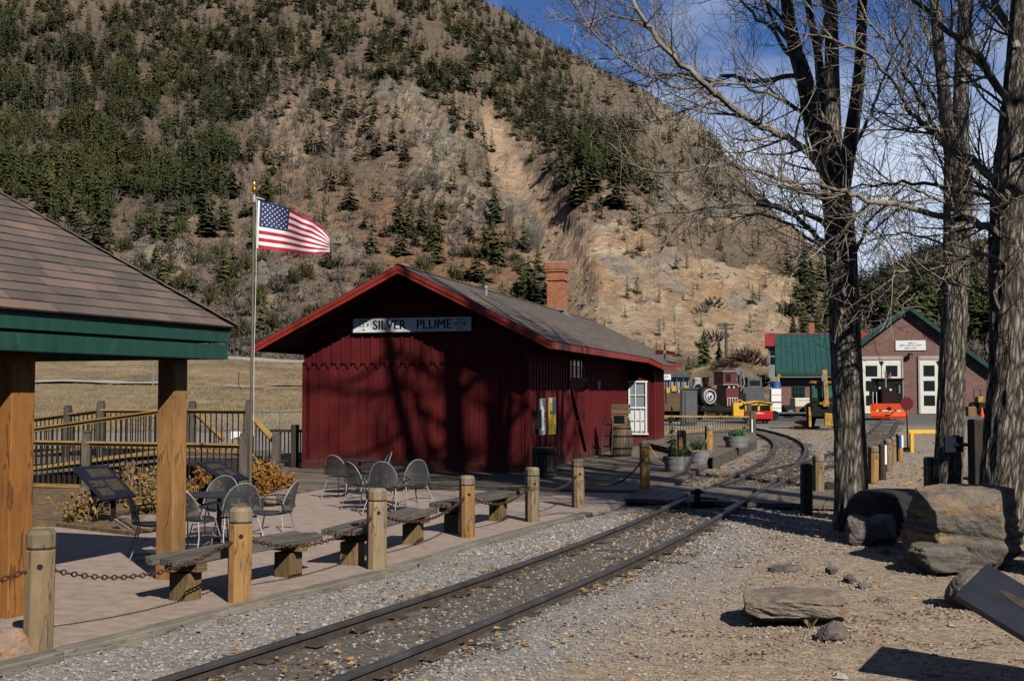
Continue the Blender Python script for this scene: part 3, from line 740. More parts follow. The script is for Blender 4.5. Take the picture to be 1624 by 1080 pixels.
def pine_arrays(seed, n=90):
    """open rounded crown carried on a bare stem"""
    v, t, r = puff_arrays(seed, n, 1.0, .12); rg = np.random.RandomState(seed)
    v = v*np.array((.42,.42,.72))+np.array((0,0,.26)); v[:,2] += (rg.rand()-.5)*.06
    st = np.array([(-.014,-.008,-.06),(.014,-.008,-.06),(0,.016,-.06),(0,0,.9)]); k = len(v)
    return np.concatenate([v, st]), np.concatenate([t, np.array([(k,k+1,k+3),(k+1,k+2,k+3),(k+2,k,k+3)])]), np.concatenate([r, [.1]*4])
def foliage(name, a, b_, c=None, objrand=True):
    m, nt, b = newmat(name)
    f = attr(nt, 'rnd')
    if objrand:
        oi = nd(nt, 'ShaderNodeObjectInfo').outputs['Random']; f = mth(nt, 'ADD', mth(nt, 'MULTIPLY', f, .55), mth(nt, 'MULTIPLY', oi, .45))
    col = rampn(nt, f, [(.1, a), (.9, b_)])
    nn = noise(nt, coords(nt, 'World'), .02, 3)
    col = mixc(nt, 1.0, col, rampn(nt, nn, [(.35, (.75,.8,.85)), (.65, (1.25,1.15,.95))]), 'MULTIPLY')
    nt.links.new(col, b.inputs['Base Color']); b.inputs['Roughness'].default_value = .8; b.inputs['Specular IOR Level'].default_value = .1
    return m
M['fir'] = foliage('conifer_needles', (.036,.047,.02), (.115,.128,.052))
M['juniper'] = foliage('juniper_needles', (.04,.045,.018), (.085,.085,.034))
M['brush'] = foliage('leafless_brush', (.1,.09,.088), (.2,.178,.17))
# mesh data of each kind
def data_of(name, arr, mat):
    o = np_obj(name, arr[0], arr[1], mat, False, arr[2]); me = o.data; bpy.data.objects.remove(o); return me
FIR = [data_of('conifer', conifer_arrays(s, 15, 9, .25, nw, .05, .03, cl_), M['fir']) for s, nw, cl_ in ((1,1.0,0),(2,.8,.5),(3,1.15,.6),(4,.95,1.2),(5,1.4,1.6))]+[data_of('conifer', pine_arrays(s), M['fir']) for s in (6,7)]
FIRA = [conifer_arrays(s, 9, 7, .27, nw, .05, .05, cl_) for s, nw, cl_ in ((11,1.0,0),(12,.8,1),(13,1.2,1),(14,1.0,1.5),(15,.7,.5),(16,1.4,2))]+[pine_arrays(s, 34) for s in (17,18)]+[conifer_arrays(19, 6, 4, .2, .8, .06, .2, 2)]
SHR = [data_of('shrub', puff_arrays(s, 60), M['brush']) for s in (21,22,23,24)]
SHRA = [puff_arrays(s, 26) for s in (31,32,33,34)]
JUN = [data_of('juniper', puff_arrays(s, 90, 1.0, .2), M['juniper']) for s in (41,42)]
col_px = pxs; PYc = PYg
def place_on_hill(px, py):
    """where the sight line to (px, py) first meets the hillside; None if it misses"""
    c = min(max(int(np.searchsorted(col_px, px)), 1), len(col_px)-1)
    colm = PYc[:, c]
    j = np.nonzero((colm <= py) & (Ys > 140))[0]
    if len(j) == 0: return None
    k = j[0]; y0, y1 = colm[k-1], colm[k]; t = (y0-py)/(y0-y1) if y0 != y1 else 0
    Y = Ys[k-1]+(Ys[k]-Ys[k-1])*min(max(t, 0), 1)
    return Y
rng = np.random.RandomState(5)
spots = []   # (px, py, Y, height m, kind)
N = 80000
cx = rng.uniform(-520, 1690, N); cy = rng.uniform(-230, 580, N)
dv = dens_at(DENS, cx, cy); chm, qum, rkm, rdm = masks(cx, cy)
clump = fbm(cx/38, cy/30, 3, 91)
dv = dv*np.where(dv > 5, np.clip(3.6*clump-.85, np.where((cx > 790) & (cx < 1010) & (cy < 330), .8, .2), 1.35), .08+1.5*clump**1.8)*(1-chm)*(1-.75*rkm)*(1-.45*qum)
keep = rng.rand(N)*9.5 < dv*np.where(cx > 1330, .2, 1)*np.where(dv < 4, .5, 1)
for x, y in zip(cx[keep], cy[keep]):
    Y = place_on_hill(x, y)
    if Y is None: continue
    h = 4.2+7.5*rng.rand()**1.4
    if 860 < x < 1250 and y > 330: h = rng.uniform(2, 5)
    if x > 1340: h = rng.uniform(6, 12)
    spots.append([x, y, Y, h, 0])
# trees on the skyline
for x in np.arange(800, 1330, 4.5):
    if rng.rand() < (.8 if x < 1010 else .35):
        j = int(np.searchsorted(col_px, x)); c = PYc[Ys > 200, j]; k = int(np.argmin(c)); Y = Ys[Ys > 200][k]
        spots.append([x, c[k], Y-2, rng.uniform(4, 10), 0])
BIG = [(332,186,46),(100,97,46),(553,332,54),(652,360,46),(692,380,66),(750,398,30),(783,388,46),(812,391,46),(828,398,24),(853,432,52),(862,478,64),(849,474,58),(868,470,40),(686,421,36),(590,318,40),(572,330,46),(600,315,34),(640,320,40),(661,310,36),
       (757,275,36),(918,466,30),(255,368,36),(238,366,30),(330,345,50),(358,352,40),(205,326,36),(140,344,40),(160,356,50),(380,300,44),(395,255,40),(640,248,44),(657,230,36),(500,268,34),(475,190,30),(440,250,40),(30,310,52),(52,318,44),
       (720,300,36),(770,250,40),(745,330,30),(700,345,40),(1125,590,30),(880,300,46),(905,310,50),(930,330,44),(955,345,40),(1015,360,40),(1050,375,38),(1175,390,40),(1195,405,44),(1205,395,40),(1160,345,40)]
for x, y, hp in BIG:
    Y = place_on_hill(x, y)
    if Y: spots.append([x, y, Y, hp/F*Y, 0])
spots.sort(key=lambda s: -s[3]/s[2])
inframe = [s for s in spots if -5 < s[0] < 1629 and 0 < s[1] < 590]
def hidden(x, y):   # behind the depot, the pavilion or the engine house
    return (x < 365 and y > 330+x*.52) or (400 < x < 1085 and y > 430+abs(x-628)*.54 and x < 640) or (640 <= x < 1085 and y > 428+(x-628)*.29+30) or (x > 1225 and y > 500)
vis = [s for s in inframe if not hidden(s[0], s[1]-s[3]/s[2]*F*.7)]
chosen = vis[:290]; ch_ids = set(id(s) for s in chosen)
def zone(x, y):
    if x > 1345: return 'on the wooded hill behind the brick engine house'
    if y > 330 and x > 870: return 'in the pale quarry scar right of the brick chimney' if x < 1130 else 'at the foot of the cliffs left of the bare tree trunk'
    if x > 800: return 'high on the ridge below the skyline' if y < 200 else 'on the steep spur right of the bare chute'
    if x < 415: return 'in the thick forest high above the pavilion roof' if y < 180 else ('at the lower edge of the forest above the pavilion roof' if y > 270 else 'halfway up the forest left of the flagpole top')
    if x < 560: return 'in the dark forest belt above the flag' if y < 150 else ('on the grey brushy slope above the flag' if y < 300 else 'on the bare slope behind the flag')
    if y < 150: return 'in the forest above the grey cliff'
    return 'beside the grey cliff on the middle slope' if y < 260 else 'on the reddish slope above the depot roof'
forms = ['pointed', 'slender', 'broad', 'ragged', 'bushy', 'rounded', 'round topped']
for s in chosen:
    x, y, Y, h, k = s; p = gp(x, Y); f = rng.randint(7)
    if x > 600 and y > 300: f = rng.choice([0, 2, 3, 4])
    o = bpy.data.objects.new('conifer', FIR[f]); COL.objects.link(o); o.location = (p.x, p.y, p.z-.1)
    sxy = h*rng.uniform(.85, 1.25)*(1.35 if 838 < x < 870 else 1.12); o.scale = (sxy, sxy, h); o.rotation_euler = (rng.uniform(-.04,.04), rng.uniform(-.04,.04), rng.uniform(0, 6.28))
    hp = h/Y*F; sz = 'tall' if hp > 38 else ('middling' if hp > 29 else 'small')
    tag(o, f'{sz} {forms[f]} conifer {zone(x, y)}', 'conifer', 'single conifers scattered over the hillside')
def merge(arrs, recs):
    V = []; T = []; Rn = []; b0 = 0
    for (a, x, y, z, sx_, sz_, rz) in recs:
        v, t, r = arrs[a]; c, s = math.cos(rz), math.sin(rz)
        vv = np.stack([(v[:,0]*c-v[:,1]*s)*sx_+x, (v[:,0]*s+v[:,1]*c)*sx_+y, v[:,2]*sz_+z], -1)
        V.append(vv); T.append(t+b0); Rn.append(np.clip(r*.6+rng.rand()*.4, 0, 1)); b0 += len(v)
    return np.concatenate(V), np.concatenate(T), np.concatenate(Rn)
recs = []
for s in spots:
    if id(s) in ch_ids: continue
    p = gp(s[0], s[2]); h = s[3]; recs.append((rng.randint(9), p.x, p.y, p.z-.1, h*rng.uniform(.85,1.3), h, rng.uniform(0, 6.28)))
V, T, Rn = merge(FIRA, recs)
M['fir_far'] = foliage('far_forest_needles', (.036,.046,.02), (.115,.126,.052), objrand=False)
o = np_obj('forest', V, T, M['fir_far'], False, Rn); tag(o, 'distant dark conifer forest covering the upper hillside', 'forest', kind='stuff')
# ---- grey leafless brush
SD = np.array([[4,4,4,4,4,4,4,4,2,2,2,2,2,2,10,10,10],[4,4,4,4,4,4,4,4,2,2,2,2,2,2,10,10,10],[4,4,4,4,4,3,3,2,2,1,1,1,1,1,10,10,10],[4,4,4,4,4,4,3,3,2,1,1,1,1,6,10,10,10],[4,4,4,4,7,5,4,3,2,1,1,1,1,6,10,10,10],[2,2,3,4,9,7,4,4,1,1,1,1,1,6,10,10,10],[2,2,3,4,7,5,5,5,0.4,0.5,0.5,0.8,1,6,10,10,10],[3,3,5,5,4,4,6,6,0.6,0.4,0.4,0.5,1,6,10,10,10],[3,4,7,8,6,6,4,4,1,0.5,0.3,0.3,0.5,6,10,10,10],[4,5,8,9,8,7,4,2,1.5,0.5,0.3,0.3,0.5,6,10,10,10],[3,4,6,8,8,7,4,2,1,0.6,0.6,0.6,0.8,6,10,10,10],[2,2,3,5,5,4,3,1,1,0.6,0.8,1,1,6,10,10,10]], float)
N = 29000; cx = rng.uniform(-500, 1700, N); cy = rng.uniform(20, 585, N)
dv = dens_at(SD, cx, cy); chm, qum, rkm, rdm = masks(cx, cy); dv = dv*(1-chm)*(1-.7*qum)*(.3+1.5*fbm(cx/30, cy/24, 3, 97))
keep = rng.rand(N)*12 < dv; sh = []
for x, y in zip(cx[keep], cy[keep]):
    Y = place_on_hill(x, y)
    if Y: sh.append((x, y, Y, rng.uniform(1.4, 4.8)))
sh.sort(key=lambda s: -s[3]/s[2]); shv = [s for s in sh if 0 < s[0] < 1624 and not hidden(s[0], s[1]-8)]
chs = shv[:210]; chset = set(id(s) for s in chs)
sform = ['rounded', 'spreading', 'ragged', 'low']
for s in chs:
    x, y, Y, wd = s; p = gp(x, Y); f = rng.randint(4)
    jn = rng.rand() < .16
    o = bpy.data.objects.new('juniper' if jn else 'shrub', JUN[f % 2] if jn else SHR[f]); COL.objects.link(o)
    o.location = (p.x, p.y, p.z-.1); hh_ = wd*(1.0 if jn else .75)*rng.uniform(.8, 1.3); o.scale = (wd*1.25, wd*1.25, hh_*1.2); o.rotation_euler = (0, 0, rng.uniform(0, 6.28))
    if jn: tag(o, f'{sform[f]} olive juniper {zone(x, y)}', 'juniper', 'juniper bushes on the lower slope')
    else: tag(o, f'{sform[f]} grey shrub {zone(x, y)}', 'shrub', 'grey shrubs on the lower slope')
recs = []
for s in sh:
    if id(s) in chset: continue
    p = gp(s[0], s[2]); wd = s[3]*rng.uniform(.8, 1.3)
    tallk = 2.2 if (s[1] < 330 and s[0] < 560) else .9
    if s[0] > 1335: wd *= 1.7
    recs.append((rng.randint(4), p.x, p.y, p.z-.1, wd*(.6 if tallk > 2 else 1), wd*tallk, rng.uniform(0, 6.28)))
V, T, Rn = merge(SHRA, recs)
M['brush_far'] = foliage('far_brush', (.11,.1,.098), (.215,.19,.18), objrand=False)
o = np_obj('brushwood', V, T, M['brush_far'], False, Rn); tag(o, 'grey leafless brush and aspen thickets across the slope', 'brush', kind='stuff')
# ---- crags: separate rocks standing out of the slope as one mass of scree
recs = []
def stone_arrays(seed):
    r_ = np.random.RandomState(seed)
    V = np.array([(1,0,0),(-1,0,0),(0,1,0),(0,-1,0),(0,0,1),(0,0,-1)], float)*.5*(.6+.8*r_.rand(6,1))+(r_.rand(6,3)-.5)*.25
    T = np.array([(0,2,4),(2,1,4),(1,3,4),(3,0,4),(2,0,5),(1,2,5),(3,1,5),(0,3,5)])
    return V, T, np.full(6, r_.rand())
STN = [stone_arrays(s) for s in range(50, 60)]
N = 5200; cx = rng.uniform(0, 1330, N); cy = rng.uniform(90, 585, N); chm, qum, rkm, rdm = masks(cx, cy)
keep = rng.rand(N) < (.06+.85*rkm+.55*qum+.2*chm)*(.3+1.2*fbm(cx/20, cy/16, 3, 99))
for x, y in zip(cx[keep], cy[keep]):
    Y = place_on_hill(x, y)
    if Y:
        p = gp(x, Y); s_ = rng.uniform(.5, 1.9)*(1.6 if rng.rand() < .1 else .8); recs.append((rng.randint(10), p.x, p.y, p.z-s_*.1, s_*1.3, s_*.8, rng.uniform(0, 6.28)))
V, T, Rn = merge(STN, recs)
m = mk('scree_rock', (.2,.17,.13), (.4,.32,.22), .15, 'World', rough=.95, rnd=.7, patch=((.42,.26,.12), .06, .52, .66))
o = np_obj('scree', V, T, m, False, Rn); tag(o, 'broken rock and scree on cliffs and quarry face', 'scree', kind='stuff')

# ------------------------------------------------------------------ conifers and bushes nearer the yard
def near_conifer(x, y, Y, h, label, r=.2, seed=1, z=None):
    p = A(x, y, Y) if z is None else z
    t = thing('conifer', label, 'conifer', p, random.random()*6, 'young conifers on the slope beyond the yard')
    mb = MB(); mb.cyl((0,0,-.5), (0,0,h*.92), h*.025, h*.004, 8); mb.build('trunk', M['limb'], t)
    v, tt, rr = conifer_arrays(seed, 26, 15, r, 1.0, .05, .04, .6)
    np_obj('crown', v*h, tt, M['fir'], False, rr, None, t)
near_conifer(1117, 592, 150, 5.6, 'dark conifer left of the utility pole on the slope behind the steam locomotive', .3, 71)
near_conifer(1140, 590, 152, 4.3, 'smaller conifer beside the utility pole on the slope behind the locomotive', .24, 72)
near_conifer(1092, 612, 140, 3.6, 'pale green conifer just beyond the right end of the depot roof', .3, 73)
near_conifer(1258, 535, 170, 3.6, 'leftmost of the conifers above the red roofed house', .26, 74)
near_conifer(1276, 535, 172, 5.2, 'tallest of the conifers above the red roofed house', .27, 75)
near_conifer(1298, 535, 174, 4.4, 'conifer close behind the left bare trunk above the red roofed house', .3, 76)
# ------------------------------------------------------------------ bare cottonwoods
class Tree:
    def __init__(s, name, label, seed, base):
        s.rng = random.Random(seed); s.base = base
        s.t = thing(name, label, 'tree', base, 0, 'bare cottonwood trees')
        s.trunk = MB(); s.limbs = MB(); s.twigs = MB(); s.ntw = 0
    def L(s, p): return Vector(p)-s.base
    def main(s, pts, n=36, rough=.12, seed=0):
        """trunk with furrowed bark: pts = (Vector, radius)"""
        P_ = spline([p for p, r in pts], 10); Rr = np.interp(np.linspace(0, len(pts)-1, len(P_)), range(len(pts)), [r for p, r in pts])
        Q = resample(P_, .09); Rq = np.interp(np.linspace(0, 1, len(Q)), np.linspace(0, 1, len(P_)), Rr)
        b0 = len(s.trunk.v)
        s.trunk.tube([s.L(q) for q in Q], list(Rq), n, True, True)
        vs = s.trunk.v; k = np.arange(n); nn = len(Q)
        A_, B_ = np.meshgrid(k/n, np.arange(nn))
        per = lambda fr, zs, sd: (vnoise(np.cos(A_*2*np.pi)*fr+B_*.004, np.sin(A_*2*np.pi)*fr+B_*zs, sd+seed))
        h = np.abs(per(4.2, .10, 3)-.5)*2*.6+np.abs(per(8, .2, 5)-.5)*2*.4
        lump = per(.9, .03, 7)
        for i in range(nn):
            c = s.L(Q[i])
            for j in range(n):
                v = Vector(vs[b0+i*n+j]); d = v-c
                vs[b0+i*n+j] = tuple(c+d*(1+(h[i,j]-.35)*rough*2+(lump[i,j]-.5)*.2))
    def limb(s, pts, r0, r1, twigs=1.0, n=8, curl=.25, sec=(.7, 1.7)):
        P_ = spline([Vector(p) for p in pts], 8); Q = resample(P_, .16)
        if len(Q) < 2: return
        g = s.rng; Q2 = []
        for i, q in enumerate(Q):
            a = min(i, 6)/6*.03; Q2.append(q+Vector((g.uniform(-a,a), g.uniform(-a,a), g.uniform(-a,a))))
        N_ = len(Q2); rad = [r0+(r1-r0)*i/(N_-1) for i in range(N_)]
        s.limbs.tube([s.L(q) for q in Q2], rad, n, True, True)
        i = 2
        while i < N_:
            f = i/N_; d = (Q2[min(i+1, N_-1)]-Q2[i-1]).normalized()
            for rep in range(1):
                if g.random() < .84*twigs: s.branch(Q2[i], d, g.uniform(*sec)*(1-.35*f), max(rad[i]*.38, .009), 0)
            if g.random() < .3*twigs: s.branch(Q2[i], d, g.uniform(.2, .7), .006, 1)
            i += 1
        s.branch(Q2[-1], (Q2[-1]-Q2[-2]).normalized(), g.uniform(.5, 1.1), r1, 0, 12)
    def branch(s, p, d, L, r, lev, ang=None):
        g = s.rng; d = Vector(d).normalized()
        ax = d.orthogonal().normalized(); ax.rotate(Matrix.Rotation(g.uniform(0, 6.283), 3, d))
        dd = d.copy(); dd.rotate(Matrix.Rotation(R(ang if ang is not None else g.uniform(32, 68)), 3, ax))
        r = min(r, .03); k = max(3, int(L/(.14 if lev == 0 else .1))); st = L/k
        pts = [Vector(p)]; wob = Vector((g.uniform(-1,1), g.uniform(-1,1), g.uniform(-.2,.6)))
        for i in range(k):
            dd = (dd+Vector((g.uniform(-.16,.16), g.uniform(-.16,.16), .07+g.uniform(-.1,.12)))+wob*.05).normalized()
            pts.append(pts[-1]+dd*st)
        rad = [max(r*(1-.72*i/k), .0034) for i in range(k+1)]
        (s.twigs).tube([s.L(q) for q in pts], rad, 4 if lev == 0 else 3, False, lev == 0); s.ntw += 1
        if lev < 2:
            for i in range(1, k+1):
                if g.random() < (.9 if lev == 0 else .58):
                    t = (pts[i]-pts[i-1]).normalized()
                    s.branch(pts[i], t, (g.uniform(.25, .75) if lev == 0 else g.uniform(.08, .26))*(1.15-.5*i/k), max(rad[i]*.6, .0032), lev+1)
    def done(s):
        s.trunk.build('trunk', M['bark'], s.t)
        if s.limbs.v: c = s.limbs.build('crown', M['limb'], s.t)
        if s.twigs.v: s.twigs.build('twig', M['twig'], c); c.children[0]['kind'] = 'stuff'
        print('tree', s.t['label'][:30], 'twigs', s.ntw, 'verts', len(s.twigs.v))
def path(tr, pts, Y0, dY=0.0, wob=.25):
    """polyline seen at image points, carried through the crown at its own depth"""
    n = len(pts); out = []
    for i, (x, y) in enumerate(pts):
        out.append(A(x, y, Y0+dY*i/max(n-1, 1)+tr.rng.uniform(-wob, wob)*(1 if i else 0)))
    return out
pxw = lambda w_, Y: w_/F*Y/2
# --- left of the two big trunks
T1Y = 16.35; b1 = G(1350, 836, -.08)
t1 = Tree('bare_tree', 'large leafless cottonwood with dark furrowed trunk rising left of the boulders', 101, b1)
t1.main([(b1+Vector((0,0,-.15)), pxw(66,T1Y)), (A(1351,800,T1Y), pxw(54,T1Y)), (A(1349,700,T1Y), pxw(50,T1Y)), (A(1342,560,T1Y), pxw(47,T1Y)), (A(1336,430,T1Y), pxw(46,T1Y)), (A(1330,340,T1Y), pxw(48,T1Y)), (A(1324,275,T1Y), pxw(44,T1Y))], 44, .13, 1)
t1.main([(A(1328,320,T1Y), pxw(34,T1Y)), (A(1308,245,T1Y), pxw(32,T1Y)), (A(1290,190,T1Y), pxw(30,T1Y)), (A(1277,130,T1Y-.1), pxw(27,T1Y)), (A(1262,80,T1Y-.2), pxw(20,T1Y)), (A(1250,20,T1Y-.3), pxw(17,T1Y)), (A(1240,-90,T1Y-.5), pxw(12,T1Y))], 20, .05, 2)
t1.main([(A(1326,300,T1Y), pxw(30,T1Y)), (A(1322,220,T1Y+.2), pxw(26,T1Y)), (A(1320,140,T1Y+.4), pxw(22,T1Y)), (A(1319,60,T1Y+.5), pxw(18,T1Y)), (A(1317,-60,T1Y+.7), pxw(14,T1Y)), (A(1312,-200,T1Y+.9), pxw(8,T1Y))], 20, .05, 3)
t1.main([(A(1334,310,T1Y), pxw(28,T1Y)), (A(1346,240,T1Y-.2), pxw(24,T1Y)), (A(1357,168,T1Y-.4), pxw(20,T1Y)), (A(1364,105,T1Y-.5), pxw(17,T1Y)), (A(1367,20,T1Y-.6), pxw(14,T1Y)), (A(1372,-120,T1Y-.8), pxw(9,T1Y))], 20, .05, 4)
t1.main([(A(1312,250,T1Y), pxw(22,T1Y)), (A(1304,170,T1Y+.5), pxw(18,T1Y)), (A(1297,84,T1Y+.8), pxw(14,T1Y)), (A(1282,10,T1Y+1), pxw(12,T1Y)), (A(1270,-100,T1Y+1.2), pxw(8,T1Y))], 16, .05, 5)
LB = [([(1316,300),(1293,252),(1249,219),(1215,203),(1179,186),(1150,160),(1118,136),(1082,103),(1058,80),(1032,50),(1016,25),(1004,-8)], 11, 3.2, -1.5),
 ([(1276,128),(1255,120),(1229,125),(1188,130),(1157,120),(1127,132),(1090,118),(1054,124),(1010,140)], 7, 2, .6),
 ([(1290,192),(1277,183),(1260,170),(1243,158),(1218,146),(1193,141),(1160,133),(1118,136)], 6, 2, -.4),
 ([(1272,112),(1263,98),(1240,75),(1218,42),(1193,22),(1165,-5)], 7, 3, .8),
 ([(1256,50),(1230,20),(1200,-15)], 5, 2, -.6),
 ([(1325,330),(1300,312),(1270,300),(1240,285),(1200,272),(1150,262),(1100,266),(1050,272)], 7, 2, -1.2),
 ([(1328,375),(1310,358),(1285,342),(1245,334),(1200,318),(1160,300),(1110,290)], 8, 2, 1.2),
 ([(1330,395),(1300,380),(1260,345),(1215,325),(1160,328),(1105,332),(1060,340),(1012,346)], 7, 1.6, -.8),
 ([(1332,410),(1290,385),(1240,352),(1180,338),(1140,345),(1100,342),(1060,375)], 5, 1.5, .3),
 ([(1346,240),(1360,224),(1374,195),(1384,164),(1397,137),(1412,95)], 6, 2.5, 1.0),
 ([(1118,136),(1080,140),(1040,125),(1000,105),(960,70),(930,42),(893,22)], 4, 1.3, -1.0),
 ([(1105,128),(1060,118),(1030,120),(990,95),(960,60),(938,30)], 4, 1.2, .5),
 ([(1082,103),(1050,60),(1020,40),(985,30),(940,28)], 3.5, 1.2, -.7),
 ([(1150,160),(1100,170),(1060,190),(1030,205),(1010,190)], 4, 1.2, -.4),
 ([(1338,440),(1320,410),(1290,395),(1262,390)], 5, 2, -.5),
 ([(1348,420),(1362,388),(1380,350),(1400,330),(1425,300)], 5, 2, .5)]
for pts, w0, w1, dY in LB: t1.limb(path(t1, pts, T1Y, dY), pxw(w0*1.3, T1Y), pxw(w1*1.5, T1Y), 1.0)
# stems that run on above the picture
for pts in ([(1319,60),(1300,-40),(1280,-150)], [(1250,20),(1215,-90),(1190,-200)], [(1367,20),(1390,-80),(1420,-200)], [(1297,84),(1330,-60),(1350,-180)], [(1262,80),(1225,30),(1190,-40)]):
    t1.limb(path(t1, pts, T1Y, random.uniform(-2, 2)), pxw(9, T1Y), pxw(3, T1Y), .9)
t1.done()
# --- middle trunk
T2Y = 20.4; b2 = G(1504, 797, -.08)
t2 = Tree('bare_tree', 'leafless cottonwood with straight grey trunk standing behind the big layered boulder', 102, b2)
t2.main([(b2+Vector((0,0,-.3)), pxw(52,T2Y)), (A(1504,760,T2Y), pxw(45,T2Y)), (A(1507,680,T2Y), pxw(41,T2Y)), (A(1511,560,T2Y), pxw(38,T2Y)), (A(1515,450,T2Y), pxw(37,T2Y)), (A(1518,340,T2Y), pxw(38,T2Y)), (A(1518,270,T2Y), pxw(42,T2Y)), (A(1517,235,T2Y), pxw(38,T2Y))], 40, .11, 11)
t2.main([(A(1514,275,T2Y), pxw(24,T2Y)), (A(1502,200,T2Y-.2), pxw(22,T2Y)), (A(1494,120,T2Y-.3), pxw(19,T2Y)), (A(1485,40,T2Y-.4), pxw(16,T2Y)), (A(1478,-80,T2Y-.5), pxw(12,T2Y))], 18, .05, 12)
t2.main([(A(1520,275,T2Y), pxw(28,T2Y)), (A(1523,200,T2Y+.2), pxw(25,T2Y)), (A(1525,120,T2Y+.3), pxw(22,T2Y)), (A(1529,30,T2Y+.4), pxw(17,T2Y)), (A(1533,-100,T2Y+.5), pxw(12,T2Y))], 18, .05, 13)
for pts, w0, w1, dY in [([(1516,330),(1490,318),(1450,300),(1410,285),(1380,262)], 5, 2, -1), ([(1502,200),(1480,150),(1455,110),(1430,70),(1410,20)], 6, 2, -1), ([(1525,130),(1550,80),(1570,30),(1590,-30)], 6, 2, 1), ([(1514,400),(1480,380),(1440,370),(1400,375)], 5, 2, 1.5),
   ([(1516,360),(1545,330),(1570,300)], 5, 2, 1), ([(1494,120),(1470,60),(1450,-20)], 6, 2.5, .5), ([(1516,430),(1470,420),(1430,432),(1395,440),(1362,455)], 5, 1.6, 2), ([(1522,420),(1560,400),(1600,390)], 5, 2, -1), ([(1485,40),(1460,-60),(1430,-160)], 6, 2, .5), ([(1529,30),(1560,-80)], 6, 2, .5)]:
    t2.limb(path(t2, pts, T2Y, dY), pxw(w0, T2Y), pxw(w1*1.3, T2Y), 1.0)
t2.done()
# --- right trunk
T3Y = 15.1; b3 = G(1592, 856, -.08)
t3 = Tree('bare_tree', 'thickest leafless cottonwood, at the right edge behind the layered boulder', 103, b3)
t3.main([(b3+Vector((0,0,-.15)), pxw(90,T3Y)), (A(1594,820,T3Y), pxw(78,T3Y)), (A(1597,730,T3Y), pxw(72,T3Y)), (A(1600,600,T3Y), pxw(66,T3Y)), (A(1603,480,T3Y), pxw(66,T3Y)), (A(1604,380,T3Y), pxw(64,T3Y)), (A(1608,280,T3Y), pxw(56,T3Y)), (A(1613,180,T3Y), pxw(42,T3Y)), (A(1617,60,T3Y), pxw(32,T3Y)), (A(1622,-80,T3Y), pxw(22,T3Y))], 44, .13, 21)
RB = [([(1610,230),(1601,173),(1588,145),(1572,125),(1558,100),(1546,82),(1528,66),(1507,55),(1490,38),(1476,24),(1449,-2)], 13, 5, -1.0),
 ([(1600,330),(1565,275),(1529,247),(1497,229),(1476,207),(1460,192),(1445,180),(1430,158),(1418,135),(1389,96),(1360,80),(1331,70),(1288,50)], 10, 2, -1.5),
 ([(1497,229),(1484,205),(1473,185),(1462,165),(1452,149),(1440,130),(1430,111),(1407,75),(1384,43),(1360,10)], 6, 2, -1),
 ([(1615,90),(1611,65),(1600,45),(1587,26),(1575,-5)], 12, 8, .5),
 ([(1604,400),(1577,365),(1555,355),(1534,348),(1515,344),(1493,341),(1460,332),(1433,327),(1408,322),(1384,319),(1355,310),(1331,300),(1290,292),(1254,298),(1215,292)], 12, 2, -2.2),
 ([(1600,345),(1572,317),(1550,308),(1529,303),(1510,300),(1488,298),(1460,292),(1433,290),(1405,292),(1375,295),(1345,298)], 8, 2, 1.5),
 ([(1622,370),(1611,341),(1598,315),(1589,295),(1580,287),(1572,281),(1552,268),(1529,254),(1508,238)], 10, 4, -.8),
 ([(1604,430),(1580,410),(1540,405),(1500,420),(1460,432),(1420,428)], 6, 2, -1),
 ([(1600,470),(1570,470),(1540,455),(1500,450),(1460,455),(1430,470),(1400,462)], 6, 1.5, 1.0),
 ([(1605,440),(1622,400),(1640,370)], 7, 4, .3), ([(1608,520),(1590,500),(1575,470),(1568,440)], 5, 2, -.6),
 ([(1577,365),(1560,400),(1548,420),(1520,430)], 4, 1.5, -.3), ([(1546,82),(1540,40),(1545,0)], 5, 3, .3), ([(1507,55),(1515,10),(1530,-40)], 5, 3, .4), ([(1384,319),(1355,345),(1330,372),(1300,395)], 4, 1.5, -.5), ([(1433,327),(1400,350),(1375,375),(1355,372)], 4, 1.3, -.3), ([(1572,125),(1540,120),(1500,122)], 4, 1.5, -.3)]
for pts, w0, w1, dY in RB: t3.limb(path(t3, pts, T3Y, dY), pxw(w0*1.15, T3Y), pxw(w1*1.5, T3Y), 1.05)
for pts in ([(1622,-40),(1580,-120),(1540,-220)], [(1620,0),(1660,-80),(1700,-180)], [(1610,250),(1680,180),(1730,80)]):
    t3.limb(path(t3, pts, T3Y, random.uniform(-2, 2)), pxw(10, T3Y), pxw(3, T3Y), .9)
t3.done()
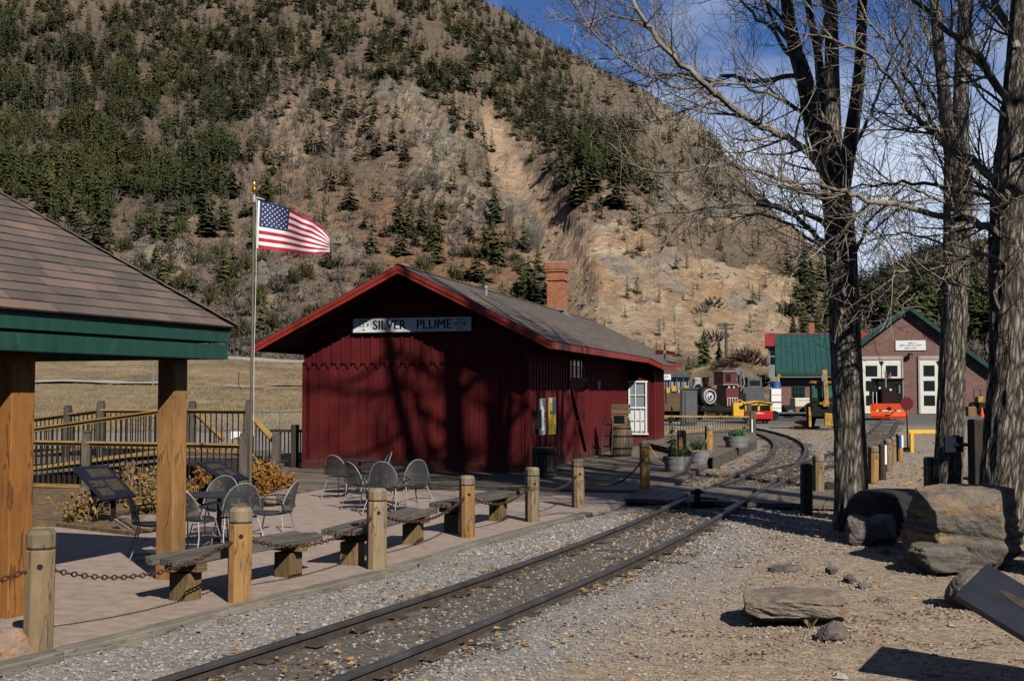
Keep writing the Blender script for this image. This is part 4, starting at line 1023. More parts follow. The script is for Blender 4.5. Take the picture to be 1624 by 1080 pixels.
# --- the trees whose shadows fall on the depot stand just right of the picture
for (bx, by, seed, lab) in ((6.38, 11.7, 111, 'leafless cottonwood standing just right of the bottom right reading panel'), (9.3, 12.2, 112, 'leafless cottonwood standing further right beyond the reading panel'), (9.2, 8.0, 113, 'leafless cottonwood nearest the camera, well right of the reading panel')):
    b = Vector((bx, by, -.1)); tt_ = Tree('bare_tree', lab, seed, b); g = tt_.rng
    tt_.main([(b, .46 if seed == 111 else .34), (b+Vector((.02,0,1)), .36 if seed == 111 else .26), (b+Vector((.05,.05,4)), .33 if seed == 111 else .24), (b+Vector((.1,.1,8)), .27), (b+Vector((.1,.15,9.5)), .27)], 28, .1, seed)
    tops = []
    for k in range(4):
        a = k*1.57+.5+(.4 if seed == 112 else 0); e = Vector((math.cos(a), math.sin(a)*.8, 0))
        tt_.main([(b+Vector((.1,.12,8.8)), .19), (b+e*.35+Vector((.1,.1,11)), .17), (b+e*.75+Vector((.1,.1,13.5)), .14), (b+e*1.1+Vector((0,.1,16)), .1), (b+e*1.5+Vector((0,.1,19)), .05)], 14, .05, seed+k)
        for j in range(7):
            f = j/7; q = b+e*(.4+.9*f)+Vector((.05,.1,10.5+7*f)); aa = a+g.uniform(-1.4, 1.4); L = g.uniform(1.8, 3.4)
            ev = Vector((math.cos(aa), math.sin(aa), 0))
            tt_.limb([q, q+ev*L*.4+Vector((0,0,.5)), q+ev*L*.8+Vector((0,0,1.3)), q+ev*L+Vector((0,0,2.2))], .06, .02, .35)
    tt_.done()
# ------------------------------------------------------------------ frames of reference
DR = Vector((.33, 26.4, 0)); DA = -math.atan2(.269, .963)            # depot: x across the front, y along the side
DM = Matrix.Translation(DR) @ Matrix.Rotation(DA, 4, 'Z'); DMI = DM.inverted()
def dl(p): return DMI @ Vector(p)
# ------------------------------------------------------------------ patio, boardwalk, crossing
def slab(name, poly, z0, z1, mats, kind='structure'):
    mb = MB(); mb.prism([(p[0], p[1], z0) for p in poly], (0, 0, z1-z0)); o = mb.build(name, mats); tag(o, kind=kind); return o
curb_px = [(84,1031),(225,997),(360,963),(480,934),(597,906),(741,862),(853,832),(930,812)]
curb = [G(x, y, 0) for x, y in curb_px]
d_ = (curb[0]-curb[2]).normalized(); curb = [curb[0]+d_*6]+curb
patio = [(p.x, p.y) for p in curb]+[tuple(G(980,800,0).xy), tuple(G(1040,781,0).xy), tuple(G(800,765,0).xy), (-4.5,25.5), (-13,27), (-13,4)]
slab('patio', patio, -.25, 0, M['paver'])
# planks of the boardwalk, laid parallel to the depot front
def planks(name, poly_w, z, wd=.19, gap=.012, th=.05, mat='deck', kind='structure', frame=DM, frameI=DMI, parent=None):
    P_ = [frameI @ Vector((p[0], p[1], 0)) for p in poly_w]; ys_ = [p.y for p in P_]; mb = MB(); y = min(ys_)
    while y < max(ys_):
        xs_ = []
        for yy in (y+wd*.1, y+wd*.9):
            c = []
            for a, b in zip(P_, P_[1:]+P_[:1]):
                if (a.y > yy) != (b.y > yy): c.append(a.x+(b.x-a.x)*(yy-a.y)/(b.y-a.y))
            if len(c) >= 2: xs_.append((min(c), max(c)))
        if len(xs_) == 2:
            x0 = (xs_[0][0]+xs_[1][0])/2; x1 = (xs_[0][1]+xs_[1][1])/2; x = x0
            while x < x1:
                L = min(random.uniform(2.6, 4.4), x1-x)
                if x1-x-L < .4: L = x1-x
                zt = z+random.uniform(-.004, .004)
                c = frame @ Vector((x+L/2, y+wd/2, 0)); mb.box((c.x, c.y, zt-th/2), (L-.01, wd-gap, th), Matrix.Rotation(DA, 3, 'Z')); x += L
        y += wd
    o = mb.build(name, M[mat], parent); 
    if parent is None: tag(o, kind=kind)
    return o
bw = [G(454,783,.04), G(523,771,.04), G(800,768,.04), G(1047,780,.04), G(1128,734,.04), G(1165,712,.04), Vector((5.5, 45, 0)), Vector((-4, 40, 0)), Vector((-9, 30.5, 0)), Vector((-7.2, 26.5, 0))]
planks('boardwalk', bw, .05)
mb = MB()
for a, b in ((G(1047,781,0), G(1128,735,0)), (G(454,784,0), G(523,772,0)), (G(523,772,0), G(800,769,0)), (G(800,769,0), G(1047,781,0))):
    mb.beam(a+Vector((0,0,-.09)), b+Vector((0,0,-.09)), .08, .2)
tag(mb.build('boardwalk_edge', M['grey_wood']), kind='structure')
mb = MB(); a, b = G(812,771,.056), G(842,769.5,.056); mb.beam(a, b, .09, .006); a, b = G(890,770,.056), G(1046,777.5,.056); mb.beam(a, b, .1, .006)
tag(mb.build('yellow_edge_line', M['yellowline']), kind='structure')
rp = [G(1132,744,-.06), G(1200,711,-.06), G(1196,686,-.06), Vector((4.3, 40, 0))]
planks('raised_platform', rp, .26)
mb = MB(); a, b = rp[0], rp[1]; n_ = 26
for i in range(n_):
    p = a.lerp(b, i/n_); q = a.lerp(b, (i+.9)/n_); hgt = .26; mb.beam((p+q)/2+Vector((0,0,-.1)), (p+q)/2+Vector((0,0,hgt)), .05, (q-p).length, up=(b-a))
p, q = rp[0], rp[3]
for i in range(9):
    c = p.lerp(q, (i+.5)/9); mb.beam(c+Vector((0,0,-.1)), c+Vector((0,0,.2)), .05, (q-p).length/9.3, up=(q-p))
tag(mb.build('platform_retaining_boards', M['grey_wood']), kind='structure')
# timber kerb along the patio
mb = MB()
for a, b in zip(curb[:-1], curb[1:]):
    mb.beam(a+Vector((.03,0,-.075)), b+Vector((.03,0,-.075)), .16, .165)
tag(mb.build('kerb', M['curb'], bevel=.012), kind='structure')
# plank crossing over the track
cx0 = [G(1048,783,0), G(1160,826,0), G(1330,822,0), G(1325,790,0), G(1180,772,0), G(1085,763,0)]
# ------------------------------------------------------------------ railway track
def sweep(mb, pts, prof, smooth=False):
    n = len(prof); vs = []; fs = []; uvs = []
    L = 0
    for i, p in enumerate(pts):
        t = (pts[min(i+1, len(pts)-1)]-pts[max(i-1, 0)]); t.z = 0; t.normalize(); s = Vector((t.y, -t.x, 0))
        if i: L += (p-pts[i-1]).length
        for a, b in prof: vs.append(p+s*a+Vector((0,0,b)))
        if i:
            for k in range(n):
                k2 = (k+1) % n; fs.append(((i-1)*n+k, (i-1)*n+k2, i*n+k2, i*n+k)); uvs.append([(L,k),(L,k+1),(L+.3,k+1),(L+.3,k)])
    mb.add(vs, fs, uvs, smooth)
HEAD = [(-.033,-.03),(-.033,-.006),(-.027,0),(.027,0),(.033,-.006),(.033,-.03)]
WEB = [(-.065,-.125),(-.065,-.112),(-.012,-.1),(-.012,-.03),(.012,-.03),(.012,-.1),(.065,-.112),(.065,-.125)]
def offset(pts, d):
    out = []
    for i, p in enumerate(pts):
        t = (pts[min(i+1, len(pts)-1)]-pts[max(i-1, 0)]); t.z = 0; t.normalize(); out.append(p+Vector((t.y, -t.x, 0))*d)
    return out
def track(name, label, centre, g, tie0=0):
    t = thing(name, label, 'railway track', (0,0,0))
    for sgn in (-1, 1):
        mb = MB(); ln = offset(centre, sgn*g/2); sweep(mb, ln, WEB)
        r = mb.build('rail', M['rail_side'], t); mb2 = MB(); sweep(mb2, ln, HEAD); mb2.build('rail_head', M['rail_top'], r)
    i = tie0; n_t = 0
    while i < len(centre)-1 and n_t < 95:
        p = centre[i]; tt = (centre[i+1]-centre[max(i-1,0)]).normalized(); s = Vector((tt.y, -tt.x, 0)); mb = MB()
        jx = random.uniform(-.06, .06)
        mb.beam(p+s*(-.92+jx)+Vector((0,0,-.172)), p+s*(.92+jx)+Vector((0,0,-.172)), .2, .13)
        for sg in (-1, 1):
            q = p+s*(sg*g/2); mb.beam(q+s*(-.13)+Vector((0,0,-.086)), q+s*.13+Vector((0,0,-.086)), .16, .012)
        mb.build('tie', M['tie'], t, .008); i += 2; n_t += 1
    return t
track('railway_track', 'narrow gauge railway track curving from the foreground towards the yellow railcar', CENTRE, 1.0, 6)
track('railway_track', 'railway siding branching off towards the orange snow plough and engine house', C2, 1.0, 8)
# joint bars on the near rails
# switch stand low on the main track
st = thing('switch_stand', 'low black iron switch stand between the rails at the plank crossing', 'switch stand', G(1106,803,-.02), .4)
mb = MB(); mb.box((0,0,.05), (.5,.22,.08)); mb.build('base', M['iron'], st, .01); mb = MB(); mb.cyl((0,0,.08), (0,0,.2), .07, .05); mb.lathe([(.02,.2),(.09,.21),(.1,.25),(.05,.29),(0.001,.3)]); mb.build('housing', M['iron'], st)
mb = MB(); mb.cyl((0,0,.14), (.45,.1,.1), .018); mb.build('lever', M['iron'], st)
# crossing boards between and beside the rails
def crossing():
    t0 = 0
    mb = MB(); cpt = [p for p in CENTRE if 19.3 < p.y < 22.6]
    for d0, d1 in ((-1.6,-.62), (-.42,.42), (.6, 2.8)):
        k = int(abs(d1-d0)/.22)
        for j in range(k):
            o_ = d0+(d1-d0)*(j+.5)/k; ln = offset(cpt, o_)
            mb.beam(ln[0]+Vector((0,0,-.035-RZ*0)), ln[-1]+Vector((0,0,-.035)), abs(d1-d0)/k-.015, .07)
    o = mb.build('plank_crossing', M['deck']); tag(o, kind='structure')
    # boards going on to the right towards the posts
    a = cpt[0]; b = cpt[-1]; tt = (b-a).normalized(); s = Vector((tt.y, -tt.x, 0)); mb = MB()
    for j in range(14):
        p = a.lerp(b, (j+.5)/14)+Vector((0,0,-.05)); mb.beam(p+s*2.85, p+s*6.1, .21, .05)
    o = mb.build('plank_path', M['deck']); tag(o, kind='structure')
crossing()
# ------------------------------------------------------------------ bollards and chains
def bollard(x, y, h, w_, label, mat='post', rz=0.35, holes=True, zb=0.0, grp='timber bollards'):
    p = G(x, y, zb-.04); t = thing('bollard', label, 'bollard', p, rz+random.uniform(-.06,.06), grp)
    t.rotation_euler = (random.uniform(-.012,.012), random.uniform(-.012,.012), t.rotation_euler.z)
    c = w_*.22; q = w_/2; oct_ = lambda s_: [(-q*s_+c*s_,-q*s_),(q*s_-c*s_,-q*s_),(q*s_,-q*s_+c*s_),(q*s_,q*s_-c*s_),(q*s_-c*s_,q*s_),(-q*s_+c*s_,q*s_),(-q*s_,q*s_-c*s_),(-q*s_,-q*s_+c*s_)]
    def stack(levels):
        vs = []; fs = []; uvs = []; ou = random.random()*40
        for s_, z in levels: vs += [(a, b, z) for a, b in oct_(s_)]
        for i in range(len(levels)-1):
            for k in range(8):
                k2 = (k+1) % 8; fs.append((i*8+k, i*8+k2, (i+1)*8+k2, (i+1)*8+k))
                z0, z1 = levels[i][1], levels[i+1][1]; uvs.append([(ou+z0,k*.08),(ou+z0,k*.08+.07),(ou+z1,k*.08+.07),(ou+z1,k*.08)])
        fs.append(tuple((len(levels)-1)*8+k for k in range(8))); uvs.append([(ou+a*1.0, b) for a, b in oct_(levels[-1][0])])
        fs.append(tuple(range(7,-1,-1))); uvs.append([(0,0)]*8)
        mb = MB(); mb.add(vs, fs, uvs); return mb
    zg = h-w_*.72
    stack([(1,-.2),(1.0,zg-.006),(.93,zg)]).build('post', M[mat], t, .004)
    stack([(.93,zg),(.93,zg+.012)]).build('groove', M['post_dark'], t)
    tip = stack([(.93,zg+.012),(1,zg+.02),(1,h-.035),(.8,h-.004),(.35,h)]); tip.build('cap', M['post_tip' if mat != 'post_dark' else 'post_dark'], t, .004)
    if holes:
        mb = MB(); mb.cyl((0,-q*1.015,h*.71), (0,q*1.015,h*.71), .022, n=10); mb.cyl((-q*1.015,0,h*.71), (q*1.015,0,h*.71), .022, n=10); mb.build('chain_hole', M['black'], t)
    return t, p+Vector((0,0,h*.7))
BO = [(60,1037,.92,.205,'nearest timber bollard at the left edge, beside the orange rock','post_grey'),
 (379,960,.89,.205,'golden timber bollard rising in front of the first bench','post'),
 (597,907,.9,.2,'greyish timber bollard between the first and second benches, split along one side','post_grey'),
 (741,856,.84,.185,'bright golden bollard in front of the gap between the last two benches','post'),
 (844,831,.83,.185,'grey topped bollard at the far end of the third bench','post_grey'),
 (917,808,.83,.185,'brown bollard on the gravel edge between the last bench and the boardwalk','post_grey')]
tops = []
for b_ in BO:
    t, tp = bollard(*b_); tops.append(tp)
t, tp = bollard(1023, 779, .94, .17, 'dark topped timber bollard on the yellow line at the boardwalk corner', 'post', zb=.05); top_g = tp
t, tp_h = bollard(1082, 749, .98, .19, 'timber bollard in front of the two galvanised tubs on the boardwalk', 'post', zb=.05)
t, tp_i = bollard(1124, 731, .96, .19, 'timber bollard at the far boardwalk corner by the raised platform', 'post', zb=.05)
for (x, y, h, w_, lab, m_) in [(1279,822,.86,.17,'almost black bollard standing alone left of the left tree trunk','post_dark'), (1298,792,.83,.19,'pale grey bollard behind the black one at the crossing','post_grey'),
   (1385,770,.84,.2,'timber bollard just right of the left trunk, first of the row to the signal','post'), (1399,764,.83,.15,'dark bollard with a pale edge, second of the row right of the left trunk','post_dark'), (1409,750,.83,.17,'grey bollard, third of the row right of the left trunk','post_grey'), (1417,741,.8,.14,'thin brown bollard, fourth of the row right of the left trunk','post_grey'),
   (1427,734,.82,.17,'bollard with blue and white strips nearest the signal pole','post'), (1476,800,.84,.2,'grey bollard hiding against the middle trunk','post_grey')]:
    t, tp = bollard(x, y, h, w_, lab, m_, zb=-.06)
    if 'blue' in lab:
        mb = MB(); mb.box((-.05,-.087,.6), (.06,.012,.34)); mb.build('blue_strip', M['blue'], t); mb = MB(); mb.box((.03,-.087,.6), (.06,.012,.34)); mb.build('white_strip', M['white'], t)
    if 'pale edge' in lab:
        mb = MB(); mb.box((.04,-.077,.6), (.05,.012,.42)); mb.build('white_strip', M['white'], t)
def chain(a, b, sag, label, pitch=.052, r=.0068, R0=.017, mat='rust', name='chain'):
    n_ = max(4, int((b-a).length*1.06/pitch)); mb = MB()
    pts = [a.lerp(b, i/n_)+Vector((0,0,-sag*4*(i/n_)*(1-i/n_))) for i in range(n_+1)]
    for i in range(n_):
        p, q = pts[i], pts[i+1]; u = (q-p).normalized(); s = u.cross(Vector((0,0,1))).normalized(); w_ = s if i % 2 else u.cross(s)
        mb.torus((p+q)/2, u, w_, R0, r, 1.75, 10, 5)
    o = mb.build(name, M[mat]); tag(o, label, 'chain', 'chains between the bollards'); return o
off = curb[1]-curb[3]; off.z = 0; off.normalize()
left_end = tops[0]+off*2.2+Vector((-.35,0,0))
mb = None
chain(left_end+Vector((0,0,-.05)), tops[0], .12, 'rusty chain running from the nearest bollard out past the left edge')
names = ['rusty chain hanging in front of the near end of the first bench','rusty chain between the golden and the greyish bollard','rusty chain crossing in front of the second bench','rusty chain hanging before the third bench','rusty chain between the last bench and the brown bollard']
for i in range(5): chain(tops[i], tops[i+1], .2 if i < 4 else .16, names[i])
chain(tops[5], top_g, .35, 'rusty chain drooping from the brown bollard to the yellow line corner')
def rope(a, b, sag, label):
    pts = [a.lerp(b, i/14)+Vector((0,0,-sag*4*(i/14)*(1-i/14))) for i in range(15)]
    mb = MB(); mb.tube(pts, .014, 7); tag(mb.build('rope', M['rope']), label, 'rope')
rope(G(1030,748,.05)+Vector((0,.3,.65)), tp_h, .42, 'yellow rope hanging slack in front of the galvanised tub')
rope(tp_h, tp_i, .3, 'yellow rope between the two bollards before the tubs')
# ------------------------------------------------------------------ benches
def bench(x0, y0, x1, y1, label):
    a, b = G(x0, y0), G(x1, y1); c = (a+b)/2; c.z = 0; d = (b-a); rz = math.atan2(d.y, d.x); half = d.length/2
    t = thing('bench', label, 'bench', c, rz, 'weathered plank benches'); L = half*2+.66; H = .41
    for k in range(5):
        mb = MB(); y = (k-2)*.086; L_ = L+random.uniform(-.03,.03); mb.box((random.uniform(-.03,.03), y, H-.03+random.uniform(-.006,.006)), (L_, .07, .065)); mb.build('seat_plank', M['bench'], t, .008)
    for s_ in (-1, 1):
        mb = MB(); mb.box((s_*half, 0, (H-.15)/2-.02), (.2, .21, H-.13)); mb.build('leg', M['bench_leg'], t, .008)
        mb = MB(); mb.box((s_*half, 0, H-.1), (.13, .4, .095)); mb.build('cross_beam', M['bench_leg'], t, .008)
    return t
bench(294,950,457,913, 'nearest weathered plank bench, its near end beside the pavilion post')
bench(559,894,655,862, 'middle weathered plank bench behind the greyish bollard')
bench(720,843,790,825, 'farthest weathered plank bench ending at the grey topped bollard')
# ------------------------------------------------------------------ wire patio chairs and tables
def make_chair():
    t = thing('patio_chair', 'x', 'chair', (0,0,0))
    H = .44; r_ = .26
    seat = [(r_*math.cos(a)*(1.0), r_*math.sin(a), H+.012*math.cos(a*2)) for a in [2*math.pi*k/22 for k in range(22)]]
    mb = MB(); mb.prism(seat, (0,0,.006)); mb.build('seat', M['mesh'], t)
    mb = MB(); mb.tube(seat+[seat[0]], .011, 7); mb.build('seat_rim', M['dark_tube'], t)
    # back: a dome of perforated sheet, curved round the sitter, x = forward
    nb = 17; rows_ = 9; vs = []; rim = []
    for i in range(nb):
        u = -1+2*i/(nb-1); top = math.sqrt(max(0, 1-abs(u)**2.3))
        for j in range(rows_):
            f = j/(rows_-1); z = H+.03+.40*top*f; y = u*.265; x = -.2-.06*(1-u*u)-.10*(z-H)/.4+.03*f
            vs.append((x, y, z))
        rim.append(vs[-1])
    fs = [(i*rows_+j, (i+1)*rows_+j, (i+1)*rows_+j+1, i*rows_+j+1) for i in range(nb-1) for j in range(rows_-1)]
    mb = MB(); mb.add(vs, fs, None, True); bk = mb.build('backrest', M['mesh'], t)
    mb = MB(); mb.tube(rim, .0105, 7); mb.build('back_rim', M['chrome'], bk)
    for s_ in (-1, 1):
        y = s_*.27
        mb = MB(); mb.tube([(-.235,y*.98,H+.05),(-.2,y*1.1,H+.2),(0,y*1.2,H+.215),(.19,y*1.2,H+.2),(.25,y*1.15,H+.14),(.24,y*1.05,H+.02),(.2,y*.95,H-.04)], .0095, 7); mb.build('arm', M['dark_tube'], t)
        mb = MB(); mb.tube([(.17,y*.8,H-.01),(.22,y*.95,.2),(.26,y*1.05,.012),(.1,y*1.05,.012),(-.14,y*1.05,.012),(-.3,y*1.05,.012),(-.22,y*.95,.22),(-.18,y*.8,H-.01)], .0095, 7); mb.build('leg', M['chrome'], t)
    mb = MB(); mb.tube([(.19,-.25,.2),(.05,0,.24),(.19,.25,.2)], .007, 6); mb.tube([(-.2,-.25,.2),(-.05,0,.24),(-.2,.25,.2)], .007, 6); mb.build('brace', M['dark_tube'], t)
    return t
ch0 = make_chair(); first = [True]
def chair(x, y, rz, label, tilt=0, lift=0):
    o = ch0 if first[0] else copy_tree(ch0); first[0] = False
    p = G(x, y); o.location = (p.x, p.y, lift); o.scale = (.92, .92, .89); o.rotation_euler = (0, tilt, R(rz)); tag(o, label, 'chair', 'perforated metal patio chairs'); return o
def table(x, y, label, h=.72, r_=.42):
    t = thing('patio_table', label, 'table', G(x, y), .3, 'round metal patio tables')
    mb = MB(); mb.lathe([(0.001,h-.012),(r_-.01,h-.012),(r_,h-.006),(r_,h+.004),(r_-.01,h+.01),(0.001,h+.01)], n=36); mb.build('tabletop', M['dark_tube'], t)
    mb = MB(); mb.cyl((0,0,.02), (0,0,h-.01), .03); mb.build('column', M['dark_tube'], t)
    for k in range(4):
        a = k*math.pi/2+.4; mb = MB(); mb.tube([(0,0,.12),(math.cos(a)*.18,math.sin(a)*.18,.06),(math.cos(a)*.36,math.sin(a)*.36,.012)], .014, 7); mb.build('foot', M['dark_tube'], t)
table(347, 868, 'round patio table behind the pavilion post, ringed by chairs', .64, .4)
chair(306, 876, 68, 'patio chair seen from behind, partly hidden by the pavilion post')
chair(377, 872, 122, 'patio chair with its back leaning towards the golden bollard', .12)
chair(342, 852, 262, 'patio chair on the far side of the near table')
chair(432, 862, 175, 'patio chair whose looped arm reaches out right of the golden bollard')
chair(244, 884, 20, 'patio chair left of the pavilion post, only its arm loops showing')
table(603, 803, 'round patio table hidden among the tipped chairs of the far cluster', .64, .4)
table(570, 784, 'round patio table by the depot wall beside the leftmost chair of the far cluster', .64, .4)
chair(543, 790, 62, 'leftmost chair of the far cluster, its domed back turned to the track')
chair(594, 784, 195, 'chair of the far cluster nearest the depot wall, seen side on')
chair(577, 808, 40, 'dark chair of the far cluster, half hidden behind a tipped back')
chair(611, 816, 75, 'chair of the far cluster with its broad back tipped on the table edge', .2)
chair(656, 812, 130, 'rightmost chair of the far cluster, its back tipped towards the others', .24)
# ------------------------------------------------------------------ reading panels
def panel(corners, label, legs, pics, mat='navy', th=.045, emblem=False):
    TL, TR, BR, BL = corners; c = (TL+TR+BR+BL)/4; t = thing('reading_panel', label, 'sign', (c.x, c.y, 0), 0, None); o_ = Vector((c.x, c.y, 0))
    n_ = (TR-TL).cross(BL-TL).normalized(); n_ = -n_ if n_.z > 0 else n_
    mb = MB(); mb.prism([p-o_ for p in (TL, TR, BR, BL)], n_*th); mb.build('panel', M[mat], t, .006)
    up = -n_
    for (u0, v0, u1, v1) in pics:
        q = lambda u, v: (TL.lerp(TR, u)).lerp(BL.lerp(BR, u), v)-o_+up*.002
        mb = MB(); mb.quad(q(u0,v0), q(u0,v1), q(u1,v1), q(u1,v0)); mb.build('picture', M['tan_ink'], t)
    if emblem:
        q = lambda u, v: (TL.lerp(TR, u)).lerp(BL.lerp(BR, u), v)-o_+up*.003
        mb = MB(); mb.add([q(.5+.3*math.cos(a), .42+.1*math.sin(a)) for a in [k*math.pi/14 for k in range(28)]], [tuple(range(28))]); mb.build('emblem', M['tan_ink'], t)
        mb = MB(); mb.add([q(.5+.06*math.cos(a), .42+.05*math.sin(a))+up*.002 for a in [k*math.pi/8 for k in range(16)]], [tuple(range(16))]); mb.build('emblem_centre', M[mat], t)
    for p in legs:
        mb = MB(); b_ = p-o_; mb.beam((b_.x, b_.y, -.05), (b_.x, b_.y, b_.z), .06, .06); mb.build('leg', M['iron'], t)
    return t
def PQ(x, y, Y): return A(x, y, Y)
panel([PQ(113,740,16.9), PQ(170,737,16.9), PQ(216,785,16.45), PQ(160,793,16.4)], 'dark navy reading panel beside the orange bush left of the pavilion post', [PQ(148,766,16.65), PQ(180,780,16.62)], [(.3,.1,.75,.35),(.1,.45,.5,.62),(.55,.45,.9,.8),(.15,.68,.5,.9),(.62,.12,.9,.36)])
panel([PQ(312,733,18.6), PQ(345,730,18.6), PQ(394,757,18.1), PQ(355,763,18.1)], 'dark navy reading panel in front of the ramp beside the flagpole', [PQ(340,744,18.4), PQ(360,752,18.3)], [(.2,.15,.8,.4),(.2,.5,.45,.8),(.55,.5,.85,.8)])
a0 = Vector((2.82,7.46,.61)); a1 = Vector((3.29,8.11,.71)); dn = Vector((.62,-.45,-.40))
panel([a1, a1+dn, a0+dn, a0], 'charcoal reading panel with a faint oval emblem at the bottom right corner', [a0.lerp(a1,.3)+dn*.72, a0.lerp(a1,.75)+dn*.72], [], 'charcoal', .04, True)
# ------------------------------------------------------------------ flagpole and flag
FY = 18.2; fb = A(393, 790, FY); ft = A(403, 312, FY); fbx = Vector((ft.x-.02, FY, 0))
t = thing('flagpole', 'slender metal flagpole with a gold ball on top standing behind the near patio table', 'flagpole', fbx)
mb = MB(); mb.tube([(0,0,-.1),(.01,0,2.5),(.02,0,ft.z)], [.026,.023,.017], 14); mb.build('pole', M['pole'], t)
mb = MB(); mb.lathe([(.04,ft.z-.1),(.045,ft.z-.06),(.03,ft.z),(.022,ft.z+.03)], (.02,0,0), 12); mb.tube([(.02,0,ft.z-.02),(.12,.02,ft.z-.03),(.18,.03,ft.z-.05)], [.018,.015,.006], 8); mb.build('truck', M['galv'], t)
mb = MB(); mb.lathe([(.001,-.05),(.025,-.043),(.043,-.025),(.05,0),(.043,.025),(.025,.043),(.001,.05)], (.02,0,ft.z+.11), 14); mb.cyl((.02,0,ft.z+.02), (.02,0,ft.z+.07), .012); mb.tube([(.02,0,ft.z+.15),(.02,0,ft.z+.19),(.02,0,ft.z+.24)], [.012,.022,.002], 8); mb.build('ball', M['gold'], t)
mb = MB(); mb.tube([(.06,-.02,ft.z-.05),(.07,-.03,ft.z-1.2),(.05,-.03,ft.z-2.6),(.05,-.02,1.2)], .004, 5); mb.build('halyard', M['white'], t)
# flag: a waving sheet, hoist at the pole; stripes and canton as separate colours of one cloth
topl = [(409,318),(432,323),(454,329),(470,337),(480,343),(497,350),(512,363),(519,372),(522.5,379)]
botl = [(406.5,394),(432,397),(458,399.5),(475,402),(489,403.5),(504,403),(513,402),(520,401),(523,400)]
NU, NV = 78, 39
def poly_at(pl, f):
    L = [0]
    for a, b in zip(pl[:-1], pl[1:]): L.append(L[-1]+math.hypot(b[0]-a[0], b[1]-a[1]))
    s = f*L[-1]
    for i in range(len(pl)-1):
        if s <= L[i+1]+1e-9:
            k = (s-L[i])/(L[i+1]-L[i]); return (pl[i][0]+(pl[i+1][0]-pl[i][0])*k, pl[i][1]+(pl[i+1][1]-pl[i][1])*k)
    return pl[-1]
def flag_pt(u, v):
    a = poly_at(topl, u); b = poly_at(botl, u); x = a[0]+(b[0]-a[0])*v; y = a[1]+(b[1]-a[1])*v
    dy = .16*math.sin(u*8.2-v*1.6+.3)*u**.7+.08*math.sin(u*17+v*4)*u-.26*u*u*(1-v)*math.exp(-((u-.62)/.25)**2)+.18*u*(1-v)
    return A(x, y, FY-.03+dy)
vs = [flag_pt(i/NU, j/NV) for j in range(NV+1) for i in range(NU+1)]
fs = []; mis = []
for j in range(NV):
    for i in range(NU):
        fs.append((j*(NU+1)+i, (j+1)*(NU+1)+i, (j+1)*(NU+1)+i+1, j*(NU+1)+i+1))
        st_ = int(j/NV*13); mis.append(3 if i < 2 else (2 if (i < 31 and st_ < 7) else (0 if st_ % 2 == 0 else 1)))
M['fl_red'] = mk('flag_red', (.5,.012,.035), (.56,.018,.045), 4, rough=.7); M['fl_white'] = mk('flag_white', (.7,.7,.72), (.76,.76,.77), 4, rough=.7); M['fl_blue'] = mk('flag_blue', (.02,.03,.12), (.028,.04,.15), 4, rough=.7)
mb = MB()
mb.add(vs, fs, None, True)
mb.mi = mis
# stars lie in the cloth: 9 rows of 6 and 5
def star(u, v, ru, rv):
    c = flag_pt(u, v); e = .0035; du = (flag_pt(u+e, v)-c)/e; dv = (flag_pt(u, v+e)-c)/e; n_ = du.cross(dv).normalized()
    for sg in (1, -1):
        pts = []
        for k in range(10):
            a = k*math.pi/5; rr = 1 if k % 2 == 0 else .42
            pts.append(flag_pt(u+math.sin(a)*ru*rr, v-math.cos(a)*rv*rr)+n_*(.004*sg))
        mb.add(pts, [tuple(range(10))], None, False, mi=1)
cw0, cw1, chh = 2.6/NU, 31/NU, 7/13
for r_ in range(9):
    for c_ in range(6 if r_ % 2 == 0 else 5):
        u = cw0+(cw1-cw0)*((c_*2+(1 if r_ % 2 == 0 else 2))/12); v = chh*(r_+1)/10
        star(u, v, .0145, .021)
fo = mb.build('flag', [M['fl_red'], M['fl_white'], M['fl_blue'], M['white']]); tag(fo, 'american flag with stars and stripes flying from the flagpole above the ramp', 'flag')
# ------------------------------------------------------------------ pavilion
PAo = Vector((-2.92, 12.04, 0)); pa = math.atan2(-.37, .93)       # local x: towards the track, y: along the eave away from us
PT = thing('pavilion', 'open timber pavilion with brown shingled hip roof and green fascia at the left edge', 'pavilion', PAo, pa)
EZ = 2.555; PIT = .785; DEP = 5.4; LEN = 9.0     # eave height, pitch, depth and length of the roof
# local: roof corner at (0,0); roof spans x in [-DEP,0], y in [-LEN,0]
def shingle_face(mb, base, u, v, nrm, width, height, cut0, cut1, course=.135, tab=.3, lift=.014):
    """stepped courses; width along u, height along v; cut0/cut1: run lost per metre up on each side"""
    k = 0; h = 0.0
    while h < height-.01:
        h1 = min(h+course+.03, height); a0 = cut0*h; a1 = width-cut1*h; x = a0+(-random.random()*tab if cut0 == 0 else 0)
        b0_, b1_ = cut0*h1, width-cut1*h1
        while x < a1:
            x2 = x+tab*random.uniform(.8, 1.25); xa = max(x, a0); xb = min(x2, a1)
            if xb-xa > .01:
                up0 = min(max(xa, b0_), b1_); up1 = min(max(xb, b0_), b1_); lf = lift*random.uniform(.85, 1.25)
                p = lambda uu, hh_, ll: base+u*uu+v*hh_+nrm*ll
                r_ = random.random(); q = [p(xa,h,lf), p(xb,h,lf), p(up1,h1,.002), p(up0,h1,.002), p(xa,h,-.004), p(xb,h,-.004)]
                ou = random.random()*9
                mb.add(q, [(0,1,2,3),(4,5,1,0)], [[(ou,0),(ou+xb-xa,0),(ou+xb-xa,.15),(ou,.15)],[(0,0)]*4], rnd=r_)
            x = x2
        h += course
sl = math.sqrt(1+PIT*PIT)
rh = DEP/2*PIT
mb = MB(); ov = .05
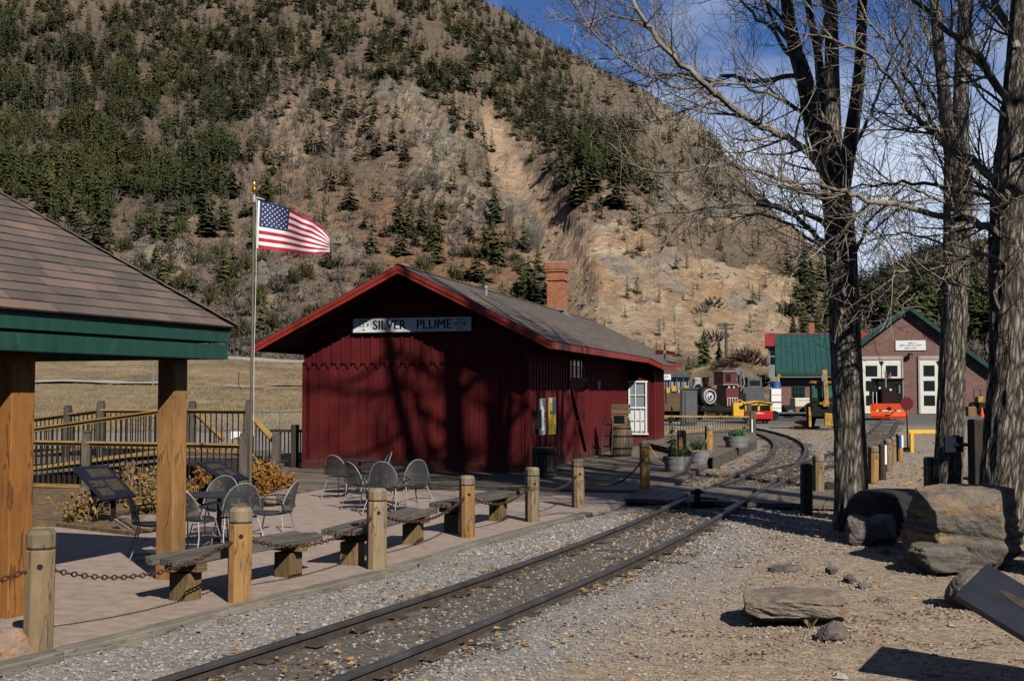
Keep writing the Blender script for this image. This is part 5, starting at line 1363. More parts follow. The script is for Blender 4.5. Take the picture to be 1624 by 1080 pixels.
# track-facing slope (base along the eave, from far corner towards us)
shingle_face(mb, Vector((ov,ov,EZ-ov*PIT*0)), Vector((0,-1,0)), Vector((-1,0,PIT))/sl, Vector((PIT,0,1)).normalized(), LEN, (DEP/2)*sl, 1/sl, 0)
# end slope facing away along the track
shingle_face(mb, Vector((-DEP-ov,ov,EZ)), Vector((1,0,0)), Vector((0,-1,PIT))/sl, Vector((0,PIT,1)).normalized(), DEP+2*ov, (DEP/2)*sl, 1/sl, 1/sl)
shingle_face(mb, Vector((-DEP-ov,-LEN,EZ)), Vector((0,1,0)), Vector((1,0,PIT))/sl, Vector((-PIT,0,1)).normalized(), LEN+ov, (DEP/2)*sl, 0, 1/sl)
roof = mb.build('roof', M['shingle'], PT)
mb = MB()
for i in range(16):   # ridge shingles over the hip
    p = Vector((ov,ov,EZ+.01)).lerp(Vector((-DEP/2,-DEP/2,EZ+rh)), i/16); q = Vector((ov,ov,EZ+.01)).lerp(Vector((-DEP/2,-DEP/2,EZ+rh)), (i+1.12)/16)
    mb.beam(p+Vector((0,0,.012)), q+Vector((0,0,.006)), .17, .012)
mb.build('hip_cap', M['shingle'], roof)
mb = MB(); zt = EZ-.012
mb.prism([(0,.0,zt),(0,-LEN,zt),(-DEP/2,-LEN,zt+rh),(-DEP/2,-DEP/2,zt+rh)], (0,0,-.03)); mb.prism([(0,0,zt),(-DEP/2,-DEP/2,zt+rh),(-DEP,0,zt)], (0,0,-.03)); mb.prism([(-DEP,0,zt),(-DEP/2,-DEP/2,zt+rh),(-DEP/2,-LEN,zt+rh),(-DEP,-LEN,zt)], (0,0,-.03))
mb.build('roof_boards', M['timber'], roof)
for nm, x, z0, z1, th in (('fascia', .0, EZ-.155, EZ-.008, .04), ('beam', -.028, EZ-.33, EZ-.18, .12)):
    mb = MB(); mb.box((x-th/2, -LEN/2, (z0+z1)/2), (th, LEN+2*x*0, z1-z0)); mb.box((-DEP/2, x-th/2, (z0+z1)/2), (DEP+2*x-2*th-.004, th, z1-z0)); mb.box((-DEP-x+th/2, -LEN/2, (z0+z1)/2), (th, LEN, z1-z0)); mb.build(nm, M['green_trim'], PT, .004)
mb = MB(); mb.box((.006, -LEN/2, EZ-.006), (.03, LEN, .014)); mb.box((-DEP/2, .006, EZ-.006), (DEP, .03, .014)); mb.build('drip_edge', M['iron'], PT)
PI_ = (Matrix.Translation(PAo) @ Matrix.Rotation(pa, 4, 'Z')).inverted()
for (px_, py_, w_, mt, lab) in ((270, 917, .285, 'timber_pale', 'pale lower timber post with bold grain'), (12, 975, .36, 'timber', 'warm orange timber post')):
    p = PI_ @ G(px_, py_)
    mb = MB(); mb.box((p.x, p.y, (EZ-.335)/2-.02), (w_*.74, w_*.74, EZ-.335+.04)); o = mb.build('post', M[mt], PT, .012); o['label'] = lab
for (x, y) in ((-DEP+.45, -.5), (-DEP+.45, -4.6)):
    mb = MB(); mb.box((x, y, (EZ-.335)/2-.02), (.25, .25, EZ-.335+.04)); mb.build('post', M['timber'], PT, .012)
# ------------------------------------------------------------------ wooden ramp with railings
RT = thing('wooden_ramp', 'wooden access ramp and stairs with black balusters and tan top rails behind the flagpole', 'ramp', (0,0,0))
def railing(a, b, za, zb, h=.95, post_at=(0, 1), low=True, n_per=.125, posts='grey_wood', cap=True):
    a = Vector((a[0], a[1], za)); b = Vector((b[0], b[1], zb)); L = (b-a).length
    mb = MB(); up = Vector((0,0,h)); mb.beam(a+up, b+up, .14, .035); mb.beam(a+up*.955, b+up*.955, .05, .06); rr = mb.build('railing', M['rail_wood'], RT, .004)
    if low:
        mb = MB(); mb.beam(a+Vector((0,0,.09)), b+Vector((0,0,.09)), .05, .07); mb.build('bottom_rail', M['rail_wood'], rr, .004)
    n_ = int(L/n_per)
    for i in range(1, n_):
        p = a.lerp(b, i/n_); mb = MB(); mb.beam(p+Vector((0,0,.08)), p+up*.95, .022, .022); mb.build('baluster', M['baluster'], rr)
    for f in post_at:
        p = a.lerp(b, f); mb = MB(); mb.box((p.x, p.y, p.z+(h+.16)/2-.3), (.15, .15, h+.16+.6)); mb.box((p.x, p.y, p.z+h+.185), (.13,.13,.05)); mb.build('post', M[posts], rr, .012)
    return rr
def P2(x, y, z): q = G(x, y, z); return (q.x, q.y)
railing((-9.9,22.75), P2(387,706,.92), .0, .0, .93, (.36, 1))                         # lower front run
railing((-10.6,24.6), (-6.9,23.6), .12, .62, .92, ())                                 # rising run
railing((-11.5,27.0), A(160,652,25.9).xy, .3, .58, .9, (.62, 1))                      # far run
railing(A(160,650,25.9).xy, A(305,649,25.3).xy, .58, .58, .9, (1,))
railing(A(292,650,24.2).xy, A(396,648,23.6).xy, .58, .58, .93, (1,))                  # landing
railing(A(396,650,23.7).xy, A(438,703,22.9).xy, .58, .02, .86, (1,), n_per=.14)       # stair flank
railing(A(311,662,25.2).xy, A(354,700,25.0).xy, .55, .0, .88, ())
mb = MB(); mb.prism([(-7.0,23.55,.5),(-5.05,23.75,.5),(-5.2,26.4,.5),(-7.6,25.9,.5)], (0,0,.07)); mb.build('landing', M['deck'], RT)
mb = MB(); mb.prism([(-11.2,24.7,.02),(-7.0,23.65,.48),(-7.5,25.6,.48),(-11.8,26.9,.3)], (0,0,.06)); mb.build('ramp_deck', M['deck'], RT)
for k in range(4):
    mb = MB(); mb.beam((-4.98+k*.13,23.6-k*.03,.46-k*.13), (-5.15+k*.13,25.0-k*.03,.46-k*.13), .28, .05); mb.build('step', M['deck'], RT)
for a_, b_, h_ in (((-10,22.95,.12), (-5.15,21.75,.12), .3), ((-10.4,24.7,.08), (-6.95,23.75,.36), .5), ((-11.4,27.1,.3), (-7.2,26.1,.4), .5), ((-7,23.45,.3), (-5.1,23.5,.3), .52)):
    mb = MB(); mb.beam(a_, b_, .05, h_); mb.build('shade_skirt', M['post_dark'], RT)  # near-black boards standing in for the shade under the ramp decks
# paper notice on the landing rail
tag((lambda o: o)((lambda mb: (mb.box((0,0,0), (.2,.012,.16)), mb.build('notice', M['white'], None, 0, A(374,690,24.6)))[1])(MB())), 'white paper notice behind the stair balusters', 'notice')
# dark balustrade between the stairs and the depot
BT = thing('balustrade', 'almost black wooden balustrade between the stairs and the left corner of the depot', 'fence', (0,0,0))
a = A(430,676,28.6); b = A(486,676,28.3); za = .05
mb = MB(); mb.beam((a.x,a.y,.93), (b.x,b.y,.93), .12, .06); mb.build('top_rail', M['post_dark'], BT); mb = MB(); mb.beam((a.x,a.y,.2), (b.x,b.y,.2), .06, .06); mb.build('bottom_rail', M['post_dark'], BT)
for i in range(9):
    p = a.lerp(b, (i+.5)/9); mb = MB(); mb.beam((p.x,p.y,.2), (p.x,p.y,.92), .03, .03); mb.build('baluster', M['baluster'], BT)
p = a.lerp(b, .68); mb = MB(); mb.box((p.x,p.y,.52), (.17,.17,1.12)); mb.build('post', M['post_dark'], BT, .01)
# galvanised chain link fence behind
M['dullgalv'] = mk('dull_galvanised', (.2,.2,.19), (.27,.27,.26), 8, rough=.6)
CF = thing('chain_link_fence', 'galvanised chain link fence with a pipe top rail left of the depot behind the stairs', 'fence', (0,0,0))
a = A(250,655,34); b = A(500,652,34); mb = MB(); mb.cyl((a.x,34,1.3), (b.x,34,1.3), .022); mb.build('top_rail', M['dullgalv'], CF)
for f in (.1,.37,.63,.78,.93):
    p = a.lerp(b, f); mb = MB(); mb.cyl((p.x,34,-.1), (p.x,34,1.33), .03); mb.build('post', M['dullgalv'], CF)
mb = MB(); mb.quad((a.x,34.02,0), (b.x,34.02,0), (b.x,34.02,1.28), (a.x,34.02,1.28)); mb.build('wire_fabric', M['wiremesh'], CF)
# thin pole standing on the bank, seen under the pavilion beam and beside the flagpole
for (x, y0, y1, Y, lab, r_, mt) in ((243,622,565,86,'thin grey pole on the grass bank seen beside the pavilion post', .05,'galv'), (379,617,592,88,'short dark stake beside the footpath on the grass bank', .035,'iron')):
    p = gp(x, Y); h = A(x, y1, Y).z-p.z; t = thing('pole', lab, 'pole', p); mb = MB(); mb.cyl((0,0,-.2), (0,0,h), r_, r_*.8, 8); mb.lathe([(r_*1.3,h),(r_*1.3,h+.04),(.001,h+.06)], n=8); mb.build('shaft', M[mt], t)
# planting bed with orange leafed bushes and stones
slab('planting_bed', [tuple(G(88,835).xy), tuple(G(215,850).xy), tuple(G(330,800).xy), tuple(G(465,792).xy), tuple(G(470,770).xy), (-5,21.7), (-10.4,22.5), (-10.2,15.5)], -.1, .05, mk('bed_soil', (.1,.07,.04), (.2,.14,.075), 6, 'World', rough=.95, bump=.5, patch=((.3,.17,.05), 9, .5, .62)))
M['bush_leaf'] = foliage('orange_bush_leaves', (.22,.07,.015), (.48,.23,.05), objrand=False)
M['bush_leaf_dry'] = foliage('dry_bush_leaves', (.2,.11,.035), (.42,.26,.09), objrand=False)
def bush(x, y, wd, h, label, n_=700, mat='bush_leaf', seed=0, grp='orange leaved bushes in the planting bed'):
    r_ = np.random.RandomState(seed); p = G(x, y, .03); t = thing('bush', label, 'bush', p, 0, grp); mb = MB()
    V = []; T = []; Rn = []
    for i in range(int(34*wd/1.0)):
        a = r_.rand()*6.28; rr = r_.rand()*.5*wd; tip = Vector((math.cos(a)*rr, math.sin(a)*rr, h*(.55+.5*r_.rand())*(1-.35*(rr/(.5*wd))**2))); b0 = Vector((math.cos(a)*rr*.35, math.sin(a)*rr*.35, 0)); mid = b0.lerp(tip, .5)+Vector(((r_.rand()-.5)*.08, (r_.rand()-.5)*.08, 0))
        mb.tube([b0, mid, tip], [.008,.006,.003], 4, False)
        for k in range(max(1, int(n_/34/wd))):
            f = .15+.85*r_.rand(); c = (b0.lerp(mid, f*2) if f < .5 else mid.lerp(tip, f*2-1))+Vector((r_.randn()*.035, r_.randn()*.035, r_.randn()*.03))
            u = Vector(r_.randn(3)).normalized(); w_ = u.orthogonal().normalized(); s_ = .022+.022*r_.rand()
            i0 = len(V); V += [c-u*s_, c+w_*s_*.5, c+u*s_, c-w_*s_*.5]; T += [(i0,i0+1,i0+2),(i0,i0+2,i0+3)]; Rn += [r_.rand()]*4
    mb.build('stems', M['limb'], t); np_obj('foliage', np.array([tuple(v) for v in V]), np.array(T), M[mat], False, np.array(Rn), None, t)
bush(235,822,.95,.78, 'orange brown dry bush behind the pavilion post', 1100, 'bush_leaf_dry', 1)
bush(204,800,.8,.75, 'dull orange bush behind the left reading panel', 800, 'bush_leaf_dry', 2)
bush(318,800,.8,.62, 'bright orange bush under the right reading panel', 1200, 'bush_leaf', 3)
bush(412,797,.7,.72, 'bright orange bush right beside the flagpole', 1500, 'bush_leaf', 4)
bush(440,794,.62,.66, 'bright orange bush next to the boardwalk corner', 1400, 'bush_leaf', 5)
bush(300,806,.5,.4, 'low brown bush in the shade left of the near table', 400, 'bush_leaf_dry', 6)
bush(130,828,.9,.5, 'brown bush in the deep shade of the pavilion', 600, 'bush_leaf_dry', 7)
# ------------------------------------------------------------------ the depot (local: x 0..-W across the front seen from us, y along the side)
DW, DL = 5.5, 20.3; RIDGE = 4.75; SLP = .494; OE, OG = .8, .98; BX0, BX1, BOUT = 13.3, 15.3, .8
DP = thing('depot', 'dark red board and batten railway depot with shingled gable roof', 'building', DR, DA)
eave_z = lambda x: RIDGE-SLP*abs(x+DW/2)
def wtop(x): return eave_z(x)-.2
# front wall
mb = MB(); mb.prism([(0,.02,-.1),(-DW,.02,-.1),(-DW,.02,wtop(-DW)),(-DW/2,.02,wtop(-DW/2)),(0,.02,wtop(0))], (0,.12,0))
BELT = 2.56; bwid = DW/22
for i in range(23):      # lower boards, tight butted with open joints
    x0 = max(-DW+(i-.5)*bwid, -DW); x1 = min(-DW+(i+.5)*bwid, 0); g = .007
    mb.prism([(x0+g,.0,.2),(x1-g,.0,.2),(x1-g,.0,BELT+.1),(x0+g,.0,BELT+.1)], (0,.022,0))
for i in range(22):      # upper boards lap over them and end in points
    x0 = -DW+i*bwid; x1 = x0+bwid; xc = (x0+x1)/2; g = .002
    mb.prism([(x0+g,-.034,BELT),(x0+.05,-.034,BELT),(xc-.018,-.034,BELT-.115),(xc+.018,-.034,BELT-.115),(x1-.05,-.034,BELT),(x1-g,-.034,BELT),(x1-g,-.034,wtop(x1)-.005),(xc,-.034,wtop(xc)-.005),(x0+g,-.034,wtop(x0)-.005)], (0,.033,0))
for i in range(23):
    x = -DW+i*bwid; w_ = .05
    if i in (0, 22): x += .03 if i == 0 else -.03
    zt = wtop(x)-.03
    mb.prism([(x-w_/2,-.062,BELT+.03),(x-w_/4,-.062,BELT-.01),(x+w_/4,-.062,BELT-.01),(x+w_/2,-.062,BELT+.03),(x+w_/2,-.062,zt),(x-w_/2,-.062,zt)], (0,.029,0))
front = mb.build('front_wall', M['red'], DP)
mb = MB(); mb.box((-DW/2,-.022,.1), (DW+.1,.05,.24)); mb.prism([(-DW-.05,-.05,.22),(-DW-.05,.0,.22),(-DW-.05,.0,.27)], (DW+.1,0,0)); mb.box((.025,DL/2,.1), (.05,DL-.1,.24)); mb.build('baseboard', M['red'], DP, .006)
mb = MB(); mb.box((.01,.03,1.35), (.1,.1,2.5)); mb.box((-DW-.01,.03,1.35), (.1,.1,2.5)); mb.build('corner_board', M['red'], DP, .006)
# side wall, freight door opening at y 4.3..6.5, second door 9.7..10.6
mb = MB(); zs_ = wtop(0)
for (y0, y1, z0, z1) in ((.16,4.3,-.1,zs_),(4.3,6.5,2.95,zs_),(6.5,BX0,-.1,zs_),(BX1,DL,-.1,zs_)):
    mb.box((-.06,(y0+y1)/2,(z0+z1)/2), (.12,y1-y0,z1-z0))
y = .3
while y < DL:
    if not (4.2 < y < 6.62) and not (BX0-.05 < y < BX1+.05): mb.box((.012,y,(zs_+.25)/2), (.024,.05,zs_-.27))
    y += .3
mb.box((-DW+.06,DL/2,zs_/2), (.12,DL,zs_)); mb.box((-DW/2,DL-.07,zs_/2), (DW-.25,.12,zs_))
mb.prism([(-.1,DL-.13,zs_),(-DW+.1,DL-.13,zs_),(-DW/2,DL-.13,wtop(-DW/2))], (0,.12,0))
mb.build('side_wall', M['red'], DP)
# freight door with cross brace and transom
dr = MB()
for i in range(11): dr.box((-.05,4.35+.2*i+.05,1.08), (.05,.19,2.1))
door = dr.build('freight_door', M['red'], DP)
mb = MB(); mb.beam((-.012,4.45,.2), (-.012,6.35,2.0), .028, .13, up=(1,0,0)); mb.beam((-.005,6.35,.2), (-.005,4.45,2.0), .028, .13, up=(1,0,0)); mb.box((-.01,5.4,.13), (.03,2.1,.14)); mb.box((-.01,5.4,2.07), (.03,2.1,.13)); mb.build('door_brace', M['red'], door)
mb = MB(); mb.box((.012,4.56,1.35), (.03,.12,.16)); mb.box((.012,6.2,1.2), (.05,.05,.12)); mb.build('latch', M['iron'], door)
mb = MB(); mb.box((.0,4.25,1.5), (.1,.13,3.0)); mb.box((.0,6.55,1.5), (.1,.13,3.0)); mb.box((.0,5.4,2.2), (.1,2.2,.12)); mb.box((0,5.4,2.92), (.1,2.4,.1)); mb.build('door_frame', M['red'], door)
mb = MB(); mb.box((-.04,5.4,2.56), (.02,2.1,.6)); tr = mb.build('transom_window', M['glass'], DP); mb = MB()
for k in range(5): mb.box((-.02,4.4+k*.5,2.56), (.03,.04,.6))
mb.box((-.02,5.4,2.56), (.028,2.1,.03)); mb.build('muntin', M['housegrey'], tr)
# bay: walls, door beside it, tall sash window facing us
mb = MB(); bz = eave_z(BOUT+.2)-.02
mb.box((BOUT/2+.06,BX0-.06,bz/2-.05), (BOUT+.12,.12,bz+.1)); mb.box((BOUT+.06,(BX0+BX1)/2+.0,bz/2-.05), (.12,BX1-BX0-.01,bz+.1)); mb.box((BOUT/2+.06,BX1+.06,bz/2-.05), (BOUT+.12,.12,bz+.1))
for x in (.71,.8,.89): mb.box((x,BX0-.13,bz/2), (.035,.024,bz-.3))
y = BX0+.2
while y < BX1: mb.box((BOUT+.13,y,bz/2), (.024,.05,bz-.1)); y += .3
mb.build('bay_wall', M['red'], DP)
def sash(parent, x0, x1, z0, z1, y, name='window', depth=1):
    mb = MB(); w_ = .05; mb.box(((x0+x1)/2,y,z0-.03), (x1-x0+.14,.1,.06)); mb.box(((x0+x1)/2,y,z1+.03), (x1-x0+.1,.06,.06))
    for x in (x0, x1): mb.box((x,y,(z0+z1)/2), (.055,.06,z1-z0))
    f = mb.build(name, M['white'], parent, .004)
    mb = MB(); zm = (z0+z1)/2; mb.box(((x0+x1)/2,y-.012,zm), (x1-x0-.06,.05,.06)); mb.box(((x0+x1)/2,y-.002,z1-(z1-z0)*.25), (x1-x0-.06,.03,.028)); mb.box((x0+(x1-x0)*.36,y-.003,(zm+z1)/2), (.03,.03,z1-zm-.03)); mb.box(((x0+x1)/2,y-.002,z0+(z1-z0)*.25), (x1-x0-.06,.03,.025))
    mb.box((x0+(x1-x0)*.36,y-.0035,(zm+z0)/2), (.025,.03,zm-z0-.03)); mb.box((x0+(x1-x0)*.68,y-.0035,(zm+z0)/2), (.025,.03,zm-z0-.03)); mb.build('sash_bar', M['white'], f)
    mb = MB(); mb.box(((x0+x1)/2,y+.03,(z0+z1)/2), (x1-x0-.04,.012,z1-z0-.02)); mb.build('pane', M['glass_pale'], f)
    mb = MB(); mb.box(((x0+x1)/2,y+.018,z0+(zm-z0)*.5), (x1-x0-.08,.006,(zm-z0)*.86)); mb.build('curtain', M['sign_white'], f)
sash(DP, .07, .64, .5, 2.18, BX0-.145)
# roof: courses on both slopes, with the bay extension
sl2 = math.sqrt(1+SLP*SLP); HW = DW/2+OE; LR = DL+2*OG
mb = MB(); vz = RIDGE-SLP*HW
shingle_face(mb, Vector((OE,-OG,vz)), Vector((0,1,0)), Vector((-1,0,SLP))/sl2, Vector((SLP,0,1)).normalized(), LR, HW*sl2, 0, 0, .15, .3, .012)
shingle_face(mb, Vector((-DW-OE,-OG+LR,vz)), Vector((0,-1,0)), Vector((1,0,SLP))/sl2, Vector((-SLP,0,1)).normalized(), LR, HW*sl2, 0, 0, .15, .3, .012)
EX = .45; vz2 = RIDGE-SLP*(HW+EX)
shingle_face(mb, Vector((OE+EX,BX0-.55,vz2)), Vector((0,1,0)), Vector((-1,0,SLP))/sl2, Vector((SLP,0,1)).normalized(), BX1-BX0+1.1, (EX+.02)*sl2, 0, 0, .15, .3, .012)
roof = mb.build('roof', M['shingle_old'], DP)
mb = MB()
for i in range(60):
    y = -OG+LR*i/60; mb.beam((-DW/2-.09,y+LR/120,RIDGE-.01), (-DW/2+.0,y+LR/120,RIDGE+.03), LR/60*1.05, .012); mb.beam((-DW/2+.09,y+LR/120,RIDGE-.01), (-DW/2,y+LR/120,RIDGE+.031), LR/60*1.05, .012)
mb.build('ridge_cap', M['shingle_old'], roof)
mb = MB(); zt = -.02; th = -.07
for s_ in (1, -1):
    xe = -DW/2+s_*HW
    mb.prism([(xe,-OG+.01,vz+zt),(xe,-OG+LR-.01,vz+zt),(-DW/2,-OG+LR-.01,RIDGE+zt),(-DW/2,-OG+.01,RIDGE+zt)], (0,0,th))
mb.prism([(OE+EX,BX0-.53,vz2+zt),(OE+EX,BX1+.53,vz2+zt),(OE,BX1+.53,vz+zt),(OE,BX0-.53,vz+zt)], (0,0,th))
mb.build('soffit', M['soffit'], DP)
mb = MB()
for yy, dy in ((-OG, -1), (-OG+LR, 1)):
    for s_ in (1, -1):
        xe = -DW/2+s_*(HW+.02)
        for (off_, d0, d1) in ((.025*dy, -.02, -.11), (.005*dy, -.1, -.2)):
            mb.prism([(xe,yy+off_,vz+d0),(-DW/2,yy+off_,RIDGE+.01+d0),(-DW/2,yy+off_,RIDGE+.01+d1),(xe,yy+off_,vz+d1)], (0,-.035*dy,0))
        mb.build('barge_board', M['trim_red'], DP); mb = MB()
mb = MB(); xe = OE+.012
mb.box((xe,-OG+(BX0-.55+OG)/2,vz-.1), (.035,BX0-.55+OG-.04,.15)); mb.box((xe,(BX1+.55-OG+LR)/2,vz-.1), (.035,-OG+LR-BX1-.6,.15)); mb.box((-DW-OE-.012,-OG+LR/2,vz-.1), (.035,LR-.05,.15))
mb.box((OE+EX+.012,(BX0+BX1)/2,vz2-.1), (.035,BX1-BX0+1.1,.15))
for yy in (BX0-.56, BX1+.56): mb.prism([(OE-.02,yy,vz-.02),(OE+EX+.03,yy,vz2-.03),(OE+EX+.03,yy,vz2-.17),(OE-.02,yy,vz-.17)], (0,.03,0))
mb.build('eave_board', M['trim_red'], DP)
# chimney on the ridge
CY = 14.6; mb = MB()
def cbox(z0, z1, w_): 
    for (nx, ny) in ((0,-1),(1,0),(0,1),(-1,0)):
        t_ = Vector((-ny,nx,0)); c = Vector((nx,ny,0))*w_/2; a, b = c-t_*w_/2, c+t_*w_/2; o_ = Vector((-DW/2,CY,0))
        ou = (nx*.3+ny*.7); mb.add([o_+a+Vector((0,0,z0)), o_+b+Vector((0,0,z0)), o_+b+Vector((0,0,z1)), o_+a+Vector((0,0,z1))], [(0,1,2,3)], [[(ou,z0),(ou+w_,z0),(ou+w_,z1),(ou,z1)]])
    o_ = Vector((-DW/2,CY,0)); h_ = w_/2
    for z in (z0, z1): mb.add([o_+Vector((-h_,-h_,z)), o_+Vector((h_,-h_,z)), o_+Vector((h_,h_,z)), o_+Vector((-h_,h_,z))], [(0,1,2,3) if z == z1 else (3,2,1,0)], [[(0,0),(w_,0),(w_,w_),(0,w_)]])
cbox(RIDGE-.5, RIDGE+1.05, .6); cbox(RIDGE+1.05, RIDGE+1.13, .68); cbox(RIDGE+1.13, RIDGE+1.36, .62); cbox(RIDGE+1.36, RIDGE+1.44, .7); cbox(RIDGE+1.44, RIDGE+1.68, .74)
chy = mb.build('chimney', M['chimney'], roof); mb = MB(); mb.box((-DW/2,CY,RIDGE+1.7), (.68,.68,.04)); mb.build('cap', M['concrete'], chy)
mb = MB(); mb.beam((-DW/2+.28,CY-.36,RIDGE-.1), (-DW/2+.62,CY-.36,RIDGE-.26), .1, .05); mb.box((-DW/2+.05,CY-.36,RIDGE+.02), (.6,.05,.09)); mb.beam((-DW/2+.33,CY-.3,RIDGE-.11), (-DW/2+.33,CY+.3,RIDGE-.11), .06, .1); mb.build('flashing', M['galv'], chy)
mb = MB(); mb.cyl((-DW/2+.75,3.4,RIDGE-.45), (-DW/2+.75,3.4,RIDGE-.18), .045); mb.lathe([(.001,0),(.07,.01),(.06,.05),(.001,.07)], (-DW/2+.75,3.4,RIDGE-.18), 10); mb.build('vent_pipe', M['galv'], roof)
# station name board
SB = thing('station_sign', 'long white board lettered with the station name in black, fixed under the depot gable', 'sign', DM @ Vector((-2.74,-.1,3.44)), DA)
SWd, SHt = 2.95, .35
mb = MB(); mb.box((0,0,0), (SWd,.05,SHt)); mb.build('board', M['sign_white'], SB)
mb = MB()
for z in (-SHt/2, SHt/2): mb.box((0,-.006,z), (SWd+.05,.07,.022))
for x in (-SWd/2, SWd/2): mb.box((x,-.006,0), (.022,.07,SHt-.022))
mb.build('frame', M['iron'], SB)
def TM(x, z, y=-.028): return Matrix.Translation((x, y, z)) @ Matrix.Rotation(math.pi/2, 4, 'X')
for s_, sz, x, z, bo, xs in (('SILVER', .31, -.55, -.005, .003, .93), ('PLUME', .31, .56, -.005, .0035, .95), ('DEN', .075, -1.19, .1, .001, 1.3), ('53.9', .13, -1.19, 0, .002, 1.15), ('MI.', .06, -1.19, -.105, .001, 1.2), ('ELEV', .075, 1.19, .105, .001, 1.1), ('9178', .135, 1.19, .0, .002, 1.05), ('FEET', .075, 1.19, -.11, .001, 1.1)):
    for q_ in ((-.007,-.0025,.0025,.007) if sz > .3 else (-.002,.002)): text_mesh('lettering', s_, sz, M['lett'], SB, TM(x+q_, z, -.028-.0004*abs(q_)*100), 0, xs=xs)
# things on and by the side wall
def sideboard(name, label, cat, y0, y1, z0, z1, m_, d=.03, x=.03):
    t = thing(name, label, cat, DM @ Vector((x, (y0+y1)/2, (z0+z1)/2)), DA+math.pi/2); mb = MB(); mb.box((0,0,0), (y1-y0,d,z1-z0)); mb.build('board', M[m_], t); return t, y1-y0, z1-z0
t, w_, h_ = sideboard('poster', 'white poster board with a round mark and a red figure on the depot side wall', 'poster', 1.02, 1.66, .86, 1.72, 'sign_white')
def pf(parent, nm, x, z, w_, h_, m_, dy=-.018): mb = MB(); mb.box((x,dy,z), (w_,.004,h_)); return mb.build(nm, M[m_], parent)
ring = MB(); ring.torus((0,-.018,.32), (1,0,0), (0,0,1), .075, .008, .8, 20, 5); ring.build('ring_mark', M['ink'], t)
pf(t, 'red_figure', .22, .03, .16, .15, 'poster_red'); pf(t, 'red_figure', .18, -.11, .08, .06, 'poster_red')
for k in range(3): pf(t, 'print_lines', -.05+.05*k, -.4+.03*k, .4, .012, 'ink')
pf(t, 'print_lines', .23, .26, .03, .2, 'ink')
t, w_, h_ = sideboard('poster', 'yellow poster board with a dark picture above on the depot side wall', 'poster', 2.02, 2.68, .84, 1.74, 'poster_yellow')
pf(t, 'picture', 0, .27, .64, .35, 'poster_dark'); pf(t, 'picture_sky', -.2, .37, .22, .14, 'poster_blue', -.021); pf(t, 'banner', 0, .07, .64, .06, 'ink'); pf(t, 'figure', .2, -.3, .12, .2, 'poster_dark'); pf(t, 'yellow_patch', -.2, .2, .2, .14, 'poster_yellow', -.022)
t, w_, h_ = sideboard('wall_box', 'black notice box left of the white poster on the depot side wall', 'box', .62, .96, 1.02, 1.46, 'iron', .1, .06)
pf(t, 'lid', 0, .2, .36, .04, 'black', -.055)
t, w_, h_ = sideboard('plaque', 'small pale square plaque high on the shaded depot side wall', 'plaque', 8.0, 8.35, 1.95, 2.2, 'housegrey')
# semaphore order board over the bay roof
t = thing('order_board', 'dark red train order board arm sticking out over the depot bay roof', 'signal', DM @ Vector((OE-.12, BX1+2.0, vz+.1)), DA); t.scale = (.62,.62,.75)
mb = MB(); mb.cyl((0,0,-.35), (0,0,.62), .045); mb.lathe([(.07,.6),(.02,.7),(.001,.86)], n=10); mb.build('mast', M['iron'], t)
mb = MB(); mb.prism([(-.55,-.05,.2),(-.12,-.05,.2),(-.05,-.05,.28),(.05,-.05,.28),(.12,-.05,.22),(.6,-.05,.16),(.62,-.05,.3),(.12,-.05,.4),(-.12,-.05,.42),(-.55,-.05,.42)], (0,.03,0)); mb.build('arm', M['signalred'], t)
mb = MB(); mb.lathe([(.001,0),(.09,.0),(.09,.03),(.001,.04)], (0,-.09,.32), 14, M=Matrix.Rotation(math.pi/2, 3, 'X')); mb.build('lamp', M['galv'], t)
mb = MB(); mb.box((.1,0,-.2), (1.2,.06,.06)); mb.build('bracket', M['iron'], t)
# barrel with the crate and box on it
bp = G(985,724,.05); t = thing('barrel', 'old wooden barrel with dark hoops standing by the depot bay window', 'barrel', bp)
prof = [(.27,0)]+[(.27+.065*math.sin(math.pi*k/10), .86*k/10) for k in range(1,10)]+[(.27,.86)]
mb = MB(); n_ = 22
for k in range(n_):
    a0, a1 = 2*math.pi*k/n_, 2*math.pi*(k+.94)/n_; vs = []; 
    for r_, z in prof: vs += [(r_*math.cos(a0), r_*math.sin(a0), z), (r_*math.cos(a1), r_*math.sin(a1), z)]
    ou = random.random()*30; mb.add(vs, [(2*i,2*i+1,2*i+3,2*i+2) for i in range(len(prof)-1)], [[(ou+prof[i][1],0),(ou+prof[i][1],.07),(ou+prof[i+1][1],.07),(ou+prof[i+1][1],0)] for i in range(len(prof)-1)], True)
mb.lathe([(.001,.8),(.255,.81),(.255,.82),(.001,.83)], n=20); mb.build('staves', M['barrel'], t)
mb = MB()
for z in (.06,.25,.58,.8):
    r_ = .27+.065*math.sin(math.pi*z/.86)+.004; mb.lathe([(r_,z-.025),(r_+.006,z-.02),(r_+.006,z+.02),(r_,z+.025)], n=26)
mb.build('hoop', M['iron'], t)
t = thing('display_box', 'small wooden display box standing on the barrel beneath the plank crate', 'box', bp+Vector((0,0,.87)), DA); mb = MB(); mb.box((-.02,0,.16), (.42,.3,.32)); mb.box((-.02,-.16,.02), (.46,.03,.05)); mb.build('case', M['crate'], t, .006); mb = MB(); mb.box((-.02,-.155,.18), (.3,.006,.22)); mb.build('front_panel', M['glass'], t)
t = thing('crate', 'plank crate on top of the display box above the barrel', 'crate', bp+Vector((0,0,1.2)), DA); 
for z in (.07,.21): mb = MB(); mb.box((0,-.01,z), (.5,.32,.125)); mb.build('plank', M['crate'], t, .008)
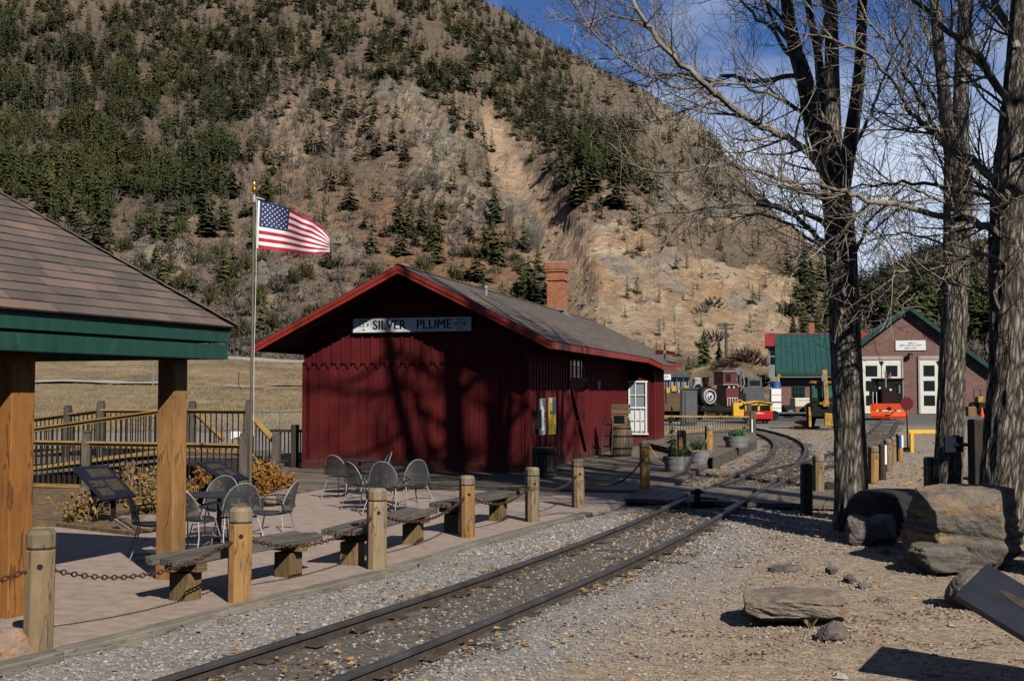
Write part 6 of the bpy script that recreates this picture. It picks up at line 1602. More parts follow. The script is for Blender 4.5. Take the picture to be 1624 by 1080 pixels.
t = thing('bottle', 'green bottle standing at the right edge of the barrel top', 'bottle', bp+Vector((.22,-.05,.86))); mb = MB(); mb.lathe([(.001,0),(.038,.002),(.038,.14),(.014,.2),(.014,.25),(.001,.25)], n=12); mb.build('body', glassmat('green_bottle_glass', (.02,.1,.04)), t)
# black hand cart leaning beside the barrel
hp = G(962,725,.05); t = thing('hand_truck', 'black iron hand truck leaning on the wall left of the barrel', 'hand truck', hp, DA)
mb = MB()
for y in (-.14,.14): mb.tube([(y,.0,.06),(y,.16,.6),(y*.9,.24,1.0),(y*.5,.26,1.15)], .025, 7)
for z, yy in ((.3,.075),(.6,.165),(.9,.225)): mb.box((0,yy,z), (.28,.02,.05))
mb.build('frame', M['black'], t); mb = MB(); mb.box((0,-.1,.03), (.34,.22,.02)); mb.build('toe_plate', M['iron'], t)
for s_ in (-1,1): mb = MB(); mb.lathe([(.001,-.025),(.09,-.025),(.1,0),(.09,.025),(.001,.025)], (s_*.2,.07,.11), 16, M=Matrix.Rotation(math.pi/2,3,'Y')); mb.build('wheel', M['tyre'], t)
# slatted trash can
tc = G(863,756,.05); t = thing('trash_can', 'round dark trash can of vertical wooden slats at the depot corner', 'trash can', tc)
mb = MB(); 
for k in range(20):
    a = 2*math.pi*k/20; Mr = Matrix.Rotation(a, 3, 'Z'); p = Mr @ Vector((.255,0,.33)); mb.box((p.x,p.y,p.z), (.022,.066,.6+random.uniform(-.01,.01)), Mr)
mb.build('slats', M['canwood'], t, .004)
mb = MB(); mb.lathe([(.001,.03),(.235,.03),(.235,.6),(.2,.61),(.19,.5),(.001,.45)], n=24); mb.build('liner', M['black'], t); mb = MB(); mb.lathe([(.268,.1),(.274,.1),(.274,.13),(.268,.13)], n=30); mb.lathe([(.268,.5),(.274,.5),(.274,.53),(.268,.53)], n=30); mb.build('band', M['iron'], t)
# galvanised tubs
def tub(x, y, r_, h_, label, z=.05, plant=0):
    p = G(x, y, z); t = thing('washtub', label, 'tub', p, 0, 'galvanised tub planters')
    mb = MB(); pr = [(.001,.01),(r_*.82,.01),(r_*.82,0)]+[(r_*(.82+.18*k/8)+(.008 if k in (2,5) else 0), h_*k/8) for k in range(1,9)]+[(r_*1.03,h_),(r_*1.03,h_+.025),(r_*.97,h_+.02),(r_*.94,h_*.8),(.001,h_*.82)]
    mb.lathe(pr, n=28); mb.build('body', M['galv'], t)
    for s_ in (-1,1): mb = MB(); mb.torus((s_*r_*1.03,0,h_*.8), (0,1,0), (0,0,1), .05, .01, 1.2, 12, 5); mb.build('handle', M['galv'], t)
    mb = MB(); mb.lathe([(.001,h_*.84),(r_*.93,h_*.83)], n=20); mb.build('soil', M['tie'], t)
    return t, p+Vector((0,0,h_*.84))
M['plant_green'] = foliage('tub_plant_leaves', (.02,.035,.012), (.07,.1,.035), objrand=False); M['grass_green'] = foliage('tub_grass_blades', (.02,.09,.03), (.06,.19,.07), objrand=False)
def plant(p, wd, h, label, n_, mat, seed, blade=.03, up=.3):
    r_ = np.random.RandomState(seed); t = thing('plant', label, 'plant', p, 0); mb = MB(); V = []; T = []; Rn = []
    for i in range(max(5, n_//22)):
        a = r_.rand()*6.28; rr = r_.rand()**.5*wd/2; tip = Vector((math.cos(a)*rr, math.sin(a)*rr, h*(.5+.5*r_.rand()))); mb.tube([(math.cos(a)*rr*.3,math.sin(a)*rr*.3,-.03), tip*.6, tip], [.006,.005,.002], 4, False)
        for k in range(22):
            c = tip*(.2+.85*r_.rand())+Vector(r_.randn(3))*wd*.07; u = (Vector(r_.randn(3))+Vector((0,0,up*3))).normalized(); w2 = u.orthogonal().normalized(); s_ = blade*(.7+.7*r_.rand()); i0 = len(V)
            V += [c-u*s_, c+w2*s_*.35, c+u*s_, c-w2*s_*.35]; T += [(i0,i0+1,i0+2),(i0,i0+2,i0+3)]; Rn += [r_.rand()]*4
    mb.build('stems', M['twig'], t); np_obj('foliage', np.array([tuple(v) for v in V]), np.array(T), M[mat], False, np.array(Rn), None, t)
t, p = tub(1075,748,.33,.33,'galvanised tub planter with a slim young spruce behind the roped bollard'); plant(p, .55, .3, 'low dark green sprigs in the front galvanised tub', 500, 'plant_green', 1)
tt_ = thing('potted_spruce', 'slim young spruce standing in the front galvanised tub', 'tree', p+Vector((-.12,.1,0)), 0); mb = MB(); mb.cyl((0,0,-.05), (0,0,1.15), .016, .004); mb.build('trunk', M['limb'], tt_)
v, q_, rr = conifer_arrays(77, 16, 7, .2, .8, .04, .04, .3); np_obj('crown', v*1.25, q_, M['plant_green'], False, rr, None, tt_)
t, p = tub(1108,735,.3,.32,'galvanised tub planter behind the first, with bushy dark greenery'); plant(p, .6, .42, 'bushy dark greenery in the second galvanised tub', 600, 'plant_green', 2)
t, p = tub(1168,709,.36,.3,'wide galvanised tub on the raised platform with green grasses', .26); plant(p, .5, .26, 'green grasses in the wide tub on the raised platform', 420, 'grass_green', 3, .05, 1.0)
# railing on the raised platform
PR = thing('platform_railing', 'iron railing with tan wooden top rail along the raised platform in front of the train', 'railing', (0,0,0))
a = A(1030,660,41); b = A(1190,661,47.5); zt_ = 1.06
mb = MB(); mb.beam((a.x,a.y,a.z), (b.x,b.y,b.z), .14, .07); mb.build('top_rail', M['rail_wood'], PR, .006); mb = MB(); mb.beam((a.x,a.y,.42), (b.x,b.y,.42), .07, .07); mb.build('bottom_rail', M['rail_wood'], PR, .006)
for i in range(38):
    p = a.lerp(b, (i+.5)/38); mb = MB(); mb.beam((p.x,p.y,.42), (p.x,p.y,p.z), .02, .02); mb.build('baluster', M['baluster'], PR)
for f in (.02,.985): p = a.lerp(b, f); mb = MB(); mb.box((p.x,p.y,.68), (.17,.17,1.45)); mb.build('post', M['grey_wood'], PR, .01)
# vertical dark gate post at the railing's end
q = A(1194,676,46.5); mb = MB(); t = thing('gate_post', 'weathered grey gate post with a pale strip at the end of the platform railing', 'post', (q.x,q.y,0)); mb.box((0,0,.5), (.22,.2,1.2)); mb.build('post', M['grey_wood'], t, .02); mb = MB(); mb.box((-.05,-.105,.5), (.05,.01,.55)); mb.build('strip', M['white'], t)
# ------------------------------------------------------------------ engine house
EY = 99.0
def ex(px): return (px-W2)/F*EY
def ez(py): return CAMZ+(620-py)/F*EY
EH = thing('engine_house', 'brown brick engine house with green metal roof and tall white glazed doors', 'building', (ex(1362),EY,0))
x0 = ex(1362); EROT = R(-12.5); EH.rotation_euler.z = EROT
def X(px): k = (px-W2)/F; return (k*EY-x0)/(math.cos(EROT)-k*math.sin(EROT))
ap, le, re_ = (X(1442), ez(490)), (X(1362), ez(549)), (X(1566), ez(583))
def wallquad(mb, pts, ext):
    mb.prism(pts, ext)
def brickface(mb, poly, yf=0.0):
    """front face with metric UV"""
    mb.add([(x,yf,z) for x, z in poly], [tuple(range(len(poly)))], [[(x,z) for x, z in poly]])
mb = MB(); brickface(mb, [(X(1362),-.1),(X(1566),-.1),re_,ap,le])
mb.add([(X(1362),0,-.1),(X(1362),0,le[1]),(X(1362),18,le[1]),(X(1362),18,-.1)], [(0,1,2,3)], [[(0,0),(0,le[1]),(18,le[1]),(18,0)]]); mb.add([(X(1566),0,-.1),(X(1566),18,-.1),(X(1566),18,re_[1]),(X(1566),0,re_[1])], [(0,1,2,3)], [[(0,0),(18,0),(18,re_[1]),(0,re_[1])]])
mb.build('wall', M['brown_brick'], EH)
mb = MB()
def roofslab(p, q, y0, y1, th=.16): 
    mb.prism([(p[0],y0,p[1]),(q[0],y0,q[1]),(q[0],y1,q[1]),(p[0],y1,p[1])], (0,0,th))
sL = (ap[1]-le[1])/(ap[0]-le[0]); sR = (ap[1]-re_[1])/(re_[0]-ap[0])
roofslab((le[0]-.5,le[1]-.5*sL+.02), (ap[0],ap[1]+.02), -.6, 18.3); roofslab((ap[0],ap[1]+.02), (re_[0]+.5,re_[1]-.5*sR+.02), -.6, 18.3)
rf = mb.build('roof', M['green_roof'], EH); mb = MB()
for y_ in np.arange(-.4, 18, .6): mb.beam((ap[0]+.02,y_,ap[1]+.2), (re_[0]+.5,y_,re_[1]-.5*sR+.2), .05, .06)
mb.build('standing_seam', M['green_roof'], rf)
mb = MB()
for a, b in (((le[0]-.5,le[1]-.5*sL), ap), (ap, (re_[0]+.5,re_[1]-.5*sR))): mb.beam((a[0],-.63,a[1]+.02), (b[0],-.63,b[1]+.02), .06, .3, up=(0,0,1))
mb.build('fascia', M['green_trim'], rf)
def bigdoor(xa, xb, zt, leafs, panes_z):
    mb = MB(); w_ = (xb-xa); mb.box(((xa+xb)/2,-.04,zt/2), (w_,.06,zt)); d = mb.build('door', M['door_white'], EH)
    mb = MB(); mb.box(((xa+xb)/2,-.09,zt-.1), (w_+.2,.1,.28)); mb.box((xa-.04,-.09,zt/2), (.14,.1,zt)); mb.box((xb+.04,-.09,zt/2), (.14,.1,zt)); mb.build('frame', mk('door_frame_faded', (.45,.38,.36), (.55,.5,.47), 4), d)
    for k in range(leafs):
        c = xa+w_*(k+.5)/leafs; lw = w_/leafs
        for z0, z1 in panes_z: mb = MB(); mb.box((c,-.075,(z0+z1)/2), (lw*.58,.03,z1-z0)); mb.build('pane', M['glass'], d)
        if k: mb = MB(); mb.box((xa+w_*k/leafs,-.075,zt/2-.1), (.05,.03,zt-.5)); mb.prism([(xa+w_*k/leafs-.22,-.09,zt-.4),(xa+w_*k/leafs+.22,-.09,zt-.4),(xa+w_*k/leafs,-.09,zt-.85)], (0,.03,0)); mb.build('latch', M['iron'], d)
pz = [(ez(643),ez(627)), (ez(620),ez(604)), (ez(597),ez(580))]
bigdoor(X(1366), X(1430), ez(566), 2, pz); bigdoor(X(1458), X(1519), ez(566), 2, pz)
mb = MB(); mb.cyl((X(1443),-.02,ez(562)), (X(1443),-.35,ez(562)), .06); mb.lathe([(.001,.1),(.18,.05),(.24,-.12),(.001,-.14)], (X(1443),-.35,ez(562)), 14); mb.build('wall_lamp', M['iron'], EH)
sg = thing('building_sign', 'white rectangular sign with faint lettering above the engine house doors', 'sign', Vector((x0,EY,0))+Matrix.Rotation(EROT,3,'Z') @ Vector((X(1444.5),-.06,ez(548.5))), EROT); mb = MB(); mb.box((0,0,0), (2.42,.07,.84)); mb.build('board', M['sign_white'], sg)
mb = MB()
for z, x_, n_ in ((.2,-.2,5), (.0,-.9,12), (-.24,-.5,7)):   # lettering too small to read, as marks
    for k in range(n_): mb.box((x_+k*.155,-.038,z+.02*((k*7)%3-1)), (.07+.03*((k*5)%3),.004,.05+.05*((k*3)%4)/2))
mb.build('faint_lettering', M['ink'], sg)
# low wing on the left with its roof slope facing us
mb = MB(); xa, xb = X(1234), X(1362)-.01; ew = ez(598); brickface(mb, [(xa,-.1),(xb,-.1),(xb,ew),(xa,ew)], 1.2); mb.add([(xa,1.2,-.1),(xa,1.2,ew),(xa,9,ez(560)),(xa,17,ew),(xa,17,-.1)], [(0,1,2,3,4)], [[(1.2,0),(1.2,ew),(9,ew+2),(17,ew),(17,0)]]); mb.build('wing_wall', M['brown_brick'], EH)
mb = MB(); rz0, rz1 = ez(593), ez(530)+.35; y0_, y1_ = .3, 8.2
mb.prism([(X(1230),y0_,rz0),(xb,y0_,rz0),(xb,y1_,rz1),(X(1230),y1_,rz1)], (0,0,.12)); mb.prism([(X(1230),y1_,rz1),(xb,y1_,rz1),(xb,17,rz0),(X(1230),17,rz0)], (0,0,.12)); wr = mb.build('wing_roof', M['green_roof'], EH)
mb = MB(); x_ = X(1230)+.02
while x_ < xb: mb.beam((x_,y0_,rz0+.14), (x_,y1_,rz1+.14), .05, .07, up=(0,-.6,1)); x_ += .5
mb.build('standing_seam', M['green_roof'], wr); mb = MB(); mb.box(((X(1230)+xb)/2,y0_-.03,rz0+.02), (xb-X(1230),.06,.28)); mb.build('fascia', M['green_trim'], wr); mb = MB(); mb.box(((X(1230)+xb)/2,.78,rz0-.1), (xb-X(1230)-.02,.9,.06)); mb.build('soffit', M['post_dark'], wr)
mb = MB(); mb.box((X(1266.5),1.17,ez(622)), (X(1277)-X(1256),.06,1.05)); wd_ = mb.build('window', M['green_trim'], EH); mb = MB(); mb.box((X(1266.5),1.13,ez(622)), (X(1277)-X(1256)-.14,.03,.92)); mb.build('pane', M['glass'], wd_); mb = MB()
for px in (1261.5,1266.5,1271.5): mb.box((X(px),1.105,ez(622)), (.05,.03,.92))
mb.box((X(1266.5),1.107,ez(622)), (X(1277)-X(1256)-.14,.03,.05)); mb.build('muntin', M['green_trim'], wd_)
# house with red roof beyond
HY = 128.0; hx = lambda px: (px-W2)/F*HY; hzz = lambda py: CAMZ+(620-py)/F*HY
t = thing('house', 'grey sided house with red roof beyond the engine house', 'house', (hx(1219),HY,0), R(-12.5)); wdt = hx(1372)-hx(1219); ze, zr = hzz(546), hzz(530)
mb = MB(); mb.prism([(0,0,-.2),(0,6,-.2),(0,6,ze),(0,3,zr),(0,0,ze)], (wdt,0,0)); mb.build('wall', M['housegrey'], t)
mb = MB(); mb.prism([(-.4,-.5,ze-.25),(wdt+.4,-.5,ze-.25),(wdt+.4,3,zr+.1),(-.4,3,zr+.1)], (0,0,.14)); mb.prism([(-.4,3,zr+.1),(wdt+.4,3,zr+.1),(wdt+.4,6.5,ze-.25),(-.4,6.5,ze-.25)], (0,0,.14)); r_ = mb.build('roof', M['redroof'], t)
mb = MB(); mb.box((hx(1286)-hx(1218),3,zr+.7), (.6,.6,1.3)); mb.build('chimney', M['chimney'], r_)
for z in (hzz(558),hzz(572)):
    mb = MB(); mb.box((-.01,3,z), (.06,.9,.8)); mb.build('window', M['glass'], t); mb = MB(); mb.box((.5,-.01,z), (.6,.06,.8)); mb.build('window', M['glass'], t)
# utility pole
UY = 150; up_ = A(1152,590,UY); t = thing('utility_pole', 'wooden utility pole with two crossarms behind the steam locomotive', 'utility pole', up_); uh = A(1152,512,UY).z-up_.z
mb = MB(); mb.cyl((0,0,-1), (0,0,uh), .24, .17, 10); mb.build('mast', M['grey_wood'], t)
for z, s_ in ((uh-.25,1.1),(uh-.75,.95)):
    mb = MB(); mb.box((0,-.14,z), (s_*2,.14,.2)); mb.build('crossarm', M['grey_wood'], t); mb = MB()
    for x_ in (-.9,-.5,.5,.9): mb.lathe([(.03,0),(.05,.05),(.03,.12),(.001,.15)], (x_*s_,-.14,z+.06), 8)
    mb.build('insulators', M['galv'], t)
mb = MB(); mb.lathe([(.001,0),(.2,.02),(.2,.5),(.001,.52)], (.25,-.1,uh-1.9), 14); mb.build('transformer', M['coach_grey'], t)
wires = MB(); q = Vector(up_)+Vector((0,-.14,uh-.1))
for k, x_ in enumerate((-.9,.9)):
    e = Vector((32,EY+4,6.2)); s0 = q+Vector((x_,0,0)); wires.tube([s0.lerp(e, f)+Vector((0,0,-2.0*f*(1-f))) for f in [i/10 for i in range(11)]], .02, 4)
tag(wires.build('power_line', M['iron']), 'thin power lines running from the utility pole down to the engine house', 'cable')
def bushy(x, y, Y, wd, h, label, mat='brush'):
    p = gp(x, Y); t = thing('bush', label, 'bush', p, 0, 'bare bushes on the grassy mound'); v, q_, rr = puff_arrays(int(x), 380, .9, .1); np_obj('twigs', v*np.array((wd,wd,h*1.3)), q_, M[mat], False, rr, None, t)
M['brush_red'] = foliage('reddish_bare_twigs', (.11,.07,.05), (.2,.13,.095), objrand=False)
bushy(1184,590,107,4.2,2.3,'large reddish bare bush on top of the grassy mound', 'brush_red'); bushy(1170,596,106,3,1.2,'lower reddish bare bush on the left flank of the mound','brush_red'); bushy(1203,586,110,3,1.6,'bare bush on the mound next to the green roof','brush_red'); bushy(1150,605,102,3,1.0,'small reddish bush low on the mound behind the locomotive','brush_red')
# ------------------------------------------------------------------ trains and machines, each in its own frame
def at(px, Y, z=0): return Vector(((px-W2)/F*Y, Y, z))
def wheel(mb_parent, c, r_, w_, axis='X', mat='iron', name='wheel', rim=None):
    mb = MB(); Mr = Matrix.Rotation(math.pi/2, 3, 'Y') if axis == 'X' else Matrix.Rotation(math.pi/2, 3, 'X')
    mb.lathe([(.001,-w_/2),(r_*.9,-w_/2),(r_,-w_*.35),(r_,w_*.35),(r_*.9,w_/2),(.001,w_/2)], c, 24, M=Mr); o = mb.build(name, M[mat], mb_parent)
    if rim: mb = MB(); mb.lathe([(.001,-w_*.56),(r_*.5,-w_*.56),(r_*.55,0),(r_*.5,w_*.56),(.001,w_*.56)], c, 18, M=Mr); mb.build('rim', M[rim], o)
    return o
# passenger coach behind the depot end
CYd = 74; t = thing('passenger_coach', 'old brown passenger coach with yellow window bars beyond the depot', 'train car', at(1063,CYd,0), .02)
cw = 2.55
mb = MB(); mb.box((0,0,1.15), (cw,.12,1.05)); mb.box((0,6,1.15), (cw-.04,11.9,1.05)); mb.build('lower_body', M['coach'], t); 
mb = MB(); mb.box((0,6,2.85), (cw+.1,12.3,.14)); mb.prism([(-cw/2-.15,-.15,2.9),(-cw/2+.35,-.15,3.2),(cw/2-.35,-.15,3.2),(cw/2+.15,-.15,2.9)], (0,12.3,0)); mb.build('roof', M['coach_grey'], t)
mb = MB()
for k in range(7): mb.box((-cw/2+.06+k*(cw-.12)/6,-.02,2.2), (.07,.08,1.15))
mb.box((0,-.02,1.72), (cw,.09,.09)); mb.build('window_posts', M['coach_grey'], t); mb = MB()
for k in range(6): mb.box((-cw/2+.28+k*(cw-.12)/6,-.03,1.95+.1*(k%2)), (.28,.05,.35))
mb.build('seat_backs', M['coach_yellow'], t)
mb = MB(); mb.box((0,6,2.2), (cw-.1,11.6,1.1)); mb.build('window_band', M['glass_pale'], t); mb = MB(); mb.box((0,6,.5), (2.1,11,.25)); mb.build('underframe', M['iron'], t)
for y_ in (1,2.4,9.4,10.8):
    for s_ in (-1,1): wheel(t, (s_*.5,y_,.36), .36, .12)
# gable sign beyond with partial lettering
sg = thing('gable_sign', 'white sign with black letters cut off by the depot roof corner', 'sign', at(1056,73,0)+Vector((0,0,CAMZ+(620-598)/F*73))); mb = MB(); mb.box((0,0,0), (.62,.05,.34)); mb.build('board', M['sign_white'], sg); text_mesh('lettering', 'LEY', .24, M['lett'], sg, TM(0,-.005,-.028), .002, xs=1.0)
mb = MB(); mb.box((0,.06,-.9), (.08,.06,1.6)); mb.build('post', M['iron'], sg)
# grey shed / cabinet
t = thing('metal_cabinet', 'tall grey metal cabinet beside the passenger coach', 'cabinet', at(1092,66,0), -.12)
mb = MB(); mb.box((0,.5,1.0), (.95,1.0,2.0)); mb.build('body', M['shed'], t, .02); mb = MB(); mb.box((0,.5,2.05), (1.08,1.15,.09)); mb.build('roof', M['shed'], t, .01); mb = MB(); mb.box((.12,-.02,1.0), (.62,.04,1.8)); d = mb.build('door', M['shed'], t, .01); mb = MB(); mb.box((-.12,-.05,1.05), (.05,.05,.14)); mb.build('handle', M['galv'], d)
mb = MB(); mb.box((-.36,-.03,1.0), (.09,.06,2.0)); mb.build('edge_post', M['coach_grey'], t)
# steam locomotive, smokebox towards us
t = thing('steam_locomotive', 'black steam locomotive with silver smokebox front and bright dome', 'locomotive', at(1124,75,0), .42)
BR = .62; bzc = 1.55
mb = MB(); mb.tube([(0,0,bzc),(0,4.2,bzc)], [BR,BR*1.08], 26); mb.build('boiler', M['iron'], t)
mb = MB(); mb.lathe([(BR*1.02,-.6),(BR*1.02,0),(BR*.9,.06),(BR*.5,.12),(.36,.13),(.34,.06),(.001,.08)], (0,0,bzc), 26, M=Matrix.Rotation(math.pi/2,3,'X')); sb = mb.build('smokebox', M['iron'], t); mb = MB(); mb.lathe([(.4,-.02),(.4,.05),(.47,.05),(.5,-.03)], (0,-.1,bzc), 24, M=Matrix.Rotation(math.pi/2,3,'X')); mb.build('white_ring', M['silver'], sb); mb = MB(); mb.lathe([(.001,0),(.15,0),(.15,.05),(.001,.06)], (0,-.14,bzc), 18, M=Matrix.Rotation(math.pi/2,3,'X')); mb.build('number_plate', M['white'], sb); mb = MB(); mb.lathe([(.001,0),(.09,0),(.09,.03),(.001,.03)], (0,-.21,bzc), 18, M=Matrix.Rotation(math.pi/2,3,'X')); mb.build('plate_centre', M['iron'], sb)
mb = MB(); mb.lathe([(.36,.0),(.3,.12),(.27,.3),(.27,.55),(.3,.6),(.24,.68),(.001,.72)], (0,1.4,bzc+BR*.85), 20); mb.build('steam_dome', M['silver'], t)
mb = MB(); mb.lathe([(.2,0),(.18,.3),(.24,.65),(.26,.7),(.2,.72)], (0,.35,bzc+BR*.85), 18); mb.build('smokestack', M['iron'], t)
mb = MB(); mb.lathe([(.001,0),(.14,.02),(.15,.2),(.1,.3),(.001,.32)], (0,.0,bzc+BR*.98), 14); mb.build('headlight', M['maroon'], t)
mb = MB(); mb.box((0,-.35,.75), (1.9,.25,.3)); mb.build('buffer_beam', M['iron'], t); mb = MB()
for k in range(9): x_ = -.8+k*.2; mb.beam((x_,-.45,.7), (x_*.6,-1.0,.15), .05, .05)
mb.build('pilot', M['iron'], t)
for s_ in (-1,1): mb = MB(); mb.tube([(s_*.8,.2,.75),(s_*.8,1.2,.75)], .3, 16); mb.build('cylinder', M['iron'], t)
for y_ in (1.9,2.9,3.9):
    for s_ in (-1,1): wheel(t, (s_*.52,y_,.5), .5, .14)
mb = MB(); mb.box((0,4.9,1.9), (2.1,1.6,2.3)); cb = mb.build('cab', M['iron'], t); mb = MB(); mb.box((0,4.9,3.12), (2.4,2.0,.12)); mb.build('cab_roof', M['iron'], cb)
mb = MB(); mb.box((-.65,4.08,2.3), (.45,.06,.5)); mb.box((.65,4.08,2.3), (.45,.06,.5)); mb.build('cab_window', M['glass'], cb)
# maroon locomotive cab with tall superstructure
t = thing('maroon_locomotive', 'dark maroon locomotive with raised cab and pipes on top behind the yellow railcar', 'locomotive', at(1153,84,0), .1)
mb = MB(); mb.box((0,0,1.45), (.95,2.6,1.3)); mb.build('body', M['maroon'], t, .03); mb = MB(); mb.box((-.15,0,2.82), (1.0,2.4,.85)); cb = mb.build('upper_cab', M['maroon'], t, .03); mb = MB(); mb.box((-.25,-1.22,2.85), (.34,.05,.5)); mb.build('cab_window', M['glass'], cb); mb = MB(); mb.box((-.15,0,3.29), (1.15,2.6,.08)); mb.box((-.1,0,2.36), (1.15,2.6,.08)); mb.build('cab_roof', M['galv'], cb)
mb = MB(); mb.box((0,.1,2.2), (.85,2.2,.3)); mb.build('dark_waist', M['black'], t)
mb = MB(); mb.lathe([(.001,0),(.08,.01),(.08,.03),(.001,.04)], (-.2,-1.14,2.2), 12, M=Matrix.Rotation(math.pi/2,3,'X')); mb.lathe([(.001,0),(.08,.01),(.08,.03),(.001,.04)], (.15,-1.14,2.2), 12, M=Matrix.Rotation(math.pi/2,3,'X')); mb.build('headlight', M['white'], t)
mb = MB()
for k in range(9):
    x_ = .45+.09*(k%4); mb.tube([(x_,-.6+.12*k,2.6),(x_+.05,-.6+.12*k,3.1+.08*(k%3)),(x_+.25,-.5+.12*k,3.35+.1*(k%4))], .035, 6)
mb.tube([(.3,-.9,3.5),(.9,-.9,3.3),(1.0,-.9,2.4),(.7,-.9,1.9)], .05, 7); mb.build('pipes', M['galv'], t); mb = MB(); mb.lathe([(.24,0),(.2,.6),(.26,.75),(.18,.8)], (.75,-.2,2.3), 16); mb.build('stack', M['coach_grey'], t)
mb = MB()
for x_ in (-.38,-.2,-.02,.16,.34): mb.cyl((x_,-1.38,.85), (x_,-1.38,1.4), .02)
mb.cyl((-.38,-1.38,1.4), (.34,-1.38,1.4), .02); mb.build('handrail', M['white'], t); mb = MB(); mb.box((.1,-.2,.62), (1.7,2.9,.3)); mb.box((.75,-.9,1.2), (.5,.8,1.1)); mb.build('frame', M['iron'], t)
for y_ in (-.8,.8):
    for s_ in (-1,1): wheel(t, (s_*.5,y_,.36), .36, .12)
# grey machine with a cab window further right
t = thing('grey_machine', 'grey machine cab with dark window showing above the yellow railcar', 'machine', at(1189,88,0), .1); mb = MB(); mb.box((0,0,1.1), (1.6,1.8,2.2)); mb.build('base', M['coach_grey'], t, .03); mb = MB(); mb.box((.15,0,2.55), (1.1,1.5,.75)); cb = mb.build('cab', M['shed'], t, .03); mb = MB(); mb.box((.15,-.77,2.5), (.8,.04,.36)); mb.build('cab_window', M['glass'], cb); mb = MB(); mb.beam((-1.6,-.3,2.6), (.2,-.3,2.85), .12, .16); mb.beam((-1.6,-.3,2.6), (-1.9,-.3,3.2), .1, .12); mb.build('arm', M['iron'], t)
# yellow and red railcar
t = thing('railcar', 'small railcar, yellow above and bright red below, standing on the curved track', 'railcar', at(1203,70,-.08), -.12); t.scale = (1,1,.74)
rw = 1.62
mb = MB(); mb.box((0,.02,.72), (rw,.1,.66)); mb.build('apron', M['carred'], t, .03)
mb = MB(); mb.prism([(-rw/2,.0,1.05),(rw/2,.0,1.05),(rw/2,.0,1.62),(0,.0,1.78),(-rw/2,.0,1.62)], (0,3.6,0)); mb.build('body', M['yellow'], t, .02)
mb = MB(); mb.prism([(-rw/2-.08,-.1,1.62),(0,-.1,1.8),(rw/2+.08,-.1,1.62),(rw/2+.08,-.1,1.68),(0,-.1,1.87),(-rw/2-.08,-.1,1.68)], (0,3.8,0)); mb.build('roof', M['yellow'], t)
for s_ in (-1,1): mb = MB(); mb.box((s_*.37,-.012,1.33), (.6,.04,.4)); f = mb.build('window', M['glass'], t, .01); mb = MB(); mb.box((s_*.37,-.03,1.33), (.02,.02,.36)); mb.box((s_*.37,-.03,1.12), (.64,.03,.03)); mb.build('window_bar', M['iron'], f)
mb = MB(); mb.prism([(-.28,-.045,.84),(.3,-.045,.84),(.3,-.045,.88),(.1,-.045,.9),(.03,-.045,.96),(-.04,-.045,.9),(-.28,-.045,.88)], (0,.01,0)); mb.build('white_emblem', M['white'], t)
mb = MB(); mb.lathe([(.001,0),(.06,.01),(.06,.03),(.001,.04)], (0,-.05,1.58), 12, M=Matrix.Rotation(math.pi/2,3,'X')); mb.build('headlight', M['iron'], t)
mb = MB(); mb.box((-rw/2-.35,.9,1.15), (.7,1.6,1.1)); mb.tube([(-rw/2-.6,.2,1.7),(-rw/2-.3,.15,1.95),(-rw/2-.05,.1,1.7),(-rw/2,.1,1.2)], .05, 8); mb.build('side_locker', M['yellow'], t, .02); mb = MB(); mb.box((-rw/2-.2,.08,1.35), (.25,.04,.25)); mb.build('side_window', M['glass'], t)
mb = MB(); mb.box((0,1.8,.32), (1.4,3.2,.2)); mb.build('underframe', M['iron'], t)
for y_ in (.5,2.8):
    for s_ in (-1,1): wheel(t, (s_*.5,y_,.22), .24, .1)
# white tank box with blue drum
t = thing('storage_unit', 'white stacked storage unit beside the engine house wing', 'cabinet', at(1229,82,0)); mb = MB()
for k in range(4): mb.box((0,0,.45+k*.46), (.7,.7,.43))
mb.build('body', M['white'], t, .02); mb = MB(); mb.box((0,0,.12), (.75,.75,.2)); mb.box((0,-.36,1.1), (.72,.02,.05)); mb.build('base', M['coach_grey'], t)
t = thing('drum', 'bright blue drum on top of the white storage unit', 'drum', at(1230.5,82,2.12)); mb = MB(); mb.lathe([(.001,0),(.3,.0),(.32,.05),(.3,.1),(.32,.22),(.3,.3),(.3,.44),(.001,.46)], n=22); mb.build('body', M['blue'], t)
t = thing('jib', 'short orange upright arm beside the blue drum', 'arm', at(1234,83,0)); mb = MB(); mb.beam((0,0,0), (0,0,2.95), .16, .16); mb.beam((0,0,2.95), (.1,0,3.05), .16, .2); mb.build('mast', M['loader'], t)
# cream pickup
t = thing('pickup_truck', 'cream coloured off road pickup parked by the engine house wing', 'pickup truck', at(1274,84,0), 0); t.scale = (.95,.95,.87)
mb = MB(); mb.box((0,0,1.25), (1.75,1.7,.72)); mb.build('body', M['cream'], t, .05); mb = MB(); mb.box((.95,0,1.5), (.5,1.6,1.2)); cb = mb.build('cab', M['cream'], t, .05); mb = MB(); mb.box((.95,-.81,1.8), (.4,.03,.42)); mb.build('cab_window', M['glass'], cb)
mb = MB(); mb.box((-1.25,0,.85), (.9,1.6,.3)); mb.build('bed', M['iron'], t, .03); mb = MB(); mb.lathe([(.48,-.02),(.52,0),(.48,.04),(.4,.04)], (.28,-.88,.72), 20, M=Matrix.Rotation(math.pi/2,3,'X')); mb.build('wheel_arch', M['black'], t)
mb = MB(); mb.box((-.1,-.86,1.42), (1.0,.01,.03)); mb.build('stripe', M['ink'], t)
for x_ in (.28,-1.2):
    for y_ in (-.78,.78): wheel(t, (x_,y_,.42), .42, .24, 'Y', 'tyre', 'wheel', 'galv')
